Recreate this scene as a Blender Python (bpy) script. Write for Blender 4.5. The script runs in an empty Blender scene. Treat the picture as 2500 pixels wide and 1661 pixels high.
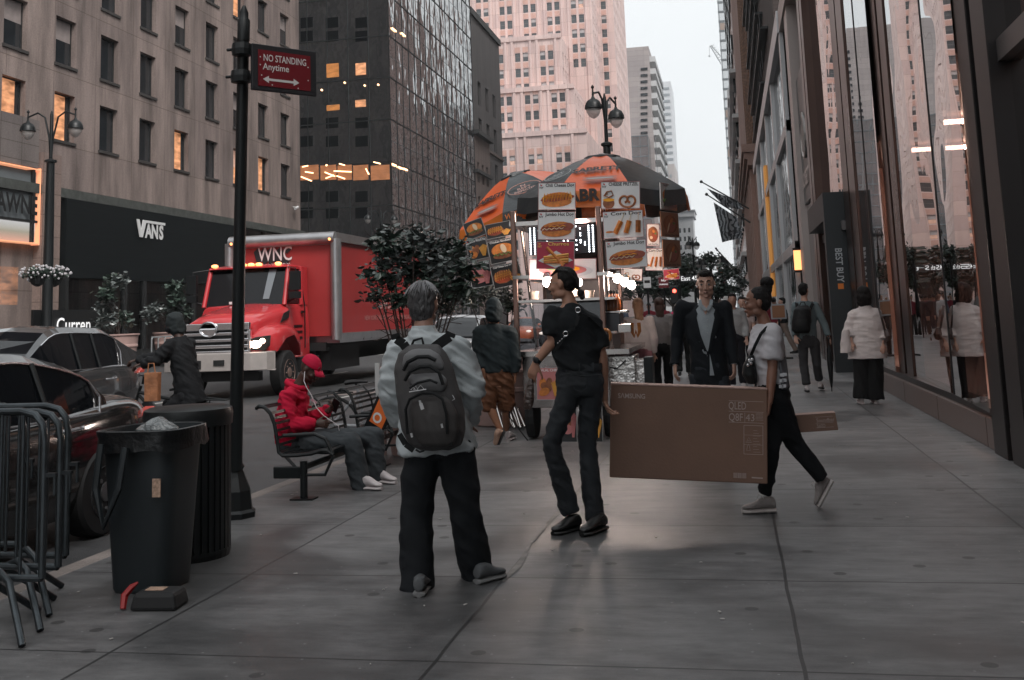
import bpy, math, random
from math import sin, cos, pi, radians
from mathutils import Vector as V, Matrix, noise
random.seed(7)
scene = bpy.context.scene
COL = scene.collection
# ------------------------------------------------------------------ camera
CAMH, YAW, PITCH, ROLL, FPX, PY0 = 1.47, .196377, .138076, -.0362102, 2600., 408.85
CF = V((-sin(YAW)*cos(PITCH), cos(YAW)*cos(PITCH), sin(PITCH)))
_r = V((cos(YAW), sin(YAW), 0)); _u = _r.cross(CF)
CR = _r*cos(ROLL)+_u*sin(ROLL); CU = -_r*sin(ROLL)+_u*cos(ROLL)
CAM = V((0, 0, CAMH))
cd = bpy.data.cameras.new('camera'); cam = bpy.data.objects.new('camera', cd); COL.objects.link(cam)
cam.matrix_world = Matrix((( CR.x, CU.x, -CF.x, 0), (CR.y, CU.y, -CF.y, 0), (CR.z, CU.z, -CF.z, CAMH), (0, 0, 0, 1)))
cd.sensor_fit = 'HORIZONTAL'; cd.sensor_width = 36; cd.lens = FPX/2500*36; cd.shift_y = -(830.5-PY0)/2500
cd.clip_start = .1; cd.clip_end = 6000; scene.camera = cam
# ------------------------------------------------------------------ world, sun, exposure
SUN_EL, SUN_AZ = radians(50), radians(138)
world = bpy.data.worlds.new('World'); scene.world = world; world.use_nodes = True
nt = world.node_tree; nt.nodes.clear()
sky = nt.nodes.new('ShaderNodeTexSky'); sky.sky_type = 'NISHITA'; sky.sun_disc = False
sky.sun_elevation = SUN_EL; sky.sun_rotation = SUN_AZ; sky.dust_density = 6; sky.air_density = 1.2; sky.ozone_density = 2
hs = nt.nodes.new('ShaderNodeHueSaturation'); hs.inputs['Saturation'].default_value = .22; hs.inputs['Value'].default_value = 1
tc = nt.nodes.new('ShaderNodeTexCoord'); nz = nt.nodes.new('ShaderNodeTexNoise'); nz.inputs['Scale'].default_value = 1.6; nz.inputs['Detail'].default_value = 4
cr = nt.nodes.new('ShaderNodeValToRGB'); cr.color_ramp.elements[0].color = (5.0, 5.25, 5.4, 1); cr.color_ramp.elements[1].color = (6.1, 6.25, 6.35, 1)
cr.color_ramp.elements[0].position = .3; cr.color_ramp.elements[1].position = .7
mx = nt.nodes.new('ShaderNodeMixRGB'); mx.inputs[0].default_value = .85
bg = nt.nodes.new('ShaderNodeBackground'); bg.inputs['Strength'].default_value = .105
wo = nt.nodes.new('ShaderNodeOutputWorld')
L = nt.links.new
L(sky.outputs[0], hs.inputs['Color']); L(tc.outputs['Generated'], nz.inputs['Vector']); L(nz.outputs[0], cr.inputs[0])
L(hs.outputs[0], mx.inputs[1]); L(cr.outputs[0], mx.inputs[2]); L(mx.outputs[0], bg.inputs['Color']); L(bg.outputs[0], wo.inputs[0])
sl = bpy.data.lights.new('sun', 'SUN'); sl.energy = 1.5; sl.angle = radians(22); sl.color = (1, .96, .92)
so = bpy.data.objects.new('sun', sl); COL.objects.link(so)
so.rotation_euler = (radians(40), 0, radians(42))
scene.view_settings.view_transform = 'Standard'; scene.view_settings.look = 'None'
scene.view_settings.exposure = 0.88; scene.view_settings.gamma = 1
cy = scene.cycles; cy.use_denoising = True; cy.max_bounces = 7; cy.diffuse_bounces = 3; cy.glossy_bounces = 4
cy.transparent_max_bounces = 12; cy.transmission_bounces = 4; cy.volume_bounces = 0; cy.caustics_reflective = False; cy.caustics_refractive = False
cy.sample_clamp_indirect = 4
# ------------------------------------------------------------------ pixel -> world
def ray(px, py): return CF + CR*((px-1250)/FPX) - CU*((py-PY0)/FPX)
def HY(px, py, Y): d = ray(px, py); return CAM + d*(Y/d.y)
def HX(px, py, X): d = ray(px, py); return CAM + d*(X/d.x)
def G(px, py, z=0.): d = ray(px, py); return CAM + d*((z-CAMH)/d.z)
# ------------------------------------------------------------------ materials
MATS = {}
def M(name, rgb=(.5, .5, .5), rough=.6, metal=0., spec=.5, noise_=None, bump=None, emit=None, stain=None, coat=0, sheen=0, alpha=1, aniso=None):
    if name in MATS: return MATS[name]
    m = bpy.data.materials.new(name); m.use_nodes = True; n = m.node_tree; b = n.nodes['Principled BSDF']
    b.inputs['Base Color'].default_value = (*rgb, 1); b.inputs['Roughness'].default_value = rough
    b.inputs['Metallic'].default_value = metal; b.inputs['Specular IOR Level'].default_value = spec
    if coat: b.inputs['Coat Weight'].default_value = coat; b.inputs['Coat Roughness'].default_value = .05
    if sheen: b.inputs['Sheen Weight'].default_value = sheen
    if alpha < 1: b.inputs['Alpha'].default_value = alpha
    t = n.nodes.new('ShaderNodeTexCoord'); src = t.outputs['Object']
    if noise_:
        sc, amt = noise_[0], noise_[1]
        if len(noise_) > 2:
            mp = n.nodes.new('ShaderNodeMapping'); mp.inputs['Scale'].default_value = noise_[2]; n.links.new(src, mp.inputs[0]); vec = mp.outputs[0]
        else: vec = src
        z = n.nodes.new('ShaderNodeTexNoise'); z.inputs['Scale'].default_value = sc; z.inputs['Detail'].default_value = 6; z.inputs['Roughness'].default_value = .65
        n.links.new(vec, z.inputs['Vector'])
        r = n.nodes.new('ShaderNodeValToRGB'); r.color_ramp.elements[0].position = .3; r.color_ramp.elements[1].position = .7
        r.color_ramp.elements[0].color = (*[c*(1-amt) for c in rgb], 1); r.color_ramp.elements[1].color = (*[min(1, c*(1+amt)) for c in rgb], 1)
        n.links.new(z.outputs[0], r.inputs[0]); n.links.new(r.outputs[0], b.inputs['Base Color'])
        rr = n.nodes.new('ShaderNodeMapRange'); rr.inputs[3].default_value = max(.02, rough-.12); rr.inputs[4].default_value = min(1, rough+.12)
        n.links.new(z.outputs[0], rr.inputs[0]); n.links.new(rr.outputs[0], b.inputs['Roughness'])
    if bump:
        z = n.nodes.new('ShaderNodeTexNoise'); z.inputs['Scale'].default_value = bump[0]; z.inputs['Detail'].default_value = 4
        if len(bump) > 2:
            mp = n.nodes.new('ShaderNodeMapping'); mp.inputs['Scale'].default_value = bump[2]; n.links.new(src, mp.inputs[0]); n.links.new(mp.outputs[0], z.inputs['Vector'])
        else: n.links.new(src, z.inputs['Vector'])
        bp = n.nodes.new('ShaderNodeBump'); bp.inputs['Strength'].default_value = bump[1]; bp.inputs['Distance'].default_value = .02
        n.links.new(z.outputs[0], bp.inputs['Height']); n.links.new(bp.outputs[0], b.inputs['Normal'])
    if emit:
        b.inputs['Emission Color'].default_value = (*emit[0], 1); b.inputs['Emission Strength'].default_value = emit[1]
    MATS[name] = m; return m
def nodes_of(m): return m.node_tree, m.node_tree.nodes['Principled BSDF']
# ------------------------------------------------------------------ mesh builder
def basis(d):
    d = d.normalized(); a = V((0, 0, 1)) if abs(d.z) < .9 else V((1, 0, 0))
    x = a.cross(d).normalized(); return x, d.cross(x)
TXT = {}
def text_mesh(s, bold=0., font=None):
    k = (s, bold)
    if k not in TXT:
        c = bpy.data.curves.new('lettering', 'FONT'); c.body = s; c.size = 1; c.resolution_u = 3; c.offset = bold; c.align_x = 'CENTER'; c.align_y = 'CENTER'
        o = bpy.data.objects.new('lettering', c); COL.objects.link(o)
        me = bpy.data.meshes.new_from_object(o.evaluated_get(bpy.context.evaluated_depsgraph_get()))
        TXT[k] = ([v.co.copy() for v in me.vertices], [tuple(p.vertices) for p in me.polygons])
        bpy.data.objects.remove(o); bpy.data.curves.remove(c); bpy.data.meshes.remove(me)
    return TXT[k]
class MB:
    def __init__(s): s.v = []; s.f = []; s.m = []; s.k = 0; s.T = None
    def mat(s, k): s.k = k; return s
    def add(s, vs, fs):
        b = len(s.v)
        if s.T is not None: vs = [s.T @ V(p) for p in vs]
        s.v += [tuple(p) for p in vs]; s.f += [tuple(i+b for i in f) for f in fs]; s.m += [s.k]*len(fs); return s
    def box(s, c, d, rot=None, taper=1.):
        c = V(c); x, y, z = d[0]/2, d[1]/2, d[2]/2
        vs = [V((i*x*(taper if k > 0 else 1), j*y*(taper if k > 0 else 1), k*z)) for k in (-1, 1) for j in (-1, 1) for i in (-1, 1)]
        if rot is not None: vs = [rot @ p for p in vs]
        return s.add([p+c for p in vs], [(0, 2, 3, 1), (4, 5, 7, 6), (0, 1, 5, 4), (2, 6, 7, 3), (0, 4, 6, 2), (1, 3, 7, 5)])
    def bb(s, x0, x1, y0, y1, z0, z1): return s.box(((x0+x1)/2, (y0+y1)/2, (z0+z1)/2), (x1-x0, y1-y0, z1-z0))
    def quad(s, a, b, c, d): return s.add([a, b, c, d], [(0, 1, 2, 3)])
    def tube(s, p, q, r, r2=None, n=10, cap=True):
        p, q = V(p), V(q); r2 = r if r2 is None else r2
        if (q-p).length < 1e-6: return s
        a, b = basis(q-p); vs = []
        for c, R in ((p, r), (q, r2)): vs += [c+(a*cos(2*pi*i/n)+b*sin(2*pi*i/n))*R for i in range(n)]
        fs = [(i, (i+1) % n, n+(i+1) % n, n+i) for i in range(n)]
        if cap: fs += [tuple(range(n))[::-1], tuple(range(n, 2*n))]
        return s.add(vs, fs)
    def path(s, pts, r, n=8, closed=False):
        pts = [V(p) for p in pts]; N = len(pts); rr = r if isinstance(r, (list, tuple)) else [r]*N
        vs = []; a = None
        for i in range(N):
            t = (pts[(i+1) % N]-pts[i-1]) if (closed or 0 < i < N-1) else (pts[1]-pts[0] if i == 0 else pts[-1]-pts[-2])
            t.normalize()
            if a is None: a, _ = basis(t)
            a = (a-t*a.dot(t)).normalized(); b = t.cross(a)
            vs += [pts[i]+(a*cos(2*pi*k/n)+b*sin(2*pi*k/n))*rr[i] for k in range(n)]
        fs = []
        for i in range(N if closed else N-1):
            j = (i+1) % N
            fs += [(i*n+k, i*n+(k+1) % n, j*n+(k+1) % n, j*n+k) for k in range(n)]
        if not closed: fs += [tuple(range(n))[::-1], tuple(range((N-1)*n, N*n))]
        return s.add(vs, fs)
    def lathe(s, prof, c=(0, 0, 0), n=20, sx=1, sy=1, ax=None):
        c = V(c); vs = []; fs = []
        if ax is not None: A, B = basis(V(ax)); Z = V(ax).normalized()
        else: A, B, Z = V((1, 0, 0)), V((0, 1, 0)), V((0, 0, 1))
        for r, z in prof: vs += [c+A*(r*cos(2*pi*i/n)*sx)+B*(r*sin(2*pi*i/n)*sy)+Z*z for i in range(n)]
        for j in range(len(prof)-1): fs += [(j*n+i, j*n+(i+1) % n, (j+1)*n+(i+1) % n, (j+1)*n+i) for i in range(n)]
        fs += [tuple(range(n))[::-1], tuple(range((len(prof)-1)*n, len(prof)*n))]
        return s.add(vs, fs)
    def ball(s, c, r, n=12, m=8, axes=None):
        rx, ry, rz = (r, r, r) if not isinstance(r, (tuple, list)) else r
        X, Y, Z = axes or (V((1, 0, 0)), V((0, 1, 0)), V((0, 0, 1))); c = V(c)
        vs = [c+Z*rz]; fs = []
        for j in range(1, m):
            t = pi*j/m; vs += [c+X*(rx*sin(t)*cos(2*pi*i/n))+Y*(ry*sin(t)*sin(2*pi*i/n))+Z*(rz*cos(t)) for i in range(n)]
        vs.append(c-Z*rz)
        for i in range(n):
            k = (i+1) % n; fs.append((0, 1+i, 1+k))
            for j in range(m-2): a = 1+j*n; fs.append((a+i, a+n+i, a+n+k, a+k))
            a = 1+(m-2)*n; fs.append((a+i, len(vs)-1, a+k))
        return s.add(vs, fs)
    def loft(s, rings, n=16, cap=True):
        vs = []; fs = []
        for c, a, b in rings:
            c, a, b = V(c), V(a), V(b); vs += [c+a*cos(2*pi*i/n)+b*sin(2*pi*i/n) for i in range(n)]
        for j in range(len(rings)-1): fs += [(j*n+i, j*n+(i+1) % n, (j+1)*n+(i+1) % n, (j+1)*n+i) for i in range(n)]
        if cap: fs += [tuple(range(n))[::-1], tuple(range((len(rings)-1)*n, len(rings)*n))]
        return s.add(vs, fs)
    def prism(s, poly, O, U, W, D):
        """polygon (u,w) in plane O,U,W extruded along vector D"""
        O, U, W, D = V(O), V(U), V(W), V(D); n = len(poly)
        p = [O+U*a+W*b for a, b in poly]; vs = p+[q+D for q in p]
        return s.add(vs, [tuple(range(n))[::-1], tuple(range(n, 2*n))]+[(i, (i+1) % n, n+(i+1) % n, n+i) for i in range(n)])
    def poly(s, poly, O, U, W):
        O, U, W = V(O), V(U), V(W); return s.add([O+U*a+W*b for a, b in poly], [tuple(range(len(poly)))])
    def text(s, t, O, U, W, size, sx=1., bold=0., maxw=None):
        vs, fs = text_mesh(t, bold); O, U, W = V(O), V(U).normalized(), V(W).normalized()
        k = size*sx
        if maxw:
            w = max(p.x for p in vs)-min(p.x for p in vs); k = maxw/w
        return s.add([O+U*(p.x*k)+W*(p.y*size) for p in vs], fs)
    def split(s, name, mats, parent, **k):
        """every connected piece becomes a part of its own"""
        p = list(range(len(s.v)))
        def f(a):
            while p[a] != a: p[a] = p[p[a]]; a = p[a]
            return a
        for q in s.f:
            for i in q[1:]: p[f(i)] = f(q[0])
        G_ = {}
        for q, m in zip(s.f, s.m): G_.setdefault(f(q[0]), []).append((q, m))
        for r, L_ in G_.items():
            ids = sorted({i for q, _ in L_ for i in q}); mp = {i: j for j, i in enumerate(ids)}; c = MB(); c.v = [s.v[i] for i in ids]; c.f = [tuple(mp[i] for i in q) for q, _ in L_]; c.m = [m for _, m in L_]; o = c.build(name, mats, parent, **k)
        return o
    def build(s, name, mats, parent=None, smooth=False, bevel=0, world=False, loc=None, edge=35):
        me = bpy.data.meshes.new(name)
        vs = s.v
        if world and parent is not None:
            q = parent.location; vs = [(p[0]-q.x, p[1]-q.y, p[2]-q.z) for p in vs]
        me.from_pydata(vs, [], s.f)
        if not isinstance(mats, (list, tuple)): mats = [mats]
        for m in mats: me.materials.append(m)
        me.polygons.foreach_set('material_index', [min(k, len(mats)-1) for k in s.m])
        me.validate()
        o = bpy.data.objects.new(name, me); COL.objects.link(o)
        if smooth:
            me.shade_smooth()
            try: me.set_sharp_from_angle(angle=radians(edge))
            except Exception: pass
        if parent is not None: o.parent = parent
        if loc is not None: o.location = loc
        if bevel:
            b = o.modifiers.new('b', 'BEVEL'); b.width = bevel; b.segments = 2; b.limit_method = 'ANGLE'; b.angle_limit = radians(40)
        return o
def ell(cx, cy_, rx, ry, n=14, a=0): return [(cx+rx*cos(2*pi*i/n)*cos(a)-ry*sin(2*pi*i/n)*sin(a), cy_+rx*cos(2*pi*i/n)*sin(a)+ry*sin(2*pi*i/n)*cos(a)) for i in range(n)]
def thing(name, label, cat, loc=(0, 0, 0), rz=0, group=None):
    o = bpy.data.objects.new(name, None); COL.objects.link(o); o.location = loc; o.rotation_euler = (0, 0, rz); o.empty_display_size = .2
    o['label'] = label; o['category'] = cat
    if group: o['group'] = group
    return o
def tag(o, label, cat, group=None):
    o['label'] = label; o['category'] = cat
    if group: o['group'] = group
    return o
def struct(o): o['kind'] = 'structure'; return o
def copy_tree(o, parent=None):
    c = o.copy(); COL.objects.link(c); c.parent = parent
    for ch in [q for q in KIDS(o)]: copy_tree(ch, c)
    return c
def KIDS(o): return [q for q in bpy.data.objects if q.parent == o]
def dup(o, loc, rz, label=None):
    c = copy_tree(o); c.location = loc; c.rotation_euler = (0, 0, rz)
    if label: c['label'] = label
    return c
# ------------------------------------------------------------------ setting materials
def mk_sidewalk():
    m = M('sidewalk_concrete', (.12, .118, .116), .55); n, b = nodes_of(m); N = n.nodes.new; l = n.links.new
    tc = N('ShaderNodeTexCoord'); sep = N('ShaderNodeSeparateXYZ'); l(tc.outputs['Object'], sep.inputs[0])
    wob = N('ShaderNodeTexNoise'); wob.inputs['Scale'].default_value = 1.3; l(tc.outputs['Object'], wob.inputs['Vector'])
    def math(op, a, b_=None):
        q = N('ShaderNodeMath'); q.operation = op
        for i, x in enumerate((a, b_)):
            if x is None: continue
            if isinstance(x, (int, float)): q.inputs[i].default_value = x
            else: l(x, q.inputs[i])
        return q.outputs[0]
    def line(co, off, per, w):
        a = math('ADD', co, math('MULTIPLY', math('SUBTRACT', wob.outputs[0], .5), .03))
        a = math('DIVIDE', math('SUBTRACT', a, off), per)
        a = math('ABSOLUTE', math('SUBTRACT', math('FRACT', math('ADD', a, .5)), .5))
        return math('LESS_THAN', math('MULTIPLY', a, per), w)
    lx = line(sep.outputs[0], -1.35, 1.55, .009); ly = line(sep.outputs[1], 4.68, 1.48, .008)
    ln = math('MAXIMUM', lx, ly)
    # slab tint
    fl = N('ShaderNodeCombineXYZ')
    l(math('FLOOR', math('DIVIDE', math('SUBTRACT', sep.outputs[0], -1.35), 1.55)), fl.inputs[0]); l(math('FLOOR', math('DIVIDE', math('SUBTRACT', sep.outputs[1], 4.68), 1.48)), fl.inputs[1])
    wn = N('ShaderNodeTexWhiteNoise'); l(fl.outputs[0], wn.inputs['Vector'])
    n1 = N('ShaderNodeTexNoise'); n1.inputs['Scale'].default_value = .9; n1.inputs['Detail'].default_value = 9; n1.inputs['Roughness'].default_value = .7; l(tc.outputs['Object'], n1.inputs['Vector'])
    mp = N('ShaderNodeMapping'); mp.inputs['Scale'].default_value = (1.1, 3.4, 1); l(tc.outputs['Object'], mp.inputs[0])
    n2 = N('ShaderNodeTexNoise'); n2.inputs['Scale'].default_value = 2.2; n2.inputs['Detail'].default_value = 8; n2.inputs['Roughness'].default_value = .72; l(mp.outputs[0], n2.inputs['Vector'])
    n3 = N('ShaderNodeTexNoise'); n3.inputs['Scale'].default_value = 160; n3.inputs['Detail'].default_value = 3; l(tc.outputs['Object'], n3.inputs['Vector'])
    tot = math('ADD', math('MULTIPLY', n1.outputs[0], .8), math('ADD', math('MULTIPLY', n2.outputs[0], .8), math('ADD', math('MULTIPLY', n3.outputs[0], .25), math('MULTIPLY', wn.outputs[0], .10))))
    r = N('ShaderNodeValToRGB'); e = r.color_ramp.elements; e[0].position = .62; e[0].color = (.03, .031, .033, 1); e[1].position = 1.22/1.0 if False else 1.0; e[1].color = (.275, .27, .27, 1)
    mr = N('ShaderNodeMapRange'); mr.inputs[1].default_value = .55; mr.inputs[2].default_value = 1.5; l(tot, mr.inputs[0])
    e[0].position = .12; e[1].position = .85; l(mr.outputs[0], r.inputs[0])
    # gum spots
    vo = N('ShaderNodeTexVoronoi'); vo.voronoi_dimensions = '2D'; vo.inputs['Scale'].default_value = 1.2; vo.inputs['Randomness'].default_value = 1; l(tc.outputs['Object'], vo.inputs['Vector'])
    gum = math('LESS_THAN', vo.outputs['Distance'], .042)
    vo2 = N('ShaderNodeTexVoronoi'); vo2.voronoi_dimensions = '2D'; vo2.inputs['Scale'].default_value = 3.3; l(tc.outputs['Object'], vo2.inputs['Vector'])
    fleck = math('LESS_THAN', vo2.outputs['Distance'], .02)
    wet = N('ShaderNodeTexNoise'); wet.inputs['Scale'].default_value = .55; wet.inputs['Detail'].default_value = 7; wet.inputs['Distortion'].default_value = .5; l(tc.outputs['Object'], wet.inputs['Vector'])
    wr = N('ShaderNodeMapRange'); wr.inputs[1].default_value = .51; wr.inputs[2].default_value = .60; l(wet.outputs[0], wr.inputs[0])
    def mix(fac, c1, c2, typ='MIX'):
        q = N('ShaderNodeMixRGB'); q.blend_type = typ
        for i, x in enumerate((fac, c1, c2)):
            if isinstance(x, (int, float)): q.inputs[i].default_value = x
            elif isinstance(x, tuple): q.inputs[i].default_value = x
            else: l(x, q.inputs[i])
        return q.outputs[0]
    c = mix(math('MULTIPLY', wr.outputs[0], .62), r.outputs[0], (.03, .031, .032, 1))
    c = mix(math('MULTIPLY', gum, .7), c, (.02, .02, .021, 1)); c = mix(math('MULTIPLY', fleck, .6), c, (.3, .3, .31, 1)); c = mix(math('MULTIPLY', ln, .85), c, (.012, .012, .013, 1))
    l(c, b.inputs['Base Color'])
    rg = N('ShaderNodeMapRange'); rg.inputs[3].default_value = .38; rg.inputs[4].default_value = .62; l(n1.outputs[0], rg.inputs[0])
    l(math('SUBTRACT', rg.outputs[0], math('MULTIPLY', wr.outputs[0], .12)), b.inputs['Roughness'])
    bp = N('ShaderNodeBump'); bp.inputs['Strength'].default_value = .35; bp.inputs['Distance'].default_value = .01
    l(math('SUBTRACT', math('MULTIPLY', math('ADD', n3.outputs[0], n2.outputs[0]), .25), ln), bp.inputs['Height']); l(bp.outputs[0], b.inputs['Normal'])
    return m
SW = mk_sidewalk()
ASPH = M('asphalt', (.05, .05, .052), .6, noise_=(2.5, .45), bump=(120, .5))
KERB = M('kerb_stone', (.2, .17, .155), .6, noise_=(3, .35), bump=(40, .3))
CURBX = -4.25
g = MB(); g.bb(CURBX+.16, 4.2, -12, 66, -.3, 0); struct(g.build('sidewalk', SW))
g = MB(); g.bb(CURBX+.16, 4.2, 80.5, 600, -.3, 0); struct(g.build('far_sidewalk', SW))
g = MB(); g.bb(-29.5, -24.2, -12, 70, -.3, 0); struct(g.build('opposite_sidewalk', SW))
g = MB(); g.bb(-29.5, -24.2, 84, 900, -.3, 0); struct(g.build('opposite_far_sidewalk', SW))
g = MB(); g.bb(CURBX, CURBX+.157, -12, 66, -.3, .0); struct(g.build('kerb', KERB, bevel=.02))
g = MB(); g.add([(-290, -100, -.16), (290, -100, -.16), (290, 900, -.16), (-290, 900, -.16)], [(0, 1, 2, 3)]); struct(g.build('ground', ASPH))
g = MB(); g.add([(-24.2, -60, -.13), (CURBX, -60, -.13), (CURBX, 890, -.13), (-24.2, 890, -.13)], [(0, 1, 2, 3)]); struct(g.build('road', ASPH))
LINE = M('road_paint', (.45, .44, .42), .6, noise_=(9, .4))
for i, x in enumerate((-8.2, -12.2, -16.2, -20.2)):
    g = MB()
    for k in range(30):
        y = 12+k*9; g.add([(x-.06, y, -.126), (x+.06, y, -.126), (x+.06, y+3, -.126), (x-.06, y+3, -.126)], [(0, 1, 2, 3)])
    struct(g.build('lane_marking', LINE))
# filler strip in the near joint
g = MB(); STR = M('joint_filler', (.2, .19, .18), .7, noise_=(6, .5))
pts = [(-1.35+.018*sin(y*2.3)+.008*sin(y*7), y) for y in [6.05+.12*i for i in range(48)]]
w_ = [max(.006, .013+.010*sin(y*3.1+1)+.008*noise.noise(V((y*3, 0, 0)))) * min(1, .2+(y-6.0)*2.5) for _, y in pts]
vs = []
for (x, y), w in zip(pts, w_): vs += [(x-w, y, .004), (x+w, y, .004)]
g.add(vs, [(2*i, 2*i+1, 2*i+3, 2*i+2) for i in range(len(pts)-1)]); tag(g.build('joint_filler', STR), 'pale worn mortar strip in the sidewalk joint beside the slim jeans wearer', 'joint filler')
bpy.data.objects['joint_filler']['kind'] = 'structure'
# ------------------------------------------------------------------ facades
GLASS = M('window_glass', (.02, .024, .028), .06, spec=.9, noise_=(1.5, .3))
FRAME = M('window_frame', (.03, .028, .027), .5)
DARKIN = M('dark_interior', (.015, .014, .014), .8)
def lit(name, c, s):
    if name in MATS: return MATS[name]
    m = M(name, tuple(x*.5 for x in c), .5, emit=(c, s)); n, b = nodes_of(m)
    z = n.nodes.new('ShaderNodeTexNoise'); z.inputs['Scale'].default_value = 1.6; z.inputs['Detail'].default_value = 3; t = n.nodes.new('ShaderNodeTexCoord')
    mp = n.nodes.new('ShaderNodeMapping'); mp.inputs['Scale'].default_value = (1, 1, 3); n.links.new(t.outputs['Object'], mp.inputs[0]); n.links.new(mp.outputs[0], z.inputs['Vector'])
    r = n.nodes.new('ShaderNodeMapRange'); r.inputs[1].default_value = .35; r.inputs[2].default_value = .65; r.inputs[3].default_value = s*.25; r.inputs[4].default_value = s*1.4
    n.links.new(z.outputs[0], r.inputs[0]); n.links.new(r.outputs[0], b.inputs['Emission Strength'])
    return m
WARM = lit('warm_lit_interior', (1., .45, .22), .34); WARM2 = lit('soft_lit_interior', (1., .6, .45), .22)
BLIND = M('roller_blind', (.26, .22, .21), .8, noise_=(2, .2)); LAMPM = M('ceiling_light', (1, .9, .8), .5, emit=((1, .8, .6), 3))
def wall_mesh(mb, W, H, cols, rows, depth, skip=None):
    """wall in local x (along) z (up), facing -y, with openings"""
    us = sorted({0, W}.union(*[set(c) for c in cols])) if cols else [0, W]
    zs = sorted({0, H}.union(*[set(r) for r in rows])) if rows else [0, H]
    for i in range(len(us)-1):
        for j in range(len(zs)-1):
            u0, u1, z0, z1 = us[i], us[i+1], zs[j], zs[j+1]
            if any(abs(u0-c[0]) < 1e-6 and abs(u1-c[1]) < 1e-6 for c in cols) and any(abs(z0-r[0]) < 1e-6 and abs(z1-r[1]) < 1e-6 for r in rows):
                d = depth
                mb.quad((u0, 0, z0), (u0, d, z0), (u0, d, z1), (u0, 0, z1)); mb.quad((u1, 0, z0), (u1, 0, z1), (u1, d, z1), (u1, d, z0))
                mb.quad((u0, 0, z0), (u1, 0, z0), (u1, d, z0), (u0, d, z0)); mb.quad((u0, 0, z1), (u0, d, z1), (u1, d, z1), (u1, 0, z1))
            else: mb.quad((u0, 0, z0), (u1, 0, z0), (u1, 0, z1), (u0, 0, z1))
def win_mb(w, h, kind, detail=True):
    b = MB(); f = .05
    b.mat(0); b.bb(0, w, .02, .09, 0, f); b.bb(0, w, .02, .09, h-f, h); b.bb(0, f, .02, .09, f, h-f); b.bb(w-f, w, .02, .09, f, h-f)
    if detail: b.bb(f, w-f, .03, .08, h*.5-.025, h*.5+.025)
    if kind in ('sash',): pass
    b.mat(1)
    if kind == 'dark': b.quad((f, .06, f), (w-f, .06, f), (w-f, .06, h-f), (f, .06, h-f))
    elif kind == 'blind':
        k = h*.55; b.quad((f, .06, f), (w-f, .06, f), (w-f, .06, k), (f, .06, k)); b.mat(2); b.quad((f, .06, k), (w-f, .06, k), (w-f, .06, h-f), (f, .06, h-f))
    elif kind == 'lit':
        b.mat(3); b.quad((f, .06, f), (w*.78, .06, f), (w*.78, .06, h-f), (f, .06, h-f)); b.mat(1); b.quad((w*.78, .06, f), (w-f, .06, f), (w-f, .06, h-f), (w*.78, .06, h-f))
    elif kind == 'litblind':
        k = h*.5; b.mat(3); b.quad((f, .06, f), (w-f, .06, f), (w-f, .06, k), (f, .06, k)); b.mat(4); b.quad((f, .06, k), (w-f, .06, k), (w-f, .06, h-f), (f, .06, h-f))
    return b
WCACHE = {}
def win_mesh(w, h, kind, mats, detail=True):
    k = (round(w, 2), round(h, 2), kind, mats[0].name, detail)
    if k not in WCACHE:
        o = win_mb(w, h, kind, detail).build('window', mats); WCACHE[k] = o.data; bpy.data.objects.remove(o)
    return WCACHE[k]
def windows(root, O, ang, cols, rows, depth, kinds, mats, cap=100, seed=1, detail=True, name='window'):
    """cap = how many become parts, nearest to the start of the list first; the rest is one stuff part"""
    rnd = random.Random(seed); T = Matrix.Translation(V(O)) @ Matrix.Rotation(ang, 4, 'Z'); rest = MB(); n = 0
    for r in rows:
        for c in cols:
            kd = kinds(rnd, c, r) if callable(kinds) else rnd.choice(kinds)
            if n < cap:
                o = bpy.data.objects.new(name, win_mesh(c[1]-c[0], r[1]-r[0], kd, mats, detail)); COL.objects.link(o); o.parent = root
                o.matrix_local = T @ Matrix.Translation((c[0], depth-.1, r[0]))
            else:
                w = win_mb(c[1]-c[0], r[1]-r[0], kd, detail); X = T @ Matrix.Translation((c[0], depth-.1, r[0])); b = len(rest.v)
                rest.v += [tuple(X @ V(p)) for p in w.v]; rest.f += [tuple(i+b for i in f) for f in w.f]; rest.m += w.m
            n += 1
    if rest.v:
        o = rest.build(name, mats, root); o['kind'] = 'stuff'
    return min(n, cap)
WM = [FRAME, GLASS, BLIND, WARM, WARM2]
def TR(mb, O, ang): mb.T = Matrix.Translation(V(O)) @ Matrix.Rotation(ang, 4, 'Z'); return mb
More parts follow.
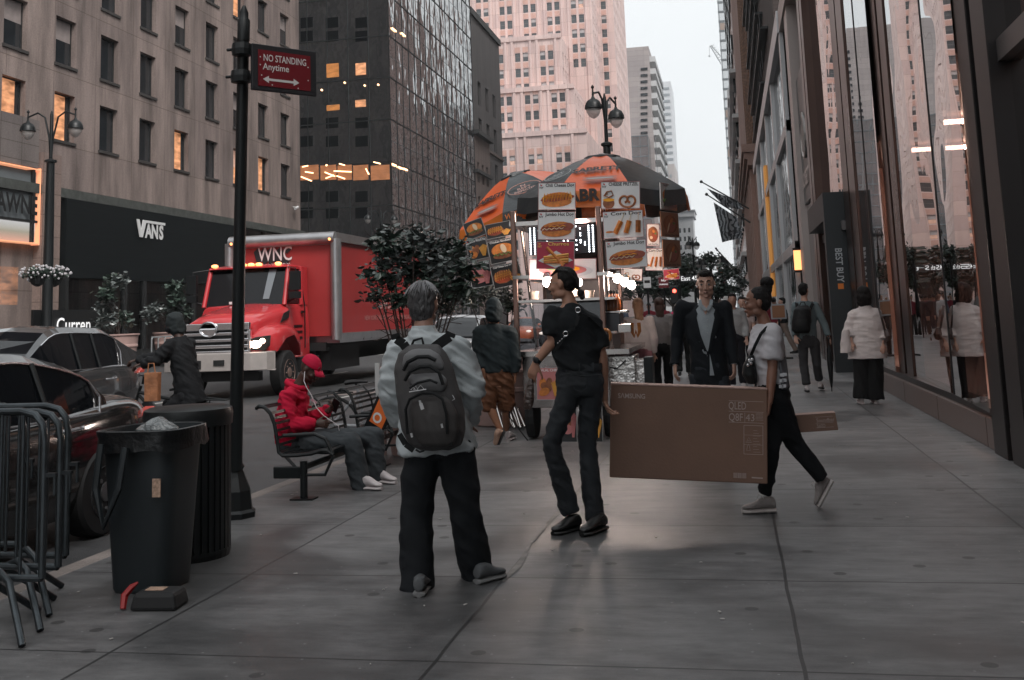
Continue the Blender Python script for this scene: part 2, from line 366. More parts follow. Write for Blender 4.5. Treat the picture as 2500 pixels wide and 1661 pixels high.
# ---- beige stone building with the dark storefront (street face X=-28, Y 40.8..67)
def stone(name, rgb, streak=.35, joint=None):
    m = M(name, rgb, .75); n, b = nodes_of(m); N = n.nodes.new; l = n.links.new
    tc = N('ShaderNodeTexCoord'); mp = N('ShaderNodeMapping'); mp.inputs['Scale'].default_value = (1.2, 1.2, .18); l(tc.outputs['Object'], mp.inputs[0])
    z = N('ShaderNodeTexNoise'); z.inputs['Scale'].default_value = .8; z.inputs['Detail'].default_value = 8; z.inputs['Roughness'].default_value = .65; l(mp.outputs[0], z.inputs['Vector'])
    r = N('ShaderNodeValToRGB'); r.color_ramp.elements[0].position = .33; r.color_ramp.elements[1].position = .62
    r.color_ramp.elements[0].color = (*[c*(1-streak) for c in rgb], 1); r.color_ramp.elements[1].color = (*rgb, 1); l(z.outputs[0], r.inputs[0])
    z2 = N('ShaderNodeTexNoise'); z2.inputs['Scale'].default_value = 14; z2.inputs['Detail'].default_value = 5; l(tc.outputs['Object'], z2.inputs['Vector'])
    q = N('ShaderNodeMixRGB'); q.blend_type = 'OVERLAY'; q.inputs[0].default_value = .35; l(r.outputs[0], q.inputs[1]); l(z2.outputs[0], q.inputs[2])
    out = q.outputs[0]
    if joint:
        br = N('ShaderNodeTexBrick'); br.offset = joint[3] if len(joint) > 3 else 0; br.inputs['Scale'].default_value = 1; br.inputs['Brick Width'].default_value = joint[0]; br.inputs['Row Height'].default_value = joint[1]; br.inputs['Mortar Size'].default_value = joint[2]
        br.inputs['Color1'].default_value = (1, 1, 1, 1); br.inputs['Color2'].default_value = (.82, .82, .84, 1); br.inputs['Mortar'].default_value = (.55, .53, .5, 1)
        sx = N('ShaderNodeSeparateXYZ'); l(tc.outputs['Object'], sx.inputs[0]); ad = N('ShaderNodeMath'); l(sx.outputs[0], ad.inputs[0]); l(sx.outputs[1], ad.inputs[1])
        cx = N('ShaderNodeCombineXYZ'); l(ad.outputs[0], cx.inputs[0]); l(sx.outputs[2], cx.inputs[1]); l(cx.outputs[0], br.inputs['Vector'])
        q2 = N('ShaderNodeMixRGB'); q2.blend_type = 'MULTIPLY'; q2.inputs[0].default_value = 1; l(out, q2.inputs[1]); l(br.outputs[0], q2.inputs[2]); out = q2.outputs[0]
    l(out, b.inputs['Base Color'])
    bp = N('ShaderNodeBump'); bp.inputs['Strength'].default_value = .25; bp.inputs['Distance'].default_value = .02; l(z2.outputs[0], bp.inputs['Height']); l(bp.outputs[0], b.inputs['Normal'])
    return m
BEIGE = stone('beige_limestone', (.32, .25, .225), .6, (3.1, 3.16, .02))
PX = -28.
bei = thing('stone_office_building', 'beige limestone office block with scattered lit windows above the black shoe store', 'building', (PX, 34, 0), pi/2)
LEN = 67.2-34
colc = [1.45+3.42*i for i in range(10)]
# window columns measured: sill centres in the photo
cols = [(c, c+1.47) for c in [-.02+2.9+3.395*i for i in range(9)]]
rows = [(9.68+3.37*i, 9.68+3.37*i+2.1) for i in range(12)]
w = MB(); wall_mesh(w, LEN, 50, cols, [(0.01, 7.3)] and rows, .32)
w.quad((LEN, 0, 7.6), (LEN, 30, 7.6), (LEN, 30, 50), (LEN, 0, 50)); w.quad((0, 0, 50), (LEN, 0, 50), (LEN, 30, 50), (0, 30, 50))
wo_ = w.build('wall', BEIGE, bei)
# cut away lower wall: a dark recess is modelled by separate store things, so lower strip is thin cladding behind them
def kb(rnd, c, r):
    x = rnd.random(); 
    if r[0] < 10: return 'litblind' if x < .4 else 'lit' if x < .75 else 'dark'
    if r[0] < 13: return 'litblind' if x < .25 else 'lit' if x < .32 else 'blind' if x < .75 else 'dark'
    return 'dark' if x < .55 else 'blind' if x < .92 else 'lit'
windows(bei, (0, 0, 0), 0, cols, rows[:8], .32, kb, WM, 100, 5, False)
s = MB()
for r in rows[:8]:
    for c in cols: s.bb(c[0]-.08, c[1]+.08, -.07, .2, r[0]-.13, r[0]-.002)
o = s.build('sill', M('sill_metal', (.05, .045, .043), .6), bei); o['kind'] = 'stuff'
s = MB(); s.bb(0, LEN, -.35, -.005, 7.15, 7.55); s.build('cornice', M('verdigris_band', (.07, .075, .07), .6, noise_=(3, .4)), bei)
# security camera on the corner
g = thing('security_camera', 'small white security camera on the stone corner above the store', 'camera', (PX+.0, 65.9, 9.0))
b = MB(); b.tube((.02, 0, .1), (.3, 0, .05), .03); b.tube((.3, -.3, -.06), (.3, .15, .08), .09, n=12); b.build('housing', M('white_plastic', (.6, .6, .6), .4), g)
# black store front with the slatted upper panel
VB = M('black_slats', (.007, .009, .010), .7, spec=.15, noise_=(1, .3, (1, 1, 30)), bump=(1, .6, (.2, .2, 60)))
van = thing('shoe_store_front', 'black slatted storefront with white radical-sign lettering', 'storefront', (PX+.36, 40.8, 0), pi/2)
VL = 17.2
b = MB(); b.bb(0, VL, 0, .3, 3.75, 7.14); b.build('fascia', VB, van)
WHT = M('white_letter', (.72, .72, .72), .5)
yv = 58.-40.8
def on_facade(px, py, X): p = HX(px, py, X); return p
p0 = HX(333, 535, PX+.4); p1 = HX(402, 587, PX+.4)
b = MB(); uu, ww = V((0, 1, 0)), V((0, 0, 1))
ya, za = p0.y-van.location.y, p1.z
Wd = p1.y-p0.y; Hh = p0.z-p1.z
fx = lambda poly: b.prism([(ya+Wd*a, za+Hh*c) for a, c in poly], (0, -.03, 0), (1, 0, 0), (0, 0, 1), (0, -.04, 0))
fx([(0, 1), (.09, 1), (.16, .42), (.22, 1), (1, 1), (1, .86), (.32, .86), (.21, .02), (.11, .02)][:9])
b2 = b
for ch, a in (('A', .42), ('N', .64), ('S', .87)):
    b.text(ch, (ya+Wd*a, -.045, za+Hh*.38), (1, 0, 0), (0, 0, 1), Hh*1.08, .9, .045)
b.build('lettering', WHT, van)
DG = M('dark_display_glass', (.012, .013, .015), .08, spec=.8)
b = MB(); b.bb(0, VL, .02, .1, 0, .5)
for x in (0.05, 4.6, 6.3, 9.1, 11.2, 14.2, 17.0): b.bb(x-.12, x+.12, -.05, .2, .5, 3.74)
b.build('frame', M('black_metal', (.02, .021, .022), .45), van)
b = MB()
b.quad((0, 5, .0), (VL, 5, 0), (VL, 5, 3.7), (0, 5, 3.7)); b.quad((0, .1, 3.7), (VL, .1, 3.7), (VL, 5, 3.7), (0, 5, 3.7)); b.quad((0, .1, 0.02), (VL, .1, .02), (VL, 5, .02), (0, 5, .02))
b.quad((0, .1, 0), (0, 5, 0), (0, 5, 3.7), (0, .1, 3.7)); b.build('interior', M('dim_shop_interior', (.035, .028, .024), .7), van)
WOOD = M('self_glowing_wood', (.4, .2, .07), .5, noise_=(2, .35, (1, 1, 9)), emit=((1, .42, .1), .5))  # emission puts the warm shop light into the wood itself
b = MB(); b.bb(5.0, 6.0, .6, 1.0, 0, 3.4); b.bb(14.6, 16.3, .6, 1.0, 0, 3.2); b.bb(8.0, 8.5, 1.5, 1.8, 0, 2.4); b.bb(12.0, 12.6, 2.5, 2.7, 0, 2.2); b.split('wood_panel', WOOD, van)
b = MB(); 
for x, y, z, l_ in ((.5, 2, 2.9, 3), (2.3, 3, 2.55, 1.4), (4.6, 2.2, 2.5, 1.2), (9.4, 2.5, 2.8, 1.8), (7.0, 3, 3.2, .8), (11.6, 2, 3.3, .7), (1.1, .8, 3.5, .25), (3.0, .8, 3.5, .25), (13.0, 2.2, 2.6, .8)): b.bb(x, x+l_, y, y+.08, z, z+.05)
b.split('ceiling_light', M('shop_light', (1, 1, 1), .5, emit=((1, .8, .62), 12)), van)
b = MB(); b.bb(8.2, 8.9, 1.2, 1.25, 2.35, 2.75); b.build('neon_sign', M('pink_neon', (1, .1, .1), .5, emit=((1, .15, .15), 3)), van)
b = MB(); b.quad((.1, .06, .5), (VL-.1, .06, .5), (VL-.1, .06, 3.7), (.1, .06, 3.7)); 
TG = bpy.data.materials.new('storefront_glass'); TG.use_nodes = True; n = TG.node_tree; n.nodes.clear()
def clear_glass(m, tint=(.8, .82, .84), ior=1.5, rough=0.0, minr=0.0, wob=0):
    m.use_nodes = True; n = m.node_tree; n.nodes.clear(); N = n.nodes.new
    o = N('ShaderNodeOutputMaterial'); t = N('ShaderNodeBsdfTransparent'); t.inputs[0].default_value = (*tint, 1); gl = N('ShaderNodeBsdfGlossy'); gl.inputs['Roughness'].default_value = rough
    fr = N('ShaderNodeFresnel'); fr.inputs[0].default_value = ior; mx_ = N('ShaderNodeMixShader'); mr = N('ShaderNodeMapRange'); mr.inputs[3].default_value = minr
    n.links.new(fr.outputs[0], mr.inputs[0]); n.links.new(mr.outputs[0], mx_.inputs[0]); n.links.new(t.outputs[0], mx_.inputs[1]); n.links.new(gl.outputs[0], mx_.inputs[2]); n.links.new(mx_.outputs[0], o.inputs[0])
    if wob:
        tc_ = N('ShaderNodeTexCoord'); z = N('ShaderNodeTexNoise'); z.inputs['Scale'].default_value = wob[0]; z.inputs['Detail'].default_value = 1; bp = N('ShaderNodeBump'); bp.inputs['Strength'].default_value = wob[1]; bp.inputs['Distance'].default_value = wob[2]
        n.links.new(tc_.outputs['Object'], z.inputs['Vector']); n.links.new(z.outputs[0], bp.inputs['Height']); n.links.new(bp.outputs[0], gl.inputs['Normal']); n.links.new(bp.outputs[0], fr.inputs['Normal'])
    return m
clear_glass(TG, (.75, .77, .8), 1.6); b.build('display_glass', TG, van)
# upper lit gallery at the corner (between fascia and corner)
gal = thing('corner_shop_front', 'warm lit glazed corner shop under the beige block, behind the red truck', 'storefront', (PX+.05, 58.1, 0), pi/2)
b = MB(); GL = 8.9
b.bb(0, GL, 2.2, 2.4, 0, 7.1); b.build('interior', M('warm_wall', (.35, .2, .15), .7, noise_=(1, .4), emit=((1, .5, .35), .10)), gal)
b = MB()
for x in (0.0, 2.9, 5.9, 8.7): b.bb(x, x+.22, -.1, .15, 0, 7.1)
b.bb(.22, 8.7, -.08, .1, 3.9, 4.3); b.bb(.22, 8.7, -.08, .12, 0, .5); b.build('frame', M('bronze_dark', (.09, .06, .05), .4, .6), gal)
b = MB(); b.bb(4.1, 7.2, 1, 1.1, 4.3, 6.0); b.bb(.3, 1.1, 1, 1.2, 4.3, 6.1); b.split('display_panel', M('black_display', (.02, .02, .02), .5), gal)
b = MB()
for x, z in ((.6, 6.6), (1.6, 6.5), (1.3, 5.9), (4.7, 6.6), (5.3, 6.6), (6.2, 6.55), (7.1, 6.65), (5.0, 6.35), (6.6, 6.3)): b.ball((x, 1.5, z), .07, 6, 4)
b.split('spot_light', LAMPM, gal)
b = MB(); b.quad((.1, .0, .5), (8.8, .0, .5), (8.8, 0, 7.1), (.1, 0, 7.1)); b.build('display_glass', TG, gal)
# ---- neighbouring low store at the far left
nb = thing('luxury_store_front', 'glass storefront with lettering and a glowing lower band at the left edge', 'storefront', (PX+.3, 30, 0), pi/2)
NLn = 8.9
z1, z2, z3, z4 = HX(60, 405, PX+.3).z, HX(60, 535, PX+.3).z, HX(60, 590, PX+.3).z, HX(100, 665, PX+.3).z
b = MB(); b.bb(0, NLn, 0, .4, z1, z1+2.0); b.build('stone_band', stone('grey_band', (.2, .17, .16), .3, (1.3, .7, .02)), nb)
b = MB(); b.bb(0, NLn, .1, .3, z2, z1-.15); b.build('glass_panel', M('frosted_panel', (.17, .19, .2), .35, noise_=(.6, .15)), nb)
m = M('glow_panel', (.2, .2, .2), .4, emit=((1, .5, .3), .3)); n, bb_ = nodes_of(m)
t_ = n.nodes.new('ShaderNodeTexCoord'); z_ = n.nodes.new('ShaderNodeSeparateXYZ'); n.links.new(t_.outputs['Generated'], z_.inputs[0]); r_ = n.nodes.new('ShaderNodeValToRGB')
for e_, (p_, c_) in zip([r_.color_ramp.elements[0], r_.color_ramp.elements[1], r_.color_ramp.elements.new(.5)], ((0, (1, .45, .3, 1)), (1, (.25, .27, .26, 1)), (.5, (.45, .4, .28, 1)))): e_.position = p_; e_.color = c_
n.links.new(z_.outputs[2], r_.inputs[0]); n.links.new(r_.outputs[0], bb_.inputs['Emission Color'])
b = MB(); b.bb(0, NLn, .1, .3, z3, z2-.12); b.build('light_panel', m, nb)
b = MB()
for x in (.0, 3.2, 5.9, 8.55): b.bb(x, x+.12, -.03, .35, z3, z1)
b.bb(0, NLn, -.02, .32, z2-.11, z2-.01); b.build('frame', M('black_metal'), nb)
b = MB(); b.bb(0, NLn+.02, -.06, .3, z1-.09, z1-.04); b.bb(0, NLn+.02, -.06, .3, z3-.07, z3-.02); b.bb(NLn+.03, NLn+.1, -.06, .3, z3-.1, z1); b.build('light_strip', M('orange_strip', (1, .4, .2), .5, emit=((1, .45, .25), .35)), nb)
b = MB(); q = HX(75, 505, PX+.3); b.text('RAWNE', (q.y-30-1.2, -.09, q.z), (1, 0, 0), (0, 0, 1), 1.05, .8, .03); b.build('lettering', M('black_metal'), nb)
b = MB(); b.bb(0, NLn, .4, .5, 0, z3-.15); b.build('wall', M('brown_panel', (.12, .08, .06), .6, noise_=(1, .3)), nb)
b = MB(); b.bb(6.5, 8.2, .3, .39, 2.6, 4.1); b.build('lit_window', WARM, nb)
b = MB(); b.bb(9.1, 10.3, -.1, .5, 0, 8.9); b.build('pier', stone('pale_pier', (.3, .22, .19), .2, (3, .9, .02)), nb)
gb = MB(); gb.bb(0, 2.2, -.2, .38, 0, 5.1); gb.T = None
# ---- dark glass building beyond the cross street
def mirror_glass(name, base, rough, wobble, tint=(.5, .5, .52)):
    m = M(name, base, rough, spec=1.0); n, b = nodes_of(m); N = n.nodes.new; l = n.links.new
    b.inputs['Metallic'].default_value = .0
    b.inputs['IOR'].default_value = 3.2
    tc = N('ShaderNodeTexCoord'); mp = N('ShaderNodeMapping'); mp.inputs['Scale'].default_value = wobble[2]; l(tc.outputs['Object'], mp.inputs[0])
    z = N('ShaderNodeTexNoise'); z.inputs['Scale'].default_value = wobble[0]; z.inputs['Detail'].default_value = 2; l(mp.outputs[0], z.inputs['Vector'])
    bp = N('ShaderNodeBump'); bp.inputs['Strength'].default_value = wobble[1]; bp.inputs['Distance'].default_value = .3; l(z.outputs[0], bp.inputs['Height']); l(bp.outputs[0], b.inputs['Normal'])
    return m
MG1 = mirror_glass('dark_curtain_glass', (.02, .026, .03), .03, (.6, .12, (1, 1, 1)))
MG2 = mirror_glass('mirror_curtain_glass', (.02, .02, .022), .02, (.5, .4, (1, 1, .6)))
MULL = M('mullion', (.008, .009, .01), .5)
yg = HX(953, 300, PX).y; ye = HX(1148, 50, PX).y
gls = thing('dark_glass_tower', 'dark glass office tower with warped reflections beyond the cross street', 'building', (PX, yg, 0))
b = MB(); Wg = 42; Hg = 75; cw = 1.9; FH = 3.75
b.quad((-Wg, 0, 0), (0, 0, 0), (0, 0, Hg), (-Wg, 0, Hg)); b.quad((-Wg, 0, Hg), (0, 0, Hg), (0, ye-yg, Hg), (-Wg, ye-yg, Hg)); b.quad((0, ye-yg, 0), (-Wg, ye-yg, 0), (-Wg, ye-yg, Hg), (0, ye-yg, Hg)); b.build('south_glass', MG1, gls)
b = MB(); npn = 16; dw = (ye-yg)/npn
rn = random.Random(3)
for i in range(npn):
    for j in range(40):
        z0 = j*FH/2; dx = lambda: rn.uniform(-.012, .012)
        b.quad((dx(), i*dw+.04, z0+.03), (dx(), (i+1)*dw-.04, z0+.03), (dx(), (i+1)*dw-.04, z0+FH/2-.03), (dx(), i*dw+.04, z0+FH/2-.03))
b.build('street_glass', MG2, gls)
b = MB()
for j in range(21): b.bb(-Wg, 0, -.05, .02, j*FH-.05, j*FH+.05); b.bb(-.02, .05, 0, ye-yg, j*FH-.05, j*FH+.05)
for i in range(23): b.bb(-i*cw-.04, -i*cw+.04, -.04, .02, 0, Hg)
for i in range(npn+1): b.bb(-.02, .04, i*dw-.035, i*dw+.035, 0, Hg)
o = b.build('mullion', MULL, gls)
# lit floor and windows, slightly behind reflections: real emissive panes set just proud
rn = random.Random(9)
fl = HY(800, 415, yg)
for k in range(9):
    px = [735, 780, 828, 878, 922][k % 5]; 
def litpane(px0, px1, py0, py1, mat, name='lit_window'):
    a = HY(px0, py1, yg-.1); c = HY(px1, py0, yg-.1); b = MB(); b.bb(a.x, c.x, yg-.07, yg-.02, a.z, c.z); return b
STRIP = M('office_strip_light', (1, .7, .4), .5, emit=((1, .55, .28), 2.2))
for a in ((868, 892, 153, 184), (867, 892, 243, 262)): litpane(*a, WARM).build('lit_window', WARM, gls, world=True)
for a in ((797, 826, 154, 190), (797, 828, 255, 271)): litpane(*a, WARM2).build('lit_window', lit('dim_lit_interior', (.9, .35, .1), .16), gls, world=True)
b = MB()
for (x0, x1) in ((733, 777), (782, 820), (824, 858), (862, 898), (905, 950)):
    a = HY(x0, 441, yg-.1); c = HY(x1, 402, yg-.1); b.bb(a.x, c.x, yg-.055, yg-.02, a.z, c.z)
b.split('lit_floor', lit('office_floor_glow', (.8, .32, .14), .09), gls, world=True)
b = MB()
for (x0, y0, x1, y1) in ((735, 432, 760, 442), (738, 408, 752, 405), (793, 421, 818, 431), (822, 430, 842, 437), (828, 400, 842, 404), (815, 418, 858, 420), (893, 412, 900, 426), (912, 396, 928, 400), (745, 420, 765, 423), (795, 436, 815, 428)):
    b.tube(HY(x0, y0, yg-.08), HY(x1, y1, yg-.08), .05, n=4)
for (x, y) in ((841, 202), (785, 220), (890, 209), (923, 207), (797, 404)): b.ball(HY(x, y, yg-.08), .09, 6, 4)
o = b.split('strip_light', STRIP, gls, world=True)
b = MB()
for (x0, y0) in ((957, 403), (972, 410), (985, 414), (957, 71), (980, 83)):
    p = HX(x0, y0, PX+.06); b.bb(PX+.05, PX+.1, p.y, p.y+1.2, p.z, p.z+.15)
b.split('strip_light', STRIP, gls, world=True)
b = MB()
for c in (748, 810, 882):
    for r in (55, 88, 300, 345, 480, 520):
        a = HY(c-15, r+14, yg-.1); q = HY(c+15, r-14, yg-.1); b.bb(a.x, q.x, yg-.03, yg-.01, a.z, q.z)
b.split('dark_window', M('black_glass', (.004, .005, .006), .1), gls, world=True)
# ---- small ornate building, then brick/stucco building
yb0 = ye; ybm = HX(1235, 300, PX).y
BRK = stone('brown_brick', (.16, .095, .075), .35, (.22, .075, .012, .5)); STU = stone('grey_stucco', (.135, .125, .125), .25); STN = stone('pinkish_trim_stone', (.22, .17, .155), .3)
orn = thing('ornate_lowrise', 'narrow ornate low building squeezed beside the dark glass tower', 'building', (PX, ye+.3, 0), pi/2)
W2 = HX(1197, 400, PX).y-(ye+.3); HT = HX(1165, 322, PX).z
c2 = [(1+i*(W2-1)/3, 1+i*(W2-1)/3+1.1) for i in range(3)]; r2 = [(5+i*4, 5+i*4+2.4) for i in range(int((HT-6)//4))]
b = MB(); wall_mesh(b, W2, HT, c2, r2, .3); b.quad((0, 0, HT), (W2, 0, HT), (W2, 12, HT), (0, 12, HT)); b.quad((0, 0, 0), (0, 0, HT), (0, 12, HT), (0, 12, 0)); b.build('wall', STN, orn)
windows(orn, (0, 0, 0), 0, c2, r2, .3, ['dark', 'blind', 'dark'], WM, 60, 4, False)
b = MB(); b.bb(-.2, W2+.1, -.6, -.01, HT-.5, HT); b.bb(-.1, W2, -.35, -.01, HT-5, HT-4.6); b.build('cornice', M('dark_cornice', (.05, .05, .05), .6), orn)
yk = HX(1180, 250, PX-.5).y
brk = thing('brick_midrise', 'brown brick building with windowless grey stucco side and dark roofline', 'building', (PX-.6, ye+2.2, 0), pi/2)
Hb = HX(1172, 20, PX).z if False else HY(1150, 12, ye+2.2).z
L2 = ybm-(ye+2.2)
c3 = [(3.2+i*4.2, 3.2+i*4.2+1.7) for i in range(3)]; r3 = [(4+i*4.6, 4+i*4.6+3.0) for i in range(6)]
b = MB(); wall_mesh(b, L2, Hb-1, c3, r3, .4); b.build('street_wall', STU, brk)
b = MB(); b.quad((0, 0, 0), (0, 0, Hb), (0, 26, Hb), (0, 26, 0)); b.build('side_wall', BRK, brk)
b = MB(); b.bb(-.1, L2+.2, -.25, -.01, Hb-1, Hb-.2); b.bb(-.2, .0, -.1, 26, Hb-.1, Hb+.5); b.bb(0, L2, .0, 26, Hb-1, Hb-.8); b.build('parapet', M('dark_cornice'), brk)
b = MB()
for z in (4+2*4.6-.6, 4+4*4.6-.6): b.bb(0, L2, -.22, -.01, z, z+.25)
b.build('string_course', STN, brk)
windows(brk, (0, 0, 0), 0, c3, r3, .4, ['dark'], WM, 60, 4, False)
# ---- pink setback tower
STU_ = 0
PINK = stone('pink_terracotta_tower', (.74, .56, .52), .12, (2.0, 3.4, .03)); SPAN = stone('pink_spandrel', (.62, .38, .32), .2)
tw = thing('setback_tower', 'tall pinkish setback skyscraper with paired windows rising behind the umbrellas', 'building', (PX, 224, 0))
TW = []
GR = M('sash_glass', (.05, .055, .06), .1, spec=.9); LG = M('sash_frame', (.2, .17, .16), .6); BL2 = M('pale_blind', (.45, .42, .42), .8)
TWM = [LG, GR, BL2, WARM2, BL2]
tcap = [100]
def block(x0, x1, y0, depth, ztop, fh, colstep, first, nwin, zstart, skipside=False, sidecap=0, pair=True, rows_n=None):
    cols = []; x = first
    while x < (x1-x0)-1.5:
        if pair: cols += [(x, x+1.25), (x+1.85, x+3.1)]
        else: cols += [(x, x+1.3)]
        x += colstep
    rows = []; z = zstart
    while z < ztop-3.0: rows.append((z, z+2.05)); z += fh
    b = MB(); TR(b, (x0, y0, 0), 0); wall_mesh(b, x1-x0, ztop, cols, rows, .25); b.T = None
    b.quad((x0, y0, ztop), (x1, y0, ztop), (x1, y0+depth, ztop), (x0, y0+depth, ztop)); b.build('wall', PINK, tw)
    # spandrels and piers
    b = MB()
    for c in cols:
        for i, r in enumerate(rows): b.bb(x0+c[0], x0+c[1], y0-.04, y0-.005, r[1]+.15, r[1]+fh-2.05-.25)
    o = b.build('spandrel', SPAN, tw); o['kind'] = 'stuff'
    b = MB(); 
    xs = sorted({c[0] for c in cols[::2]}) if pair else []
    for xx in xs: b.bb(x0+xx-.9, x0+xx-.35, y0-.28, y0-.006, 0, ztop-.6); b.bb(x0+xx+3.45, x0+xx+4.0, y0-.28, y0-.006, 0, ztop-.6)
    b.bb(x0-.1, x1+.1, y0-.35, y0-.005, ztop-.55, ztop+.5)
    b.build('pier', PINK, tw)
    n = windows(tw, (x0, y0, 0), 0, cols, rows[::-1], .25, ['blind', 'dark', 'dark', 'blind', 'blind', 'dark', 'litblind', 'dark'], TWM, tcap[0], 11+int(ztop)); tcap[0] -= n
    # street side (facing +X)
    cols2 = []; x = 2.
    while x < depth-3: cols2 += [(x, x+1.3)]; x += 3.4
    b = MB(); TR(b, (x1, y0, 0), pi/2); wall_mesh(b, depth, ztop, cols2, rows, .25); b.build('wall', PINK, tw)
    windows(tw, (x1, y0, 0), pi/2, cols2, rows, .25, ['dark', 'blind', 'dark'], TWM, 0, 5)
# local coordinates: origin (PX, 224, 0); x to right, y away
bz = lambda py, Y: HY(1438, py, Y).z
zA = HY(1430, 318, 224).z; zB = HY(1400, 212, 232).z; zC = HY(1370, 95, 240).z
block(-44, 0, 0, 62, zA, 3.66, 6.05, .9, 0, 8)
xb = HY(1404, 250, 232).x-PX; block(-44, xb, 7, 24, zB, 3.66, 6.05, .9+((44+xb) % 6.05), 0, 8)
xc = HY(1372, 130, 238).x-PX; block(-44, xc, 13, 24, zC, 3.66, 5.9, .9+((44+xc) % 5.9), 0, 12)
xd = HY(1447, 60, 250).x-PX; block(-44, xd, 25, 40, 135, 3.66, 5.9, .9+((44+xd) % 5.9), 0, 60)
xe = HY(1499, 60, 262).x-PX; block(xd-4, xe, 38, 34, 128, 3.66, 9, 4.9, 0, 8, pair=False)
# ---- far towers left of the sky gap
HZ1 = stone('grey_panel_tower', (.36, .31, .30), .08, (7, 2.1, .05)); 
gt = thing('striped_grey_tower', 'grey tower with horizontal panel stripes and a single column of windows', 'building', (0, 0, 0))
Y1 = 420
a = HY(1440, 600, Y1); c = HY(1583, 113, Y1)
b = MB(); b.bb(a.x-30, c.x, Y1, Y1+60, 0, c.z); b.build('wall', HZ1, gt)
b = MB()
for i in range(11):
    p = HY(1564, 166+15.6*i, Y1-.4); q = HY(1581, 171+15.6*i, Y1-.4); o = MB(); o.bb(p.x, q.x, Y1-.3, Y1-.02, q.z, p.z); o.build('window', GLASS, gt)
for i in range(30): z = c.z-6-i*5; b.bb(c.x, c.x+2.2, Y1+2, Y1+58, z, z+2.2)
b.build('balcony_band', M('white_band', (.5, .5, .5), .6), gt)
p = HY(1517, 335, Y1-12); q = HY(1590, 600, Y1-12)
gl2 = thing('glass_midrise', 'blue grey glass block in front of the striped tower', 'building', (0, 0, 0))
b = MB(); b.bb(p.x-8, q.x+1, Y1-12, Y1-.5, 0, p.z); b.build('glass_wall', mirror_glass('blue_glass', (.06, .075, .085), .08, (.05, .05, (1, 1, 1))), gl2)
b = MB()
for i in range(24): b.bb(p.x-8, q.x+1, Y1-12.25, Y1-12.02, p.z-i*4-.3, p.z-i*4+.1)
for i in range(9): b.bb(p.x-8+i*3, p.x-7.8+i*3, Y1-12.3, Y1-12.03, 0, p.z)
b.build('mullion', M('mullion_grey', (.12, .13, .14), .5), gl2)
dt = thing('dark_slab_tower', 'slim dark tower behind the striped grey tower', 'building', (0, 0, 0)); Y2 = 520
p = HY(1586, 198, Y2); q = HY(1607, 198, Y2)
b = MB(); b.bb(p.x-10, q.x, Y2, Y2+40, 0, p.z); b.build('glass_wall', mirror_glass('dark_tower_glass', (.05, .06, .07), .1, (.05, .05, (1, 1, 1))), dt)
b = MB()
for i in range(44): b.bb(p.x-10, q.x+.1, Y2-.3, Y2-.02, p.z-i*4-.4, p.z-i*4)
b.build('floor_band', M('mullion_grey'), dt)
ft = thing('fogged_tower', 'pale tower fading into low cloud above the avenue', 'building', (0, 0, 0)); Y3 = 680
p = HY(1607, 230, Y3); q = HY(1639, 240, Y3); FOGM = M('haze_paled_tower', (.55, .56, .58), .7, noise_=(.05, .1))  # haze fade is largely put into this pale wall colour
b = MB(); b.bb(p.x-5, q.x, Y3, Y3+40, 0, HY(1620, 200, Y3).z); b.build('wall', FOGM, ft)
b = MB()
for i in range(50):
    z = 20+i*4.2
    if z < HY(1620, 210, Y3).z: b.bb(p.x, q.x-1, Y3-.25, Y3-.02, z, z+1.6)
b.build('window_band', M('grey_band_glass', (.25, .27, .29), .3), ft)
p = HY(1618, 402, Y3-60); q = HY(1646, 402, Y3-60)
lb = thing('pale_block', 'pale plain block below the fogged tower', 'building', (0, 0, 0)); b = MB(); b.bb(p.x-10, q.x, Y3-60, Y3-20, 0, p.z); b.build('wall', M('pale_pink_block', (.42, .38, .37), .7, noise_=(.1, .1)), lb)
b = MB()
for i in range(12):
    for k in range(3): b.bb(p.x+k*1.9, p.x+k*1.9+1, Y3-60.2, Y3-60.02, p.z-8-i*4, p.z-6-i*4)
b.build('window_band', M('grey_band_glass'), lb)
# classical tower at the end of the avenue
Y4 = 560; ct = thing('classical_tower', 'pale classical tower with crowned top at the end of the avenue', 'building', (0, 0, 0))
CW = M('pale_classical_stone', (.5, .5, .51), .7, noise_=(.2, .12)); SLT = M('slate_roof', (.13, .15, .15), .6)
a = HY(1650, 700, Y4); z = lambda py: HY(1670, py, Y4).z; X = lambda px: HY(px, 560, Y4).x
b = MB(); x0, x1 = X(1640), X(1693)
wins = [(1.2+i*2.4, 2.3+i*2.4) for i in range(int((x1-x0)//2.4))]; rws = [(10+i*4.4, 12.4+i*4.4) for i in range(int((z(525)-12)//4.4))]
TR(b, (x0, Y4, 0), 0); wall_mesh(b, x1-x0, z(525), wins, rws, .5); b.T = None; b.quad((x1, Y4, 0), (x1, Y4+25, 0), (x1, Y4+25, z(525)), (x1, Y4, z(525))); b.build('wall', CW, ct)
windows(ct, (x0, Y4, 0), 0, wins, rws, .5, ['dark'], WM, 100, 3, False)
b = MB(); b.bb(x0-1, x1+1, Y4-1.2, Y4+26, z(530), z(517)); b.bb(x0-1.5, x1+1.5, Y4-1.8, Y4+26, z(517), z(514)); b.build('cornice', CW, ct)
b = MB(); b.bb(x0+1, x1-6, Y4+2, Y4+20, z(514), z(498)); b.loft([(V(((x0+x1)/2-3, Y4+10, z(498))), V((x1-x0)/2*.75*V((1, 0, 0))) if False else V(((x1-x0)*.34, 0, 0)), V((0, 8, 0))), (V(((x0+x1)/2-3, Y4+10, z(485))), V(((x1-x0)*.2, 0, 0)), V((0, 5, 0))), (V(((x0+x1)/2-3, Y4+10, z(480))), V(((x1-x0)*.05, 0, 0)), V((0, 1, 0)))], 12); b.build('roof', SLT, ct)
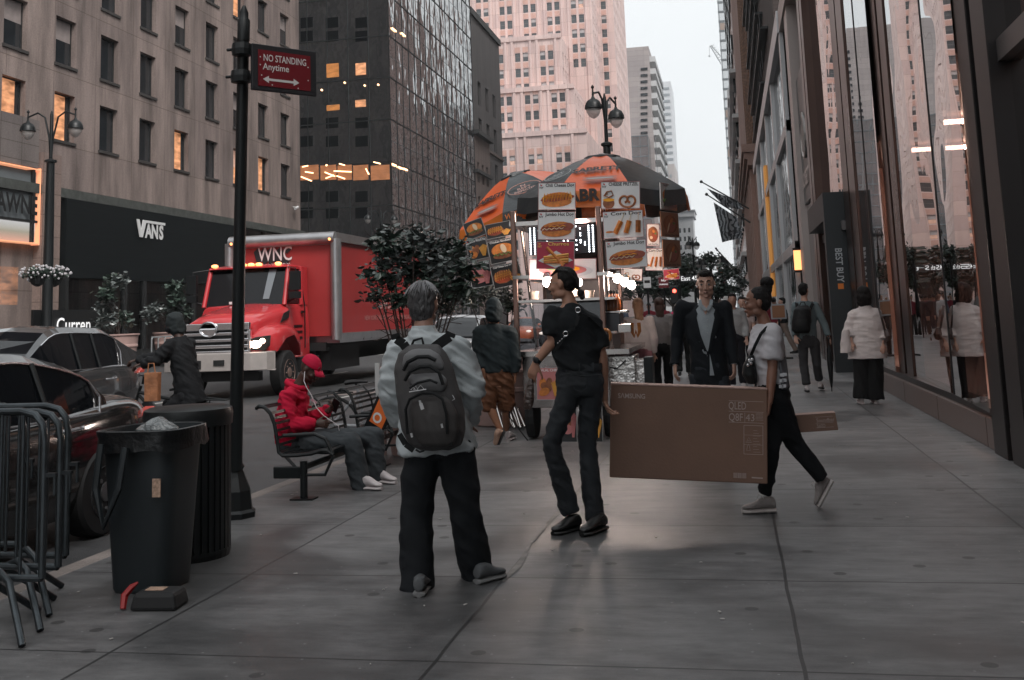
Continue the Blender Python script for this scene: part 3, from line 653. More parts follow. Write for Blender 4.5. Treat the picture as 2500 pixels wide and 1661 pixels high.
b = MB(); b.tube((X(1685), Y4+5, z(520)), (X(1684), Y4+5, z(468)), .18, .05); b.tube((X(1688), Y4+5, z(520)), (X(1688), Y4+5, z(478)), .15, .05); b.build('antenna', CW, ct)
# ------------------------------------------------------------------ right side: electronics store front
XG = 2.56
BRZ = M('bronze_cladding', (.06, .036, .03), .3, .8, noise_=(.8, .25, (1, 1, .3)))
BRD = M('dark_bronze', (.02, .017, .017), .38, .5)
GRAN = M('brown_granite', (.13, .095, .085), .35, noise_=(30, .3), bump=(20, .08))
MIRR = clear_glass(bpy.data.materials.new('store_glass'), (.62, .56, .55), 2.6, 0.0, .66, (.5, .22, .05))
st = thing('electronics_store_front', 'tall bronze and mirror-glass store front with brown stone base along the sidewalk', 'storefront', (XG, 0, 0))
def lb(b, y0, y1, x0, x1, z0, z1): b.bb(x0-XG, x1-XG, y0, y1, z0, z1)
YS0, YS1, HT_ = -14, 36.5, 11.2
base = MB()
for i in range(14):
    y0 = 22-2.6*(i+1); lb(base, y0+.006, y0+2.6-.006, 2.42, 4.2, 0, .30)
for i in range(1, 6):
    y0 = 29.2+(i-1)*1.5
base.build('base', GRAN, st, bevel=.012)
b = MB(); lb(b, -14, 22, 2.47, 2.7, .302, .38); b.build('sill', BRD, st)
def pil(y0, y1, x0=2.36, h=HT_, mats=(BRZ, BRD)):
    b = MB(); m = (y0+y1)/2
    b.mat(0); lb(b, m+.09, y1, x0, 2.7, .0, h); lb(b, y0, m-.09, x0, 2.7, .0, h); b.mat(1); lb(b, m-.09, m+.09, x0+.09, 2.7, 0, h)
    b.build('pilaster', list(mats), st, bevel=.01)
pil(16.6, 17.95, 2.54); pil(21.7, 23.9, 2.53); pil(29.0, 30.6)
pil(9.95, 11.15, 2.38, mats=(BRD, M('black_bronze', (.02, .02, .02), .4, .5)))
pil(4.6, 5.6, 2.38, mats=(BRD, BRD))
b = MB(); lb(b, 35.0, 36.4, 2.36, 2.7, 0, HT_); b.build('pilaster', M('pale_cladding', (.42, .36, .34), .35, .3), st)
b = MB()
for y in (13.35, 19.9, 7.6): lb(b, y-.015, y+.015, 2.46 if y == 13.35 else 2.51, 2.62, .38, HT_)
for y, mt in ((13.35, 0),): pass
b.split('mullion', BRD, st)
def pane(y0, y1, z0, z1, deg, name='glass_pane'):
    a = radians(deg); L_ = (y1-y0); b = MB()
    n = 1
    x1 = tan_(a)*L_; o = -tan_(radians(1.6))*3.24 if y0 == 11.15 else (-tan_(radians(1.2))*1.8 if y0 == 17.96 else 0)
    b.quad((o-x1, y0, z0), (o-x1, y0, z1), (o, y1, z1), (o, y1, z0)); return b.build(name, MIRR, st)
def tan_(a): return sin(a)/cos(a)
for y0, y1, d in ((11.15, 13.34, 2.7), (13.36, 16.58, 1.6), (17.96, 19.87, 1.2), (19.93, 21.7, 1.2)):
    pane(y0, y1, .38, HT_, d)
for y0, y1 in ((5.6, 7.57), (7.63, 9.95), (-14, 4.6)): pane(y0, y1, .38, HT_, 0)
pane(24.0, 29.0, 3.2, HT_, -.6); pane(30.6, 35.0, .38, 4.6, 0.)
b = MB(); lb(b, 4, 9.95, 2.46, 2.6, 3.55, 3.75); lb(b, 24, 29, 2.46, 2.62, 3.05, 3.25); b.split('transom', M('grey_transom', (.14, .13, .13), .4, .5), st)
b = MB(); lb(b, YS0, YS1+2, 2.30, 2.75, HT_, HT_+.75); b.build('top_beam', M('pale_beam', (.36, .30, .28), .4, .4), st)
b = MB(); lb(b, YS0, YS1, 2.75, 12, HT_, HT_+.7); lb(b, YS1, YS1+.3, 2.62, 12, 0, HT_); b.build('roof', BRD, st)
# interior
b = MB(); lb(b, -14, 24, 2.72, 14, .2, .36); b.build('floor', M('store_floor', (.62, .55, .53), .35), st)
b = MB(); lb(b, -14, 24, 9, 9.2, .36, HT_); lb(b, -14, -13.8, 2.8, 9, .36, HT_); lb(b, 23.7, 23.9, 2.8, 9, .36, HT_); b.build('back_wall', M('store_wall', (.35, .24, .21), .7, noise_=(.4, .4)), st)
b = MB(); lb(b, -14, 24, 2.75, 9, 4.3, 4.4); b.build('ceiling', M('store_ceiling', (.25, .2, .19), .7), st)
SHL = M('shop_light')
for y in (7.6, 12.1, 14.9, 17.2, 20.2):
    b = MB(); lb(b, y, y+.08, 3.4, 8.0, 4.15, 4.22); b.build('ceiling_light', M('store_strip', (1, 1, 1), .5, emit=((1, .62, .48), 11)), st)
b = MB(); lb(b, 12.6, 15.4, 4.8, 5.6, .36, 1.25); b.build('display_counter', M('pink_counter', (.5, .3, .25), .5), st)
b = MB(); lb(b, 13.2, 14.0, 6.2, 6.3, 1.9, 2.5); b.build('screen', M('screen', (.5, .55, .6), .4, emit=((.8, .9, 1), 1.5)), st)
b = MB(); lb(b, 17.8, 20.5, 4.5, 5.2, .36, 1.5); b.build('display_shelf', M('pink_counter'), st)
# portal with the vertical blade lettering
po = thing('store_entrance_portal', 'black entrance portal with vertical white store lettering and orange tag', 'portal', (2.12, 24.2, 0))
b = MB(); b.bb(0, .44, 0, .35, 0, 3.9); b.bb(.0, .44, .35, 4.7, 3.3, 3.9); b.build('frame', M('portal_black', (.018, .022, .025), .45), po)
b = MB(); b.T = Matrix.Translation((.22, -.004, 2.35)) @ Matrix.Rotation(-pi/2, 4, 'Y')
b.T = None; b.text('BEST BUY', (.24, -.004, 2.30), (0, 0, -1), (1, 0, 0), .2, 1, .02, maxw=.74)
b.build('lettering', M('grey_letter', (.5, .52, .54), .5), po)
b = MB(); b.poly([(-.07, -.06), (.05, -.06), (.05, .06), (-.07, .06)], (.25, -.004, 1.84), (1, 0, 0), (0, 0, 1)); b.build('tag_mark', M('orange_tag', (.8, .22, .03), .5), po)
# crest banner
cb = thing('crest_sign_banner', 'tall dark blue-grey shop panel with oval crest and pale raised letters', 'sign', (2.5, 30.7, 0))
b = MB(); b.bb(0, .05, 0, 4.2, 4.6, 8.6); b.build('panel', M('slate_panel', (.035, .05, .055), .35), cb)
b = MB(); b.path([(-.04, 2.2+.75*cos(t*pi/10), 6.5+.62*sin(t*pi/10)) for t in range(20)], .045, 5, True); b.path([(-.04, 2.2+.3*cos(t*pi/4+.3)*(1+.4*(t % 2)), 6.5+.5*sin(t*pi/4)*(1+.2*(t % 3))) for t in range(8)], .04, 5, True)
b.prism([(-.3, -.2), (0, -.45), (.3, -.2), (.3, .3), (-.3, .3)], (-.05, 2.2, 6.5), (0, 1, 0), (0, 0, 1), (.04, 0, 0)); b.build('crest', M('pale_metal', (.5, .47, .45), .35, .5), cb)
b = MB(); b.text('NOISETTE', (-.05, 2.2, 5.25), (0, -1, 0), (0, 0, 1), .62, 1, .03, maxw=3.7); b.build('lettering', M('pale_metal'), cb)
# door below it
b = MB(); lb(b, 30.6, 35, 2.7, 2.8, 0, 4.6); b.build('door_recess', M('door_recess', (.05, .035, .03), .5), st)
b = MB(); lb(b, 24.1, 29, 4.0, 4.1, 0, 3.3); b.build('door_wall', M('door_recess'), st)
WL = M('wall_lantern', (1, .5, .25), .5, emit=((1, .35, .12), 1.3))
def lantern(px, y0, y1, Y, label):
    a = HY(px, y0, Y); c = HY(px, y1, Y); t = thing('wall_lantern', label, 'lamp', (2.3, Y, 0))
    b = MB(); b.bb(-.1, .12, -.12, .12, c.z, a.z); b.build('lamp_shade', WL, t); b = MB(); b.bb(-.13, .26, -.15, .15, a.z, a.z+.08); b.bb(-.13, .26, -.15, .15, c.z-.08, c.z); b.build('bracket', BRD, t)
lantern(1943, 612, 660, 37.5, 'tall orange glowing wall lantern beside the electronics store')
# next shop: white metal frames and orange vertical strips
ns = thing('white_frame_shop_front', 'shop front with white metal frames and tall glowing orange strips', 'storefront', (2.42, 38.5, 0))
Wm = M('white_metal_frame', (.5, .5, .51), .35, .4); b = MB()
for y, w in ((0, .7), (9, .8), (17, .8), (26, 1.0), (36, 1.2)): b.bb(-.12, .3, y, y+w, 0, 11.2)
b.bb(-.1, .3, 0, 40, 3.3, 3.7); b.bb(-.1, .3, 0, 40, 7.6, 8.0); b.bb(-.18, .4, 0, 42, 11.2, 12.0); b.build('frame', Wm, ns)
b = MB(); b.bb(.02, .1, 0, 40, 0, 11.2); b.build('glass_wall', MG1, ns)
for y in (23.2,):
    b = MB(); b.bb(-.1, .02, y, y+1.5, 2.0, 9.4); b.build('glowing_strip', M('orange_glow', (.6, .3, .08), .5, emit=((1, .42, .1), .15)), ns)
# tall dark building above the shops with irregular fire-escape edge
db = thing('dark_ornate_block', 'dark block with projecting ironwork ledges above the shop fronts', 'building', (2.9, 52, 0))
b = MB(); b.bb(0, 20, 0, 43, 11.3, 30); b.build('wall', stone('dark_brown_block', (.07, .05, .045), .3, (.6, .2, .02)), db)
b = MB()
for i in range(12):
    z = 12+i*2.2; b.bb(-.45, .0, 5+(i*5) % 9, 30+(i*7) % 11, z, z+.14); 
    for k in range(10): b.bb(-.44, -.40, 6+k*2.6, 6.1+k*2.6, z, z+1.0)
b.build('ironwork', M('black_metal'), db)
# pink stone building with cornice + brown brick tower above
ps = thing('pink_stone_building', 'pink stone building with bracketed cornice carrying long flag poles', 'building', (2.42, 82, 0))
PK = stone('pink_sandstone', (.40, .255, .21), .15); b = MB()
b.bb(0, 20, 0, 43, 0, 12.6)
b.build('wall', PK, ps)
b = MB(); b.bb(-.75, .0, .0, 43, 12.6, 13.1); b.bb(-.5, .0, 0, 43, 12.1, 12.6); b.bb(-.9, 20, -.2, 43.2, 13.1, 13.7); b.build('cornice', PK, ps)
b = MB()
for i in range(8): b.bb(-.35, -.01, 1.5+i*5.2, 3.3+i*5.2, 0, 12.0)
b.build('pilaster', PK, ps)
b = MB()
for i in range(8):
    for k in range(3): b.bb(-.06, -.01, 3.7+i*5.2+k*.95, 4.3+i*5.2+k*.95, .6, 8.5)
b.build('shop_window', M('black_glass'), ps)
bt = thing('brown_brick_tower', 'tall brown brick tower rising above the pink cornice', 'building', (3.2, 84, 0))
BBK = stone('orange_brown_brick', (.27, .135, .075), .3, (.5, .35, .06, .5)); b = MB(); b.bb(0, 20, 0, 41, 13.75, 95); b.build('wall', BBK, bt)
b = MB()
for i in range(9):
    b.bb(-.3, -.01, 1+i*4.8, 2.2+i*4.8, 13.75, 95)
b.build('pier', BBK, bt)
b = MB()
for i in range(8):
    for k in range(18): b.bb(-.05, -.01, 2.9+i*4.8, 4.9+i*4.8, 16+k*3.9, 18.2+k*3.9)
b.build('window', M('black_glass'), bt)
# row beyond: dark slab, glass tower
mb_ = thing('white_windowed_facade', 'narrow grey and white facade with black window openings past the flags', 'building', (2.5, 140, 0))
b = MB(); b.bb(0, 18, 0, 80, 0, 64); b.build('wall', stone('mottled_facade', (.42, .30, .27), .25), mb_)
rn = random.Random(4)
for k in range(8):
    b = MB()
    for j in range(20): b.bb(-.3*(j % 2)-.02, -.01, 4+k*9, 7+k*9, 3+j*3, 5.1+j*3)
    o = b.build('window', M('black_glass'), mb_)
b = MB()
for j in range(5): b.bb(-.8, -.01, 0, 80, 8+j*6, 8.5+j*6)
b.build('ledge', M('white_band'), mb_)
gt2 = thing('dark_slate_tower', 'dark banded block beyond the white windowed facade', 'building', (2.6, 230, 0))
b = MB(); b.bb(0, 30, 0, 60, 0, 50); b.build('wall', M('slate_concrete', (.05, .05, .055), .6, noise_=(.3, .3)), gt2); b = MB(); [b.bb(-.5, .0, 0, 60, 2+k*4, 4+k*4) for k in range(12)]; b.split('floor_band', M('white_band'), gt2)
gt3 = thing('blue_glass_tower', 'blue-grey glass tower at the right side of the sky gap', 'building', (0, 0, 0))
p = HX(1797, 700, 2.6); Yg = 440; a = HY(1797, 700, Yg); c = HY(1840, 300, Yg)
b = MB(); b.bb(a.x, a.x+40, Yg, Yg+50, 0, 190); b.build('glass_wall', mirror_glass('slate_glass', (.07, .09, .10), .12, (.05, .05, (1, 1, 1))), gt3)
b = MB()
for i in range(46): b.bb(a.x-.2, a.x+40, Yg-.3, Yg-.02, i*4.1, i*4.1+.9)
for i in range(9): b.bb(a.x+i*2.4, a.x+i*2.4+.3, Yg-.35, Yg-.04, 0, 190)
b.build('mullion', M('mullion_grey'), gt3)
rn = random.Random(8)
b = MB()
for i in range(26):
    x = a.x+rn.randrange(6)*2.4; z = 45+rn.randrange(34)*4.1; b.bb(x+.3, x+2.3, Yg-.06, Yg-.02, z+.9, z+4)
b.build('warm_blind', M('warm_blind', (.3, .22, .18), .6), gt3)
# construction crane far behind
crn = thing('construction_crane', 'faint construction crane jib against the grey sky', 'crane', (0, 0, 0)); Yc_ = 720
b = MB(); p, q = HY(1734, 112, Yc_), HY(1762, 158, Yc_)
n_ = V((0, 0, 1)).cross(V((0, 1, 0)))
b.tube(p, q, .5, n=4); o_ = V((2.2, 0, 1.2)); b.tube(p+o_*.3, q+o_*1.3, .4, n=4)
for i in range(8): t = i/8; b.tube(p.lerp(q, t), p.lerp(q, t+.06)+o_, .25, n=4)
b.tube(HY(1732, 112, Yc_), HY(1732, 136, Yc_), .15, n=4); b.ball(HY(1732, 137, Yc_), .8, 6, 4); b.build('jib', M('crane_grey', (.4, .41, .42), .6), crn)
b = MB(); q2 = HY(1775, 180, Yc_); b.tube(q2, V((q2.x, q2.y, 0)), 1, n=4); b.tube(q, q2, .6, n=4); b.build('mast', M('crane_grey'), crn)
# ---- buildings beyond the frame that shade the avenue and show up in reflections
def mass(label, x0, x1, y0, y1, h, mat, wins, face):
    t = thing('street_block', label, 'building', (0, 0, 0)); b = MB(); b.bb(x0, x1, y0, y1, 0, h); b.build('wall', mat, t)
    b = MB(); x = x1 if face > 0 else x0
    for i in range(int((y1-y0)/4)):
        for k in range(int(h/4)-1): b.bb(x-.02 if face > 0 else x-.08, x+.08 if face > 0 else x+.02, y0+1+i*4, y0+2.7+i*4, 3+k*4, 5.3+k*4)
    o = b.build('window', GLASS, t); o['kind'] = 'stuff'
mass('plain beige block behind the viewer on the far side of the avenue', -60, -28, -70, 29.5, 24, BEIGE, 0, 1)
mass('plain brown block behind the viewer above the store side', 3.4, 30, -60, 36, 40, stone('brown_mass', (.16, .12, .1), .3), 0, -1) if False else None
b = MB(); 
up = thing('upper_store_block', 'brown upper storeys set back above the mirror-glass store front', 'building', (0, 0, 0))
b.bb(5.5, 26, -60, 36, 11.95, 21); b.build('wall', stone('brown_mass', (.16, .12, .1), .3), up)
b = MB()
for i in range(20):
    for k in range(2): b.bb(5.4, 5.5, -55+i*4.4, -53+i*4.4, 14+k*4, 16.4+k*4)
o = b.build('window', GLASS, up); o['kind'] = 'stuff'
# far tree line and distant ground-level clutter handled with the crowd
# ---- flags on the pink building
POLE = M('flag_pole', (.06, .06, .06), .4)
def flag_pole(base, tip, label, grp): 
    t = thing('flag_pole', label, 'flagpole', base, 0, grp); b = MB(); b.tube(base, tip, .075, .05, 8); b.ball(tip, .14, 8, 6); b.build('pole', POLE, t, world=True, smooth=True); return t
def cloth(name, label, P, nu, nv, mat, amp=.2, cat='flag', thick=True, parent=None, seed=0):
    """P(u,v)->Vector bilinear corners with waves"""
    A, B, C_, D = P; b = MB(); vs = []
    nrm = (B-A).cross(D-A).normalized()
    for j in range(nv+1):
        for i in range(nu+1):
            u, v = i/nu, j/nv; p = (A*(1-u)+B*u)*(1-v)+(D*(1-u)+C_*u)*v
            p = p+nrm*amp*(noise.noise(V((u*3+seed, v*1.2, seed)))+.5*sin(u*9+v*3))*(.3+v); vs.append(p)
    b.add(vs, [(j*(nu+1)+i, j*(nu+1)+i+1, (j+1)*(nu+1)+i+1, (j+1)*(nu+1)+i) for j in range(nv) for i in range(nu)])
    return b
FL1 = M('palm_print_flag', (.3, .32, .34), .8); n, bb_ = nodes_of(FL1); N = n.nodes.new
t_ = N('ShaderNodeTexCoord'); z_ = N('ShaderNodeTexWave'); z_.inputs['Scale'].default_value = .9; z_.inputs['Distortion'].default_value = 14; z_.inputs['Detail'].default_value = 3; n.links.new(t_.outputs['Object'], z_.inputs['Vector'])
r_ = N('ShaderNodeValToRGB'); r_.color_ramp.elements[0].position = .45; r_.color_ramp.elements[1].position = .5; r_.color_ramp.elements[0].color = (.035, .04, .045, 1); r_.color_ramp.elements[1].color = (.32, .34, .36, 1); n.links.new(z_.outputs[0], r_.inputs[0])
n.links.new(r_.outputs[0], bb_.inputs['Base Color'])
FY = 95
flag_pole(HY(1840, 516, FY), HY(1712, 444, FY), 'upper of two long flagpoles slanting from the pink building', 'long flagpoles on the pink building')
flag_pole(HY(1832, 544, FY-4), HY(1725, 475, FY-4), 'lower of two long flagpoles slanting from the pink building', 'long flagpoles on the pink building')
Pq = lambda pts, Y: [HY(a_, b_, Y) for a_, b_ in pts]
b = cloth('flag', '', Pq([(1742, 494), (1800, 532), (1813, 580), (1763, 592)], FY-4), 14, 12, FL1, .25)
fo = thing('flag', 'grey flag with black palm print and script lettering hanging over the sidewalk', 'flag', HY(1763, 592, FY-4)); b.build('cloth', FL1, fo, world=True, smooth=True)
b = MB(); a_ = HY(1787, 567, FY-4.4); U_ = (HY(1812, 563, FY-4.4)-HY(1763, 570, FY-4.4)).normalized(); b.text('Tommy Bahama', a_, U_, (0, 0, 1), .42, 1, .02, maxw=1.65); a_ = HY(1787, 578, FY-4.4); b.text('NEW YORK', a_, U_, (0, 0, 1), .25, maxw=.9); b.build('lettering', M('flag_ink', (.03, .03, .035), .7), fo, world=True)
b = cloth('flag', '', Pq([(1726, 460), (1800, 492), (1818, 512), (1770, 506)], FY-.1), 14, 6, FL1, .5, seed=5)
fo = thing('flag', 'twisted black and grey flag wrapped round the upper long flagpole', 'flag', HY(1770, 506, FY)); b.build('cloth', FL1, fo, world=True, smooth=True)
F2 = 135
for i, (bx, by, tx, ty) in enumerate(((1835, 700, 1748, 607), (1829, 699, 1751, 611), (1823, 702, 1757, 618), (1818, 706, 1762, 626))):
    flag_pole(HY(bx, by, F2+i*3), HY(tx, ty, F2+i*3), ('topmost', 'second', 'third', 'lowest')[i]+' pole in the fan of dark flagpoles low on the avenue', 'fan of dark flagpoles')
cc = [M('flag_green_grey', (.10, .12, .12), .8), M('flag_white', (.55, .53, .52), .8), M('flag_orange', (.75, .16, .05), .8), M('flag_dark', (.02, .025, .03), .8), M('flag_red', (.4, .05, .06), .8)]
fo = thing('flag', 'orange, white and dark tricolour flag drooping from the fan of poles', 'flag', HY(1756, 660, F2))
for nm, pts, mt in (('white_band', [(1750, 634), (1757, 624), (1764, 660), (1749, 652)], 1), ('orange_band', [(1749, 652), (1764, 660), (1772, 680), (1753, 668)], 2), ('dark_band', [(1752, 620), (1779, 640), (1780, 668), (1765, 655)], 3)):
    cloth('', '', Pq(pts, F2), 6, 6, None, .1).build(nm, cc[mt], fo, world=True, smooth=True)
fo = thing('flag', 'red and white striped national flag under the dark flagpoles', 'flag', HY(1787, 672, F2+4))
A = Pq([(1779, 655), (1793, 652), (1786, 678), (1777, 668)], F2+4)
for i in range(6):
    f0, f1 = i/6, (i+1)/6; P = [A[0].lerp(A[1], f0), A[0].lerp(A[1], f1), A[3].lerp(A[2], f1), A[3].lerp(A[2], f0)]; cloth('', '', P, 2, 6, None, .05).build('stripe', cc[1 if i % 2 else 4], fo, world=True)
fo = thing('flag', 'small striped flag hanging lowest behind the suited man\'s shoulder', 'flag', HY(1768, 695, F2+4))
A = Pq([(1763, 680), (1772, 676), (1776, 690), (1770, 697)], F2+4)
for i in range(4):
    f0, f1 = i/4, (i+1)/4; P = [A[0].lerp(A[1], f0), A[0].lerp(A[1], f1), A[3].lerp(A[2], f1), A[3].lerp(A[2], f0)]; cloth('', '', P, 2, 4, None, .05).build('stripe', cc[1 if i % 2 else 4], fo, world=True)
# ------------------------------------------------------------------ shared object materials
BLK = M('black_paint', (.007, .009, .010), .4, spec=.4, bump=(60, .05))
BLKR = M('black_rubber', (.012, .012, .013), .7)
STEEL = M('stainless_steel', (.5, .47, .45), .22, 1., noise_=(2, .12, (1, 1, 8)))
GALV = M('galvanised_steel', (.065, .075, .082), .38, .8, noise_=(8, .3))
CHR = M('chrome', (.8, .8, .82), .2, 1.)
def skin(b, rings, cap=True, closed=False):
    n = len(rings[0]); vs = [V(p) for r in rings for p in r]; fs = []
    m = n if closed else n-1
    for j in range(len(rings)-1):
        for i in range(m): fs.append((j*n+i, j*n+(i+1) % n, (j+1)*n+(i+1) % n, (j+1)*n+i))
    if cap: fs += [tuple(range(n))[::-1], tuple(range((len(rings)-1)*n, len(rings)*n))]
    return b.add(vs, fs)
# ------------------------------------------------------------------ truck
RED = M('truck_red', (.52, .035, .042), .22, coat=.6, noise_=(1.5, .06)); DRED = M('box_red', (.38, .035, .035), .45, noise_=(.8, .12))
tk = thing('box_truck', 'red laundry box truck with lit headlight and chrome grille coming down the avenue', 'truck', (-11.2, 22, -.13))
def Z(py, Y): return HY(700, py, Y).z+.13
# cargo box
bx0, bx1, by0, by1 = -1.2, 1.63, 3.2, 11.6; zb, zt = 1.16, 3.82
b = MB(); b.bb(bx0+.05, bx1-.05, by0+.03, by1, zb+.1, zt-.08); b.build('cargo_box', DRED, tk)
b = MB()
b.path([(bx0, by0-.02, zt-.14), (bx1, by0-.02, zt-.14)], .16, 12); b.bb(bx0, bx1, by0-.03, by0+.1, zt-.30, zt-.2)
for x in (bx0, bx1): b.path([(x, by0, zb), (x, by0, zt-.16)], .14, 12)
b.bb(bx1-.06, bx1+.02, by0, by1, zt-.22, zt); b.bb(bx1-.06, bx1+.02, by0, by1, zb-.02, zb+.16); b.bb(bx0, bx1, by0, by1, zt-.08, zt-.02); b.bb(bx0, bx1, by0+.2, by1, zb-.08, zb+.1)
b.build('box_trim', M('aluminium_trim', (.42, .42, .43), .32, .8, noise_=(3, .15)), tk, smooth=True)
b = MB()
xl = HY(668, 613, 25.1).x+11.2; zl = Z(620, 25.1)
for k, (m_, dx, dz, y) in enumerate(((1, -.07, -.06, by0-.005), (0, 0, 0, by0-.012))):
    b.mat(m_)
    for i in range(6 if m_ else 1): b.text('WNC', (xl+dx*i/3, y+.0007*i, zl+dz*i/3), (1, 0, 0), (0, 0, 1), .5, 1, .008 if m_ == 0 else .014, maxw=.92)
b.build('lettering', [WHT, M('lettering_shadow', (.015, .015, .018), .5)], tk)
b = MB(); b.text('LAUNDRY', (xl, by0-.012, zl-.27), (1, 0, 0), (0, 0, 1), .12, 1, 0, maxw=.8); b.build('lettering', WHT, tk)
b = MB(); a_ = HX(958, 742, -9.56); b.text('LAUNDRY', (bx1-.035, a_.y-22+.3, a_.z+.13), (0, 1, 0), (0, 0, 1), .42, 1, .02, maxw=3.0)
a_ = HX(962, 775, -9.56); b.text("NEW YORK'S INDUSTRY LEADING COMMERCIAL LAUNDRY", (bx1-.035, a_.y-22+.1, a_.z+.13), (0, 1, 0), (0, 0, 1), .17, maxw=5.0); b.build('lettering', M('pink_letter', (.6, .3, .28), .5), tk)
# cab
b = MB(); cx = -.17
def ring(w, zlo, zhi, y, wt=None, c=0, r=.14):
    zhi = zhi-.07 if zhi > 2.5 else zhi
    wt = w if wt is None else wt
    return [(c-w, y, zlo), (c-w, y, zlo+(zhi-zlo)*.55), (c-wt, y, zhi-r), (c-wt+r*.3, y, zhi-r*.3), (c-wt+r, y, zhi), (c, y, zhi+.03), (c+wt-r, y, zhi), (c+wt-r*.3, y, zhi-r*.3), (c+wt, y, zhi-r), (c+w, y, zlo+(zhi-zlo)*.55), (c+w, y, zlo)]
skin(b, [ring(1.06, .75, 2.02, 1.75, 1.04, cx), ring(1.1, .7, 2.1, 1.9, 1.06, cx), ring(1.1, .7, 2.1, 3.15, 1.06, cx)])
skin(b, [ring(1.0, 2.95, 3.04, 2.02, .98, cx, .06), ring(1.03, 2.92, 3.1, 2.25, .98, cx, .1), ring(1.03, 2.9, 3.1, 3.15, .98, cx, .1)])
for s in (-1, 1):
    b.path([(cx+s*1.03, 1.8, 2.04), (cx+s*1.0, 2.12, 2.98)], .055, 8); b.path([(cx+s*1.05, 2.75, 2.04), (cx+s*1.0, 2.8, 2.98)], .06, 8); b.bb(cx+s*1.02-.04, cx+s*1.02+.04, 2.8, 3.15, 2.05, 2.98)
b.build('cab', RED, tk, smooth=True, bevel=.01)
b = MB(); b.quad((cx-.99, 1.82, 2.06), (cx+.99, 1.82, 2.06), (cx+.95, 2.13, 2.96), (cx-.95, 2.13, 2.96)); b.quad((cx+1.02, 1.88, 2.08), (cx+1.02, 2.75, 2.08), (cx+.99, 2.78, 2.93), (cx+.99, 2.15, 2.93)); b.quad((cx-1.02, 1.88, 2.08), (cx-1.02, 2.75, 2.08), (cx-.99, 2.78, 2.93), (cx-.99, 2.15, 2.93)); b.quad((cx-1, 3.0, 2.0), (cx+1, 3.0, 2.0), (cx+.97, 3.0, 2.98), (cx-.97, 3.0, 2.98))
b.build('windscreen', M('truck_glass', (.008, .009, .011), .05, spec=.35), tk)
b = MB(); b.quad((cx+.46, 1.855, 2.2), (cx+.62, 1.855, 2.2), (cx+.72, 2.105, 2.93), (cx+.52, 2.105, 2.93)); b.build('screen_reflection_strip', M('painted_screen_reflection', (.2, .23, .25), .4), tk)  # pale strip just proud of the glass, a painted reflection
b = MB(); b.bb(cx-.35, cx+.0, 1.74, 1.8, 2.10, 2.16); b.build('paper', WHT, tk)
for x in (-.9, -.15, .05, .25, .75):
    b = MB(); b.ball((cx+x, 2.10, 3.04), (.09, .08, .045), 10, 6); b.build('marker_lamp', M('amber_lamp', (1, .3, .1), .3, emit=((1, .35, .12), 1.8)), tk)
for x in (bx0+.1, bx1-.1):
    b = MB(); b.ball((x, by0-.14, zt-.17), .05, 8, 5); b.build('marker_lamp', M('amber_lamp'), tk)
# hood: rings along y
b = MB()
def hood(w, zlo, zt_, y, cr_=.12): return [(-w, y, zlo), (-w, y, zt_-.22), (-w+.05, y, zt_-.1), (-w+.2, y, zt_-.02), (-w*.45, y, zt_+.03), (0, y, zt_+cr_*.4), (w*.45, y, zt_+.03), (w-.2, y, zt_-.02), (w-.05, y, zt_-.1), (w, y, zt_-.22), (w, y, zlo)]
skin(b, [hood(.72, 1.5, 1.62, .12), hood(.8, 1.3, 1.74, .2), hood(.86, 1.1, 1.84, .6), hood(.95, 1.0, 1.96, 1.2), hood(1.0, .9, 2.05, 1.8)])
b.build('hood', RED, tk, smooth=True, edge=50)
for s in (-1, 1):
    b = MB(); rg = []
    for y, xi, xo, zl_, zh in ((.12, .70, 1.0, 1.02, 1.22), (.2, .70, 1.14, .98, 1.36), (.5, .72, 1.26, 1.0, 1.52), (.9, .8, 1.30, 1.28, 1.60), (1.35, .86, 1.30, 1.34, 1.60), (1.7, .95, 1.27, 1.12, 1.5), (1.95, 1.0, 1.2, .85, 1.3)):
        rg.append([(s*xi, y, zl_), (s*xi, y, zh), (s*(xi*.6+xo*.4), y, zh+.01), (s*(xo-.1), y, zh-.05), (s*xo, y, zh-.17), (s*xo, y, zl_)])
    skin(b, rg, closed=True); b.build('fender', RED, tk, smooth=True, edge=60)
    b = MB(); b.prism([(.0, .02), (.08, .26), (.20, .30), (.52, .33), (.50, .1), (.40, .0)] if s > 0 else [(-.0, .02), (-.08, .26), (-.20, .30), (-.52, .33), (-.50, .1), (-.40, .0)], (s*.72, .1, 1.03), (1, 0, 0), (0, 0, 1), (0, .1, 0)); h = b.build('headlight', M('lamp_bezel', (.03, .03, .03), .2), tk, bevel=.01)
    b = MB(); b.ball((s*.92, .1, 1.17), (.14, .05, .085), 14, 8); b.ball((s*1.08, .1, 1.24), (.07, .04, .06), 12, 6); b.build('bulb', M('headlight_glow', (1, .8, .7), .3, emit=((1, .66, .5), 5)), h)
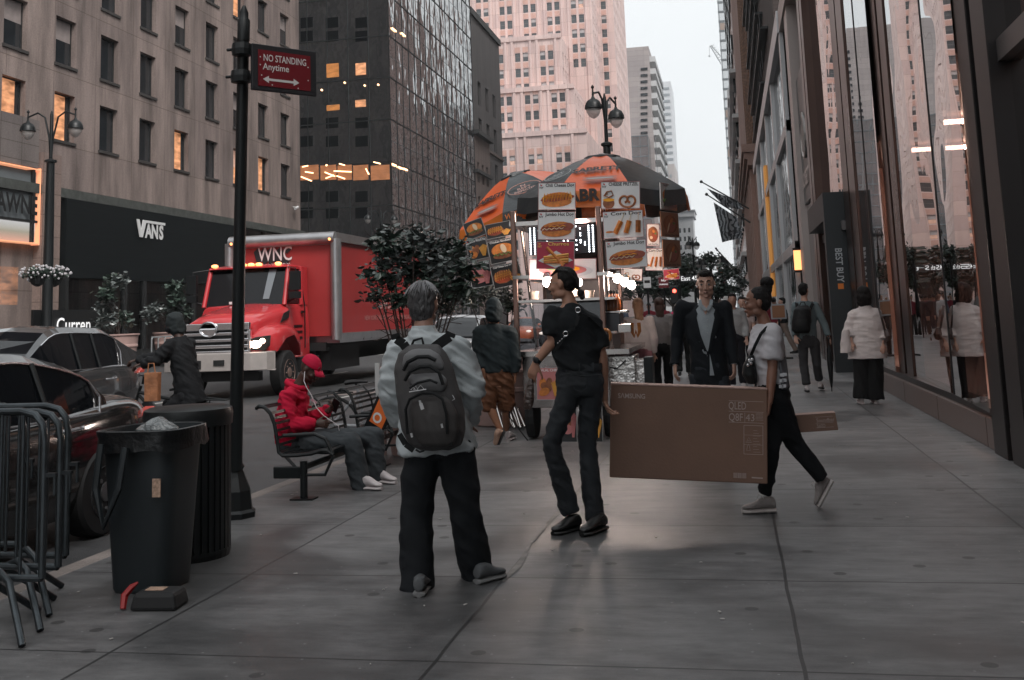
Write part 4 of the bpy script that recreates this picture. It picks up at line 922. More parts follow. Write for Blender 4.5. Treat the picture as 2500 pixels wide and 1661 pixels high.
# grille
b = MB(); b.bb(-.74, .74, .1, .3, .98, 1.62); b.build('grille_recess', M('black_grille', (.015, .015, .016), .5), tk)
for z in (1.02, 1.15, 1.28, 1.42):
    b = MB(); b.bb(-.78, .78, .03, .11, z-.035, z+.035); b.build('grille_bar', CHR, tk, bevel=.012)
b = MB(); b.bb(-.8, .8, .02, .12, 1.50, 1.66); b.bb(-.82, -.74, .04, .14, .98, 1.5); b.bb(.74, .82, .04, .14, .98, 1.5); b.build('grille_surround', CHR, tk, bevel=.015)
b = MB(); ex = -.16
b.path([(ex+.2*cos(t*pi/12), -.0, 1.53+.155*sin(t*pi/12)) for t in range(24)], .022, 8, True); b.path([(ex-.18, -.0, 1.53), (ex+.18, -.0, 1.53)], .024, 6)
b.lathe([(.2, 0), (.2, .01)], (ex, .02, 1.53), 20, .98, .78, ax=(0, 1, 0)) ; b.build('emblem', CHR, tk, smooth=True)
# bumper
b = MB(); 
skin(b, [[(x, y0+d, .62), (x, y0+d, 1.0), (x, .25, 1.02), (x, .25, .6)] for x, y0, d in ((-1.3, .3, 0), (-1.22, .02, 0), (-.9, -.12, 0), (0, -.15, 0), (.9, -.12, 0), (1.22, .02, 0), (1.3, .3, 0))], closed=True)
b.build('bumper', M('bumper_grey', (.45, .41, .39), .4, .2, noise_=(4, .12)), tk, bevel=.02)
b = MB(); b.bb(-.75, -.25, -.165, -.12, .68, .86); b.bb(.05, .3, -.165, -.12, .74, .86); b.split('air_intake', M('black_grille'), tk)
b = MB(); b.bb(-.68, -.35, -.18, -.13, .5, .64); b.build('number_plate', M('amber_plate', (.55, .33, .08), .5), tk)
b = MB(); b.bb(-.95, .95, .2, .4, .38, .58); b.bb(-.5, .5, .5, 11, .55, .95); b.bb(-1.0, 1.3, 3.3, 11.4, .9, 1.1); b.bb(.95, 1.35, 3.5, 5.6, .42, 1.0); b.bb(.9, 1.2, 2.0, 3.1, .45, .8); b.build('chassis', M('chassis_black', (.012, .012, .013), .7), tk)
def wheel(x, y, r, w, t, rimc=M('wheel_rim', (.3, .2, .17), .45, .5), r0=.58):
    b = MB(); b.lathe([(r*.62, -w/2), (r*.93, -w/2), (r, -w/2+.03), (r, w/2-.03), (r*.93, w/2), (r*.62, w/2)], (x, y, r), 28, ax=(1, 0, 0)); o = b.build('tyre', BLKR, t, smooth=True)
    b = MB(); b.lathe([(r*.6, 0), (r*.6, .04), (r*.5, -.02), (r*.25, -.03), (r*.22, .04), (.02, .05)], (x+(w/2-.03 if x > 0 else -w/2+.03), y, r), 20, ax=(1 if x > 0 else -1, 0, 0))
    for k in range(8): b.tube((x+w/2*(1 if x > 0 else -1)-.02, y+r*.38*cos(k*pi/4), r+r*.38*sin(k*pi/4)), (x+(w/2+.02)*(1 if x > 0 else -1), y+r*.38*cos(k*pi/4), r+r*.38*sin(k*pi/4)), .018, n=6)
    b.build('rim', rimc, o, smooth=True); return o
for y in (1.15, 9.6):
    for x in (-1.12, 1.12): wheel(x, y, .5, .28, tk)
# mirrors + door detail
for s in (-1, 1):
    b = MB(); X0 = cx+s*1.02
    b.path([(X0, 2.05, 2.95), (X0+s*.3, 1.8, 2.9), (X0+s*.3, 1.78, 2.2), (X0, 1.95, 2.1)], .016, 6); b.bb(X0+s*.3-.13, X0+s*.3+.13, 1.72, 1.82, 2.38, 2.82); b.bb(X0+s*.3-.13, X0+s*.3+.13, 1.72, 1.82, 2.18, 2.34); b.build('mirror', BLK, tk, bevel=.015)
b = MB(); X0 = cx+1.105
for z in (1.5, 1.36, 1.22): b.bb(X0-.02, X0+.004, 2.2, 2.7, z, z+.06)
b.bb(X0-.02, X0+.03, 2.66, 2.8, 1.84, 1.9); b.path([(X0+.01, 2.84, 1.0), (X0+.01, 2.84, 2.0), (X0-.05, 2.8, 2.5)], .014, 6)
b.build('door_trim', BLK, tk)
b = MB(); b.prism([(0, 0), (.5, .12), (.55, .3), (.2, .22)], (1.01, 1.2, 1.62), (0, 1, 0), (0, 0, 1), (.01, 0, 0)); b.build('hood_vent', M('black_grille'), tk)
# ------------------------------------------------------------------ cars
def car(label, paint, L_=4.75, W=1.84, H=1.46, suv=False, group=None, loc=(0, 0, -.13), rz=0, name='parked_car'):
    t = thing(name, label, 'car', loc, rz, group); w = W/2
    G_ = M('car_glass', (.006, .007, .009), .04, spec=.5); 
    zb = .93 if not suv else 1.02; 
    # stations (y from nose 0 to tail L): half width factor, deck height, bottom
    st_ = [(0, .72, .55, .3), (.08, .86, .72, .22), (.5, .96, .84, .2), (1.2, 1., .95, .2), (1.7, 1., zb+.04, .2), (2.6, 1., zb+.03, .2), (L_-1.3, 1., zb+.07, .2), (L_-.6, .985, (1.06 if not suv else 1.12), .22), (L_-.12, .9, (1.05 if not suv else 1.1), .3), (L_, .82, .9, .42)]
    rg = []
    for y, f, zt_, z0 in st_:
        ww = w*f; zm = z0+(zt_-z0)*.55
        rg.append([(-ww*.9, y, z0), (-ww, y, z0+.12), (-ww*1.0, y, zm), (-ww*.955, y, zt_-.1), (-ww*.88, y, zt_-.01), (-ww*.4, y, zt_+.035), (0, y, zt_+.045), (ww*.4, y, zt_+.035), (ww*.88, y, zt_-.01), (ww*.955, y, zt_-.1), (ww*1.0, y, zm), (ww, y, z0+.12), (ww*.9, y, z0)])
    b = MB(); skin(b, rg); o = b.build('body', paint, t, smooth=True, edge=70); m = o.modifiers.new('s', 'SUBSURF'); m.levels = 1; m.render_levels = 2
    # greenhouse
    yr = L_-.75 if not suv else L_-.15
    def smooth_(pr, m=4):
        out = []
        for i in range(len(pr)-1):
            p0, p1, p2, p3 = pr[max(0, i-1)], pr[i], pr[i+1], pr[min(len(pr)-1, i+2)]
            for k in range(m):
                u = k/m; out.append(tuple(.5*((2*b_)+(-a_+c_)*u+(2*a_-5*b_+4*c_-d_)*u*u+(-a_+3*b_-3*c_+d_)*u**3) for a_, b_, c_, d_ in zip(p0, p1, p2, p3)))
        return out+[pr[-1]]
    pr = [(1.25, zb+.02), (2.15, H-.07), (2.7, H), (3.2, H-.02), (3.75 if not suv else L_-.9, H-.17 if not suv else H-.06), (yr, zb+.15 if not suv else zb+.25)]; pr = smooth_(pr)
    b = MB(); rg = []
    for y, h in pr:
        k = (h-zb)/(H-zb); wb = w*.90; wr = w*(.90-.23*k); hs_ = zb+(h-zb)*.84
        rg.append([(-wb, y, zb-.02), (-(wb+(wr-wb)*.84), y, hs_), (-wr*.93, y, h-.02*k), (0, y, h+.02), (wr*.93, y, h-.02*k), (wb+(wr-wb)*.84, y, hs_), (wb, y, zb-.02)])
    n = 7
    for j in range(len(rg)-1):
        for i in range(6):
            side = i in (0, 5); glass = (side and j < 17) or (j < 4 and i in (2, 3)) or (j >= 16 and i in (2, 3) and not suv)
            b.mat(1 if glass else 0); b.add([rg[j][i], rg[j][i+1], rg[j+1][i+1], rg[j+1][i]], [(0, 1, 2, 3)])
    b.build('roof_and_windows', [paint, G_], t)
    b = MB()
    for s in (-1, 1):
        P = [V((s*(abs(r[0][0])+.012), r[0][1], r[0][2]+.035)) for r in rg]; Q = [V((s*(abs(r[1][0])+.008), r[1][1], r[1][2])) for r in rg]
        b.path([P[k] for k in range(1, 18)]+[(P[17]+Q[17])/2+V((s*.01, .06, 0))]+[Q[k] for k in range(17, 2, -1)], .010, 6)
        b.mat(1).path([P[12], Q[12]], .02, 6).path([P[8], Q[8]], .02, 6).mat(0)
    b.split('window_trim', [CHR, BLK], t)
    for s in (-1, 1):
        for y in (2.15, 3.15):
            b = MB(); b.path([(s*(w-.02), y+.1, .86), (s*(w+.03), y+.16, .865), (s*(w+.03), y+.3, .87), (s*(w-.02), y+.36, .87)], .016, 6); b.build('door_handle', CHR, t, smooth=True)
        b = MB(); b.ball((s*(w+.07), 1.75, zb+.08), (.11, .07, .08), 10, 6); b.build('side_mirror', paint, t, smooth=True)
        z = .93 if not suv else .98
        b = MB(); b.prism([(0, 0), (.16, .0), (.18, .06), (.14, .08), (.02, .03)], (s*(w*.93), L_-.24, z-.08), (0, 1, 0), (0, 0, 1), (-s*.10, 0, 0)); b.build('tail_lamp', M('tail_lamp_glass', (.35, .06, .05), .12, spec=1., emit=((1, .12, .08), .08)), t, bevel=.012)
        b = MB(); b.ball((s*w*.72, .12, .68), (.16, .1, .07), 12, 6); b.build('headlight', M('head_glass', (.6, .58, .55), .1, emit=((1, .8, .65), .7)), t, smooth=True)
    b = MB(); b.bb(-.3, .3, L_-.02, L_+.015, .6, .74); b.build('number_plate', M('amber_plate'), t)
    for y in (.92, L_-.95):
        for x in (-w+.1, w-.1): wheel(x, y, .34, .22, t, M('alloy_rim', (.25, .25, .26), .3, .8))
    return t
CG = 'cars waiting in the left lanes'
car('dark charcoal sedan with chrome window trim at the left edge behind the barriers', M('charcoal_paint', (.035, .034, .035), .12, .5, coat=1.), loc=(-5.85, 4.05, -.13), group=CG, H=1.47, name='sedan')
car('silver grey crossover with floating roof line, beyond the dark sedan', M('silver_paint', (.11, .113, .118), .2, .7, coat=.8), 4.5, 1.9, 1.68, True, CG, loc=(-10.3, 11.65, -.13), name='crossover')
car('pale car glimpsed behind the hooded walker and shrubs', M('white_car_paint', (.45, .46, .48), .2, coat=.6), suv=True, H=1.66, group=CG, loc=(-8.0, 29, -.13), name='crossover')
rn = random.Random(21)
DC = 'distant traffic on the avenue'
for i, (x, y, c, lbt) in enumerate(((-8.5, 52, (.05, .05, .055), 'black car, nearest of the distant traffic behind the food cart'), (-12, 60, (.5, .12, .05), 'orange-red car in distant traffic'), (-6.3, 78, (.4, .4, .42), 'pale grey car in distant traffic nearest the right kerb'), (-10.5, 95, (.6, .35, .04), 'yellow cab in distant traffic'), (-7, 120, (.06, .06, .07), 'farthest dark car in distant traffic'))):
    car(lbt, M('far_paint_%d' % i, c, .25, coat=.5), group=DC, loc=(x, y, -.13), name='distant_car')
# ------------------------------------------------------------------ street sign pole
def same_z(px, py, zt_, lo, hi):
    for _ in range(40):
        m = (lo+hi)/2
        if (HY(px, py, m).z < zt_) == (HY(px, py, hi).z > HY(px, py, lo).z): lo = m
        else: hi = m
    return (lo+hi)/2
base = G(572, 1262); top = HY(596, 14, 7.62)
sp = thing('sign_pole', 'tall black street pole with flared cast base holding the no standing sign', 'pole', base)
dz = (top-base); pt = lambda t: base+dz*t
b = MB(); b.lathe([(.17, 0), (.17, .04), (.145, .06), (.13, .2), (.09, .3), (.07, .36), (.085, .38), (.055, .42)], (base.x, base.y, 0), 8); b.build('base', BLK, sp, world=True)
b = MB(); b.path([pt(.09), pt(.5), pt(.93)], [.055, .048, .045], 14); b.path([pt(.93), pt(.97), pt(.975), pt(.985), pt(1)], [.05, .05, .036, .036, .012], 14)
b.build('shaft', BLK, sp, world=True, smooth=True)
for py in (122, 188):
    t_ = (py-14)/(1262-14); c = base.lerp(top, 1-t_); c = HY(594-(py-14)*.034, py, 7.6)
    b = MB(); b.lathe([(.05, -.05), (.075, -.045), (.08, 0), (.075, .045), (.05, .05)], c, 14); b.tube(c+V((0, 0, 0)), c+V((.13, .06, 0)), .022); b.tube(c+V((-.07, -.03, 0)), c+V((-.11, -.03, .0)), .012); b.build('clamp', BLK, sp, world=True)
TL = HY(615, 105, 7.56); TRc = HY(772, 127, same_z(772, 127, TL.z, 7., 12.)); BLc = HY(610, 219, 7.56); 
U_ = (TRc-TL); Wd = U_.length; U_.normalize(); Wv = V((0, 0, 1)); Hs = TL.z-BLc.z
sg = thing('no_standing_sign', 'dark framed red parking sign reading no standing with double arrow', 'sign', BLc)
nrm = U_.cross(Wv); O_ = V((TL.x, TL.y, BLc.z))
b = MB(); b.prism([(0, 0), (Wd, 0), (Wd, Hs), (0, Hs)], O_-nrm*0.0, U_, Wv, -nrm*.03); b.build('backing', M('sign_black', (.02, .02, .023), .4), sg, world=True, bevel=.006)
b = MB(); b.prism([(Wd*.09, Hs*.1), (Wd*.9, Hs*.1), (Wd*.9, Hs*.88), (Wd*.09, Hs*.88)], O_+nrm*.004, U_, Wv, -nrm*.003); b.build('panel', M('sign_red', (.16, .012, .018), .35), sg, world=True)
b = MB(); Q = O_+nrm*.006
b.text('NO STANDING', Q+U_*Wd*.5+Wv*Hs*.71, U_, Wv, Hs*.21, 1, .012, maxw=Wd*.66); b.text('Anytime', Q+U_*Wd*.36+Wv*Hs*.52, U_, Wv, Hs*.2, 1, .012, maxw=Wd*.40)
b.poly([(Wd*.16, Hs*.25), (Wd*.25, Hs*.33), (Wd*.25, Hs*.275), (Wd*.63, Hs*.275), (Wd*.63, Hs*.33), (Wd*.72, Hs*.25), (Wd*.63, Hs*.17), (Wd*.63, Hs*.225), (Wd*.25, Hs*.225), (Wd*.25, Hs*.17)], Q, U_, Wv)
for u, v in ((.12, .72), (.12, .55), (.14, .33), (.86, .33), (.86, .62), (.3, .14), (.7, .13)): b.poly(ell(Wd*u, Hs*v, .006, .006, 6), Q, U_, Wv)
b.build('lettering', M('sign_white', (.65, .63, .62), .4), sg, world=True)
# ------------------------------------------------------------------ twin street lamps
def lamp(loc, h, label, spread=.62, rz=0, group='twin street lamps along the avenue', s=1., pm=1.):
    t = thing('street_lamp', label, 'street lamp', loc, rz, group)
    b = MB(); b.lathe([(.26*s, 0), (.26*s, .12), (.2*s, .2), (.17*s, .9), (.12*s*pm, 1.1), (.09*s*pm, 1.3), (.075*s*pm, h*.6), (.065*s*pm, h*.8), (.1*s*pm, h*.8+.03), (.1*s*pm, h*.8+.1), (.05*s, h*.8+.16), (.045*s, h-.1), (.02, h+.05)], (0, 0, 0), 14); b.build('post', BLK, t, smooth=True)
    for sd in (-1, 1):
        P = [V((sd*spread*(1-cos(a))*.5*s, 0, h*.83+sin(a)*.75*s+a*.02)) for a in [pi*k/10 for k in range(8)]]
        P = [V((0, 0, h*.8)), V((sd*.06*s, 0, h*.9)), V((sd*.2*s, 0, h*.98)), V((sd*.42*s, 0, h)), V((sd*spread*s, 0, h*.985)), V((sd*spread*s, 0, h*.97))]
        a = MB(); a.path(P, .028*s, 8); a.path([P[-2]+V((0, 0, -.05)), P[-2]+V((0, 0, .22*s))], [.03*s, .012*s], 8); a.ball(P[-2]+V((0, 0, .16*s)), .045*s, 8, 5); am = a.build('arm', BLK, t, smooth=True)
        c = P[-1]+V((0, 0, -.1*s)); a = MB(); a.lathe([(.03*s, .12*s), (.06*s, .06*s), (.16*s, 0), (.21*s, -.1*s), (.225*s, -.2*s), (.21*s, -.21*s)], c, 16); a.build('lamp_shade', BLK, t, smooth=True)
        a = MB(); a.lathe([(.19*s, -.2*s), (.18*s, -.28*s), (.13*s, -.38*s), (.06*s, -.44*s), (.01, -.46*s)], c, 14); a.build('globe', M('lamp_globe', (.55, .52, .5), .15, spec=.8, alpha=.55), t, smooth=True)
    return t
def lamp_at(px, pyt, pyb, X, label, **k):
    p = HX(px, pyt, X); base = V((p.x, p.y, 0 if X > CURBX or X < -24 else -.13)); return lamp(base, p.z-base.z, label, **k)
Lp = HX(126, 300, -24.6)
la = lamp((Lp.x, Lp.y, 0), HX(118, 272, -24.6).z, 'tall twin-armed black street lamp with hanging flower baskets across the avenue', spread=.72, rz=.1, s=1.3, pm=1.7)
# size it from the photo: globes at px 80 and 183
lamp_at(930, 515, 0, -24.4, 'slim twin-globe street lamp in front of the dark glass tower', spread=.9, rz=.9, s=1.25)
lamp_at(1125, 590, 0, -24.4, 'twin-globe street lamp showing just above the leafy shrub', spread=.9, rz=.9, s=1.25)
q = HY(1476, 250, 33)
lamp((q.x, q.y, 0), HY(1476, 232, 33).z, 'black twin-globe street lamp rising behind the food cart umbrella', spread=.85, rz=radians(76), s=1.2, pm=1.5)
lamp_at(1690, 582, 0, -2.2, 'slim street lamp right of the food cart posters', spread=.5, rz=pi/2-.5)
lamp_at(1711, 632, 0, -2.0, 'farther small street lamp beside the slim one', spread=.5, rz=pi/2-.4)
# ------------------------------------------------------------------ leaves helper
def leaves(b, c, rad, n, size, seed=0, shell=.5, flat=.0, droop=.2):
    rn = random.Random(seed)
    for _ in range(int(n*1.5)):
        d = V((rn.gauss(0, 1), rn.gauss(0, 1), rn.gauss(0, 1))).normalized(); r = shell+(1-shell)*rn.random()
        p = V(c)+V((d.x*rad[0], d.y*rad[1], d.z*rad[2]))*r*(.8+.35*noise.noise(d*2.2+V((seed, 0, 0))))
        u = V((rn.gauss(0, 1), rn.gauss(0, 1), rn.gauss(0, .5)-droop)).normalized(); s = u.cross(V((rn.gauss(0, .5), rn.gauss(0, .5), 1))).normalized(); w = u.cross(s)
        L_ = size*rn.uniform(.6, 1.25); k = .32*L_
        b.add([p, p+u*L_*.35+s*k+w*.05*L_, p+u*L_*.75+s*k*.7+w*.02*L_, p+u*L_-w*.08*L_, p+u*L_*.75-s*k*.7+w*.02*L_, p+u*L_*.35-s*k+w*.05*L_], [(0, 1, 2, 3), (0, 3, 4, 5)])
LEAF = M('dark_leaf', (.045, .07, .055), .32, spec=.6, noise_=(3, .5)); LEAF2 = M('grey_green_leaf', (.13, .15, .145), .3, spec=.7, noise_=(3, .4)); TWIG = M('twig', (.05, .035, .03), .8)
FLW = M('pale_flower', (.5, .48, .5), .6)
def basket(c, label, r=.55, seed=1):
    t = thing('flower_basket', label, 'flower basket', c, 0, 'flower baskets hung on the lamp post'); b = MB(); leaves(b, (0, 0, 0), (r, r*.8, r*.5), 420, .13, seed, .3); b.build('foliage', LEAF, t)
    b = MB(); rn = random.Random(seed)
    for k in range(70):
        d = V((rn.gauss(0, 1), rn.gauss(0, 1), rn.gauss(.4, .6))).normalized(); p = V((d.x*r, d.y*r*.8, d.z*r*.5)); b.ball(p, rn.uniform(.03, .055), 6, 4)
    o = b.build('flowers', FLW, t); o['kind'] = 'stuff'
    b = MB(); b.lathe([(.05, -r*.75), (.2, -r*.6), (r*.5, -.1), (r*.5, 0)], (0, 0, 0), 10); b.build('pot', BLKR, t)
basket(HX(92, 668, -23.9), 'left flower basket with white blossoms on the lamp post', .62, 3); basket(HX(133, 670, -24.6), 'right flower basket with white blossoms on the lamp post', .62, 4)
# ------------------------------------------------------------------ shrubs in planters by the kerb
POT = M('pinkish_planter', (.45, .30, .27), .55, noise_=(3, .12))
def planter(c, r, h, label, group='pale round planters by the kerb', mat=POT, legs=False):
    t = thing('planter', label, 'planter', c, 0, group); b = MB()
    b.lathe([(r*.72, 0), (r*.76, .02), (r*.93, h*.6), (r*.97, h*.62), (r*.97, h*.68), (r*.95, h*.7), (r*1.0, h*.95), (r*1.06, h*.96), (r*1.06, h), (r*.93, h), (r*.9, h-.06)], (0, 0, 0), 28); b.build('pot', mat, t, smooth=True); return t
def shrub(c, stems, label, seed, group=None, leaf=.13, name='shrub'):
    t = thing(name, label, 'shrub', c, 0, group); b = MB(); rn = random.Random(seed); lf = MB(); lf2 = MB()
    for (x, y, z, rr, n) in stems:
        P = [V((rn.uniform(-.1, .1), rn.uniform(-.1, .1), 0)), V((x*.35, y*.35, z*.45)), V((x*.8, y*.8, z*.85)), V((x, y, z))]; b.path(P, [.014, .011, .008, .005], 6)
        for k in range(12): q = P[1].lerp(P[3], rn.random()); b.path([q, q+V((rn.uniform(-rr, rr), rn.uniform(-rr, rr), rn.uniform(-.1, rr)))*.8], .004, 4)
        leaves(lf if rn.random() < .6 else lf2, (x, y, z), (rr, rr, rr*.8), n, leaf, seed+int(x*100), .15)
    b.build('stem', TWIG, t); lf.build('foliage', LEAF, t); lf2.build('foliage', LEAF2, t); return t
Ys = 11.6
pc = HY(1000, 1000, Ys); pl = planter((HY(1010, 800, Ys).x, Ys, 0), .36, .62, 'pink planter mostly hidden behind the man with the grey backpack')
def st_px(cx_, cy_, pts, Y):
    out = []
    for px, py, r, n in pts: p = HY(px, py, Y); out.append((p.x-cx_, random.Random(px).uniform(-.25, .25), p.z, r*1.08, n))
    return out
X0 = HY(1010, 800, Ys).x
shrub((X0, Ys, 0), [(a_, b_, c_-.0, d_, e_) for a_, b_, c_, d_, e_ in st_px(X0, Ys, [(905, 665, .24, 60), (940, 610, .26, 90), (990, 600, .28, 130), (1045, 640, .32, 160), (1000, 660, .3, 150), (1095, 650, .3, 150), (1110, 610, .26, 110), (1060, 590, .24, 90), (945, 680, .26, 90), (1125, 700, .26, 110), (1050, 705, .3, 130), (960, 640, .3, 110), (1150, 660, .22, 70), (900, 720, .2, 50), (985, 730, .26, 90), (930, 565, .2, 60), (1020, 575, .22, 70), (1080, 740, .24, 70)], Ys)], 'large dark leafy shrub behind the head of the man with the grey backpack', 5, leaf=.095)
Yt = 14.6; X1 = HY(1225, 800, Yt).x
shrub((X1, Yt, 0), st_px(X1, Yt, [(1150, 720, .3, 120), (1195, 715, .3, 120), (1240, 720, .26, 110), (1165, 680, .25, 80), (1235, 670, .25, 80), (1255, 745, .2, 60)], Yt), 'dark shrub with bare stems beneath the hanging dark menu posters', 9, leaf=.09)
planter((X1, Yt, 0), .55, .75, 'wide pale planter behind the hooded man in shorts')
p = G(1290, 990); planter((p.x-.2, 16.4, 0), .5, .9, 'pale planter between the hooded walker and the food cart')
# planters across the avenue near the crossover
for i, (px, h) in enumerate(((288, 1.1), (420, 1.0))):
    p = HX(px, 860, -23.3); planter((p.x, p.y, 0), .75, 1.3, ('pinkish planter beyond the tail of the silver crossover', 'pinkish planter behind the cyclist in front of the black store')[i], 'planters outside the black store')
    shrub((p.x, p.y, 1.2), [(random.uniform(-.7, .7), random.uniform(-.7, .7), random.uniform(.5, 2.2), .5, 110) for _ in range(8)], ('dark shrub in the planter beyond the silver crossover', 'dark shrub in the planter behind the cyclist')[i], 30+i, leaf=.22)
# ------------------------------------------------------------------ benches
def bench(Y0, Y1, label, first):
    prof = [(625, 998), (632, 992), (646, 995), (660, 1010), (670, 1035), (676, 1070), (681, 1105), (690, 1113), (725, 1112), (760, 1108), (785, 1100), (800, 1101), (814, 1110)]
    P = [HY(a_, b_, 8.72) for a_, b_ in prof]; P = [V((p.x, 0, p.z)) for p in P]; ox = P[8].x
    t = thing('park_bench', label, 'bench', (ox, Y0, 0), 0, 'black slatted street benches'); P = [V((p.x-ox, 0, p.z)) for p in P]
    L_ = Y1-Y0
    for y in (0, L_):
        b = MB(); b.path([p+V((0, y, 0)) for p in P], .017, 8); q = P[-1]
        b.path([P[7]+V((.02, y, -.0)), V((.05, y, P[7].z-.16)), V((.25, y, P[7].z-.16)), q+V((0, y, -.01))], .014, 8)
        b.tube((.06, y, 0), (.06, y, P[8].z-.05), .032, n=12); b.bb(-.04, .16, y-.07, y+.07, 0, .012); b.build('end_frame', BLK, t, smooth=True)
        a = MB(); a.path([V((P[4].x+.08, y, P[4].z-.10)), V((P[4].x+.36, y, P[4].z-.09)), V((P[4].x+.46, y, P[4].z-.13)), V((P[4].x+.52, y, P[8].z+.02))], .016, 8); a.build('armrest', BLK, t, smooth=True)
    # resample profile for slats
    b = MB(); seg = []
    for i in range(len(P)-1):
        n = max(1, int((P[i+1]-P[i]).length/.042))
        for k in range(n): seg.append((P[i].lerp(P[i+1], k/n), (P[i+1]-P[i]).normalized()))
    for p, d in seg:
        n_ = V((-d.z, 0, d.x)); b.prism([(-.012, -.003), (.012, -.003), (.012, .003), (-.012, .003)], p, d, n_, V((0, L_, 0)))
    for y in (L_*.36, L_*.68): b.path([p+V((0, y, 0)) for p in P], .01, 6)
    b.build('slats', BLK, t)
    b = MB(); b.bb(-.21, .07, -.02, .0, P[8].z-.19, P[8].z-.09); b.build('maker_plate', BLK, t, bevel=.01)
    b = MB(); b.tube((.06, 0, P[8].z-.1), (.06, L_, P[8].z-.1), .025); b.build('beam', BLK, t)
    return t, P, ox
bn, BP, BOX = bench(8.72, 10.35, 'black slatted bench carrying the man in the red hoodie', True)
bench(10.7, 12.2, 'empty black slatted bench behind the seated man', False)
# ------------------------------------------------------------------ bins
bp_ = G(505, 1385); 
cn = thing('litter_bin', 'round black slatted street litter bin with flat lid beside the sign pole', 'bin', (bp_.x-.29, 6.62, 0)); cX, cY = cn.location.x, cn.location.y
b = MB(); r = .275; zt_ = HY(450, 1000, 6.5).z
b.lathe([(r*.97, 0), (r, .03), (r, .05), (r*.9, .06), (r*.88, zt_-.12), (r, zt_-.1), (r, zt_-.06)], (0, 0, 0), 32)
for k in range(36):
    a = 2*pi*k/36; b.box((r*.97*cos(a), r*.97*sin(a), (zt_-.1)/2+.03), (.012, .034, zt_-.14), Matrix.Rotation(a, 3, 'Z'))
b.build('body', BLK, cn)
b = MB(); b.lathe([(r*.9, zt_-.12), (r*1.03, zt_-.11), (r*1.05, zt_-.04), (r*1.02, zt_-.005), (r*.9, zt_+.01), (.05, zt_+.02)], (0, 0, 0), 36); b.build('lid', BLK, cn, smooth=True)
b = MB(); b.bb(-.1, .06, -r*1.06, -r*1.02, zt_-.09, zt_-.05); b.build('label_plate', M('worn_black', (.03, .035, .037), .5), cn)
gb_ = thing('wheeled_bin', 'slate grey plastic bin with a bag-lined rim and small paper sticker', 'bin', (HY(350, 1300, 5.75).x, 5.85, 0))
GB = M('slate_plastic', (.02, .026, .03), .5, noise_=(2, .2)); b = MB()
zt2 = HY(350, 1050, 5.7).z
def rr(w, d, z, r=.3):
    w *= .88; d *= .9
    return [(w*(abs(cos(t))**r)*(1 if cos(t) >= 0 else -1), d*(abs(sin(t))**r)*(1 if sin(t) >= 0 else -1), z) for t in [2*pi*k/32+.02 for k in range(32)]]
skin(b, [rr(.19, .19, .0, .45), rr(.2, .2, .02, .45), rr(.255, .25, zt2-.1, .45), rr(.275, .27, zt2-.09, .5), rr(.28, .28, zt2-.03, .5), rr(.285, .285, zt2, .55), rr(.27, .27, zt2, .55), rr(.25, .25, zt2-.15, .5)], closed=True)
b.build('body', GB, gb_, smooth=True, edge=50)
b = MB(); rn = random.Random(2)
rings = []
for j, (s_, z) in enumerate(((1.0, -.02), (1.06, .005), (1.09, -.0), (1.09, -.05), (1.11, -.11))):
    rings.append([(p[0]*s_*(1+.03*noise.noise(V((p[0]*9, p[1]*9, j)))*j), p[1]*s_*(1+.03*noise.noise(V((p[0]*9, p[1]*9, j+9)))*j), p[2]+z+.03*noise.noise(V((p[0]*12, p[1]*12, 5)))*(j > 2)) for p in rr(.275, .275, zt2, .55)])
skin(b, rings, cap=False, closed=True); BAG = M('black_bag_film', (.004, .005, .006), .3, spec=.5, bump=(14, .6)); b.build('liner_bag', BAG, gb_, smooth=True)
b = MB(); b.ball((.03, .0, zt2-.02), (.13, .1, .07), 14, 9); o = b.build('plastic_wrap', M('clear_wrap', (.16, .175, .18), .12, spec=1., bump=(30, .9)), gb_)
for v in o.data.vertices: v.co += v.normal*.03*noise.noise(v.co*18)
b = MB(); b.bb(.13, .18, -.236, -.230, zt2-.36, zt2-.26); b.build('sticker', M('paper_sticker', (.45, .3, .22), .7, noise_=(60, .5)), gb_)
b = MB(); b.path([(-.15, -.3, zt2-.06), (-.16, -.33, zt2-.3), (-.1, -.34, zt2-.5), (-.02, -.33, zt2-.3), (0, -.3, zt2-.08)], .02, 6); b.build('side_handle', GB, gb_)
ft_ = thing('barrier_foot', 'black rubber foot block with a paper label at the base of the grey bin', 'weight block', G(390, 1482))
b = MB(); b.box((0, 0, .045), (.26, .2, .09), Matrix.Rotation(.1, 3, 'Z'), .85); b.build('block', BLKR, ft_, bevel=.02)
b = MB(); b.T = Matrix.Rotation(.1, 4, 'Z'); b.bb(-.07, .03, -.03, .04, .091, .094); b.T = None; b.build('sticker', M('paper_sticker'), ft_)
p = G(300, 1492); rt = thing('red_tape', 'short curl of red tape lying by the barrier feet', 'tape', p); b = MB(); b.path([(0, 0, .01), (-.01, .03, .07), (.02, .05, .11), (.05, .06, .13)], [.015, .02, .016, .006], 6); b.build('strip', M('red_tape_film', (.35, .02, .02), .4), rt, smooth=True)
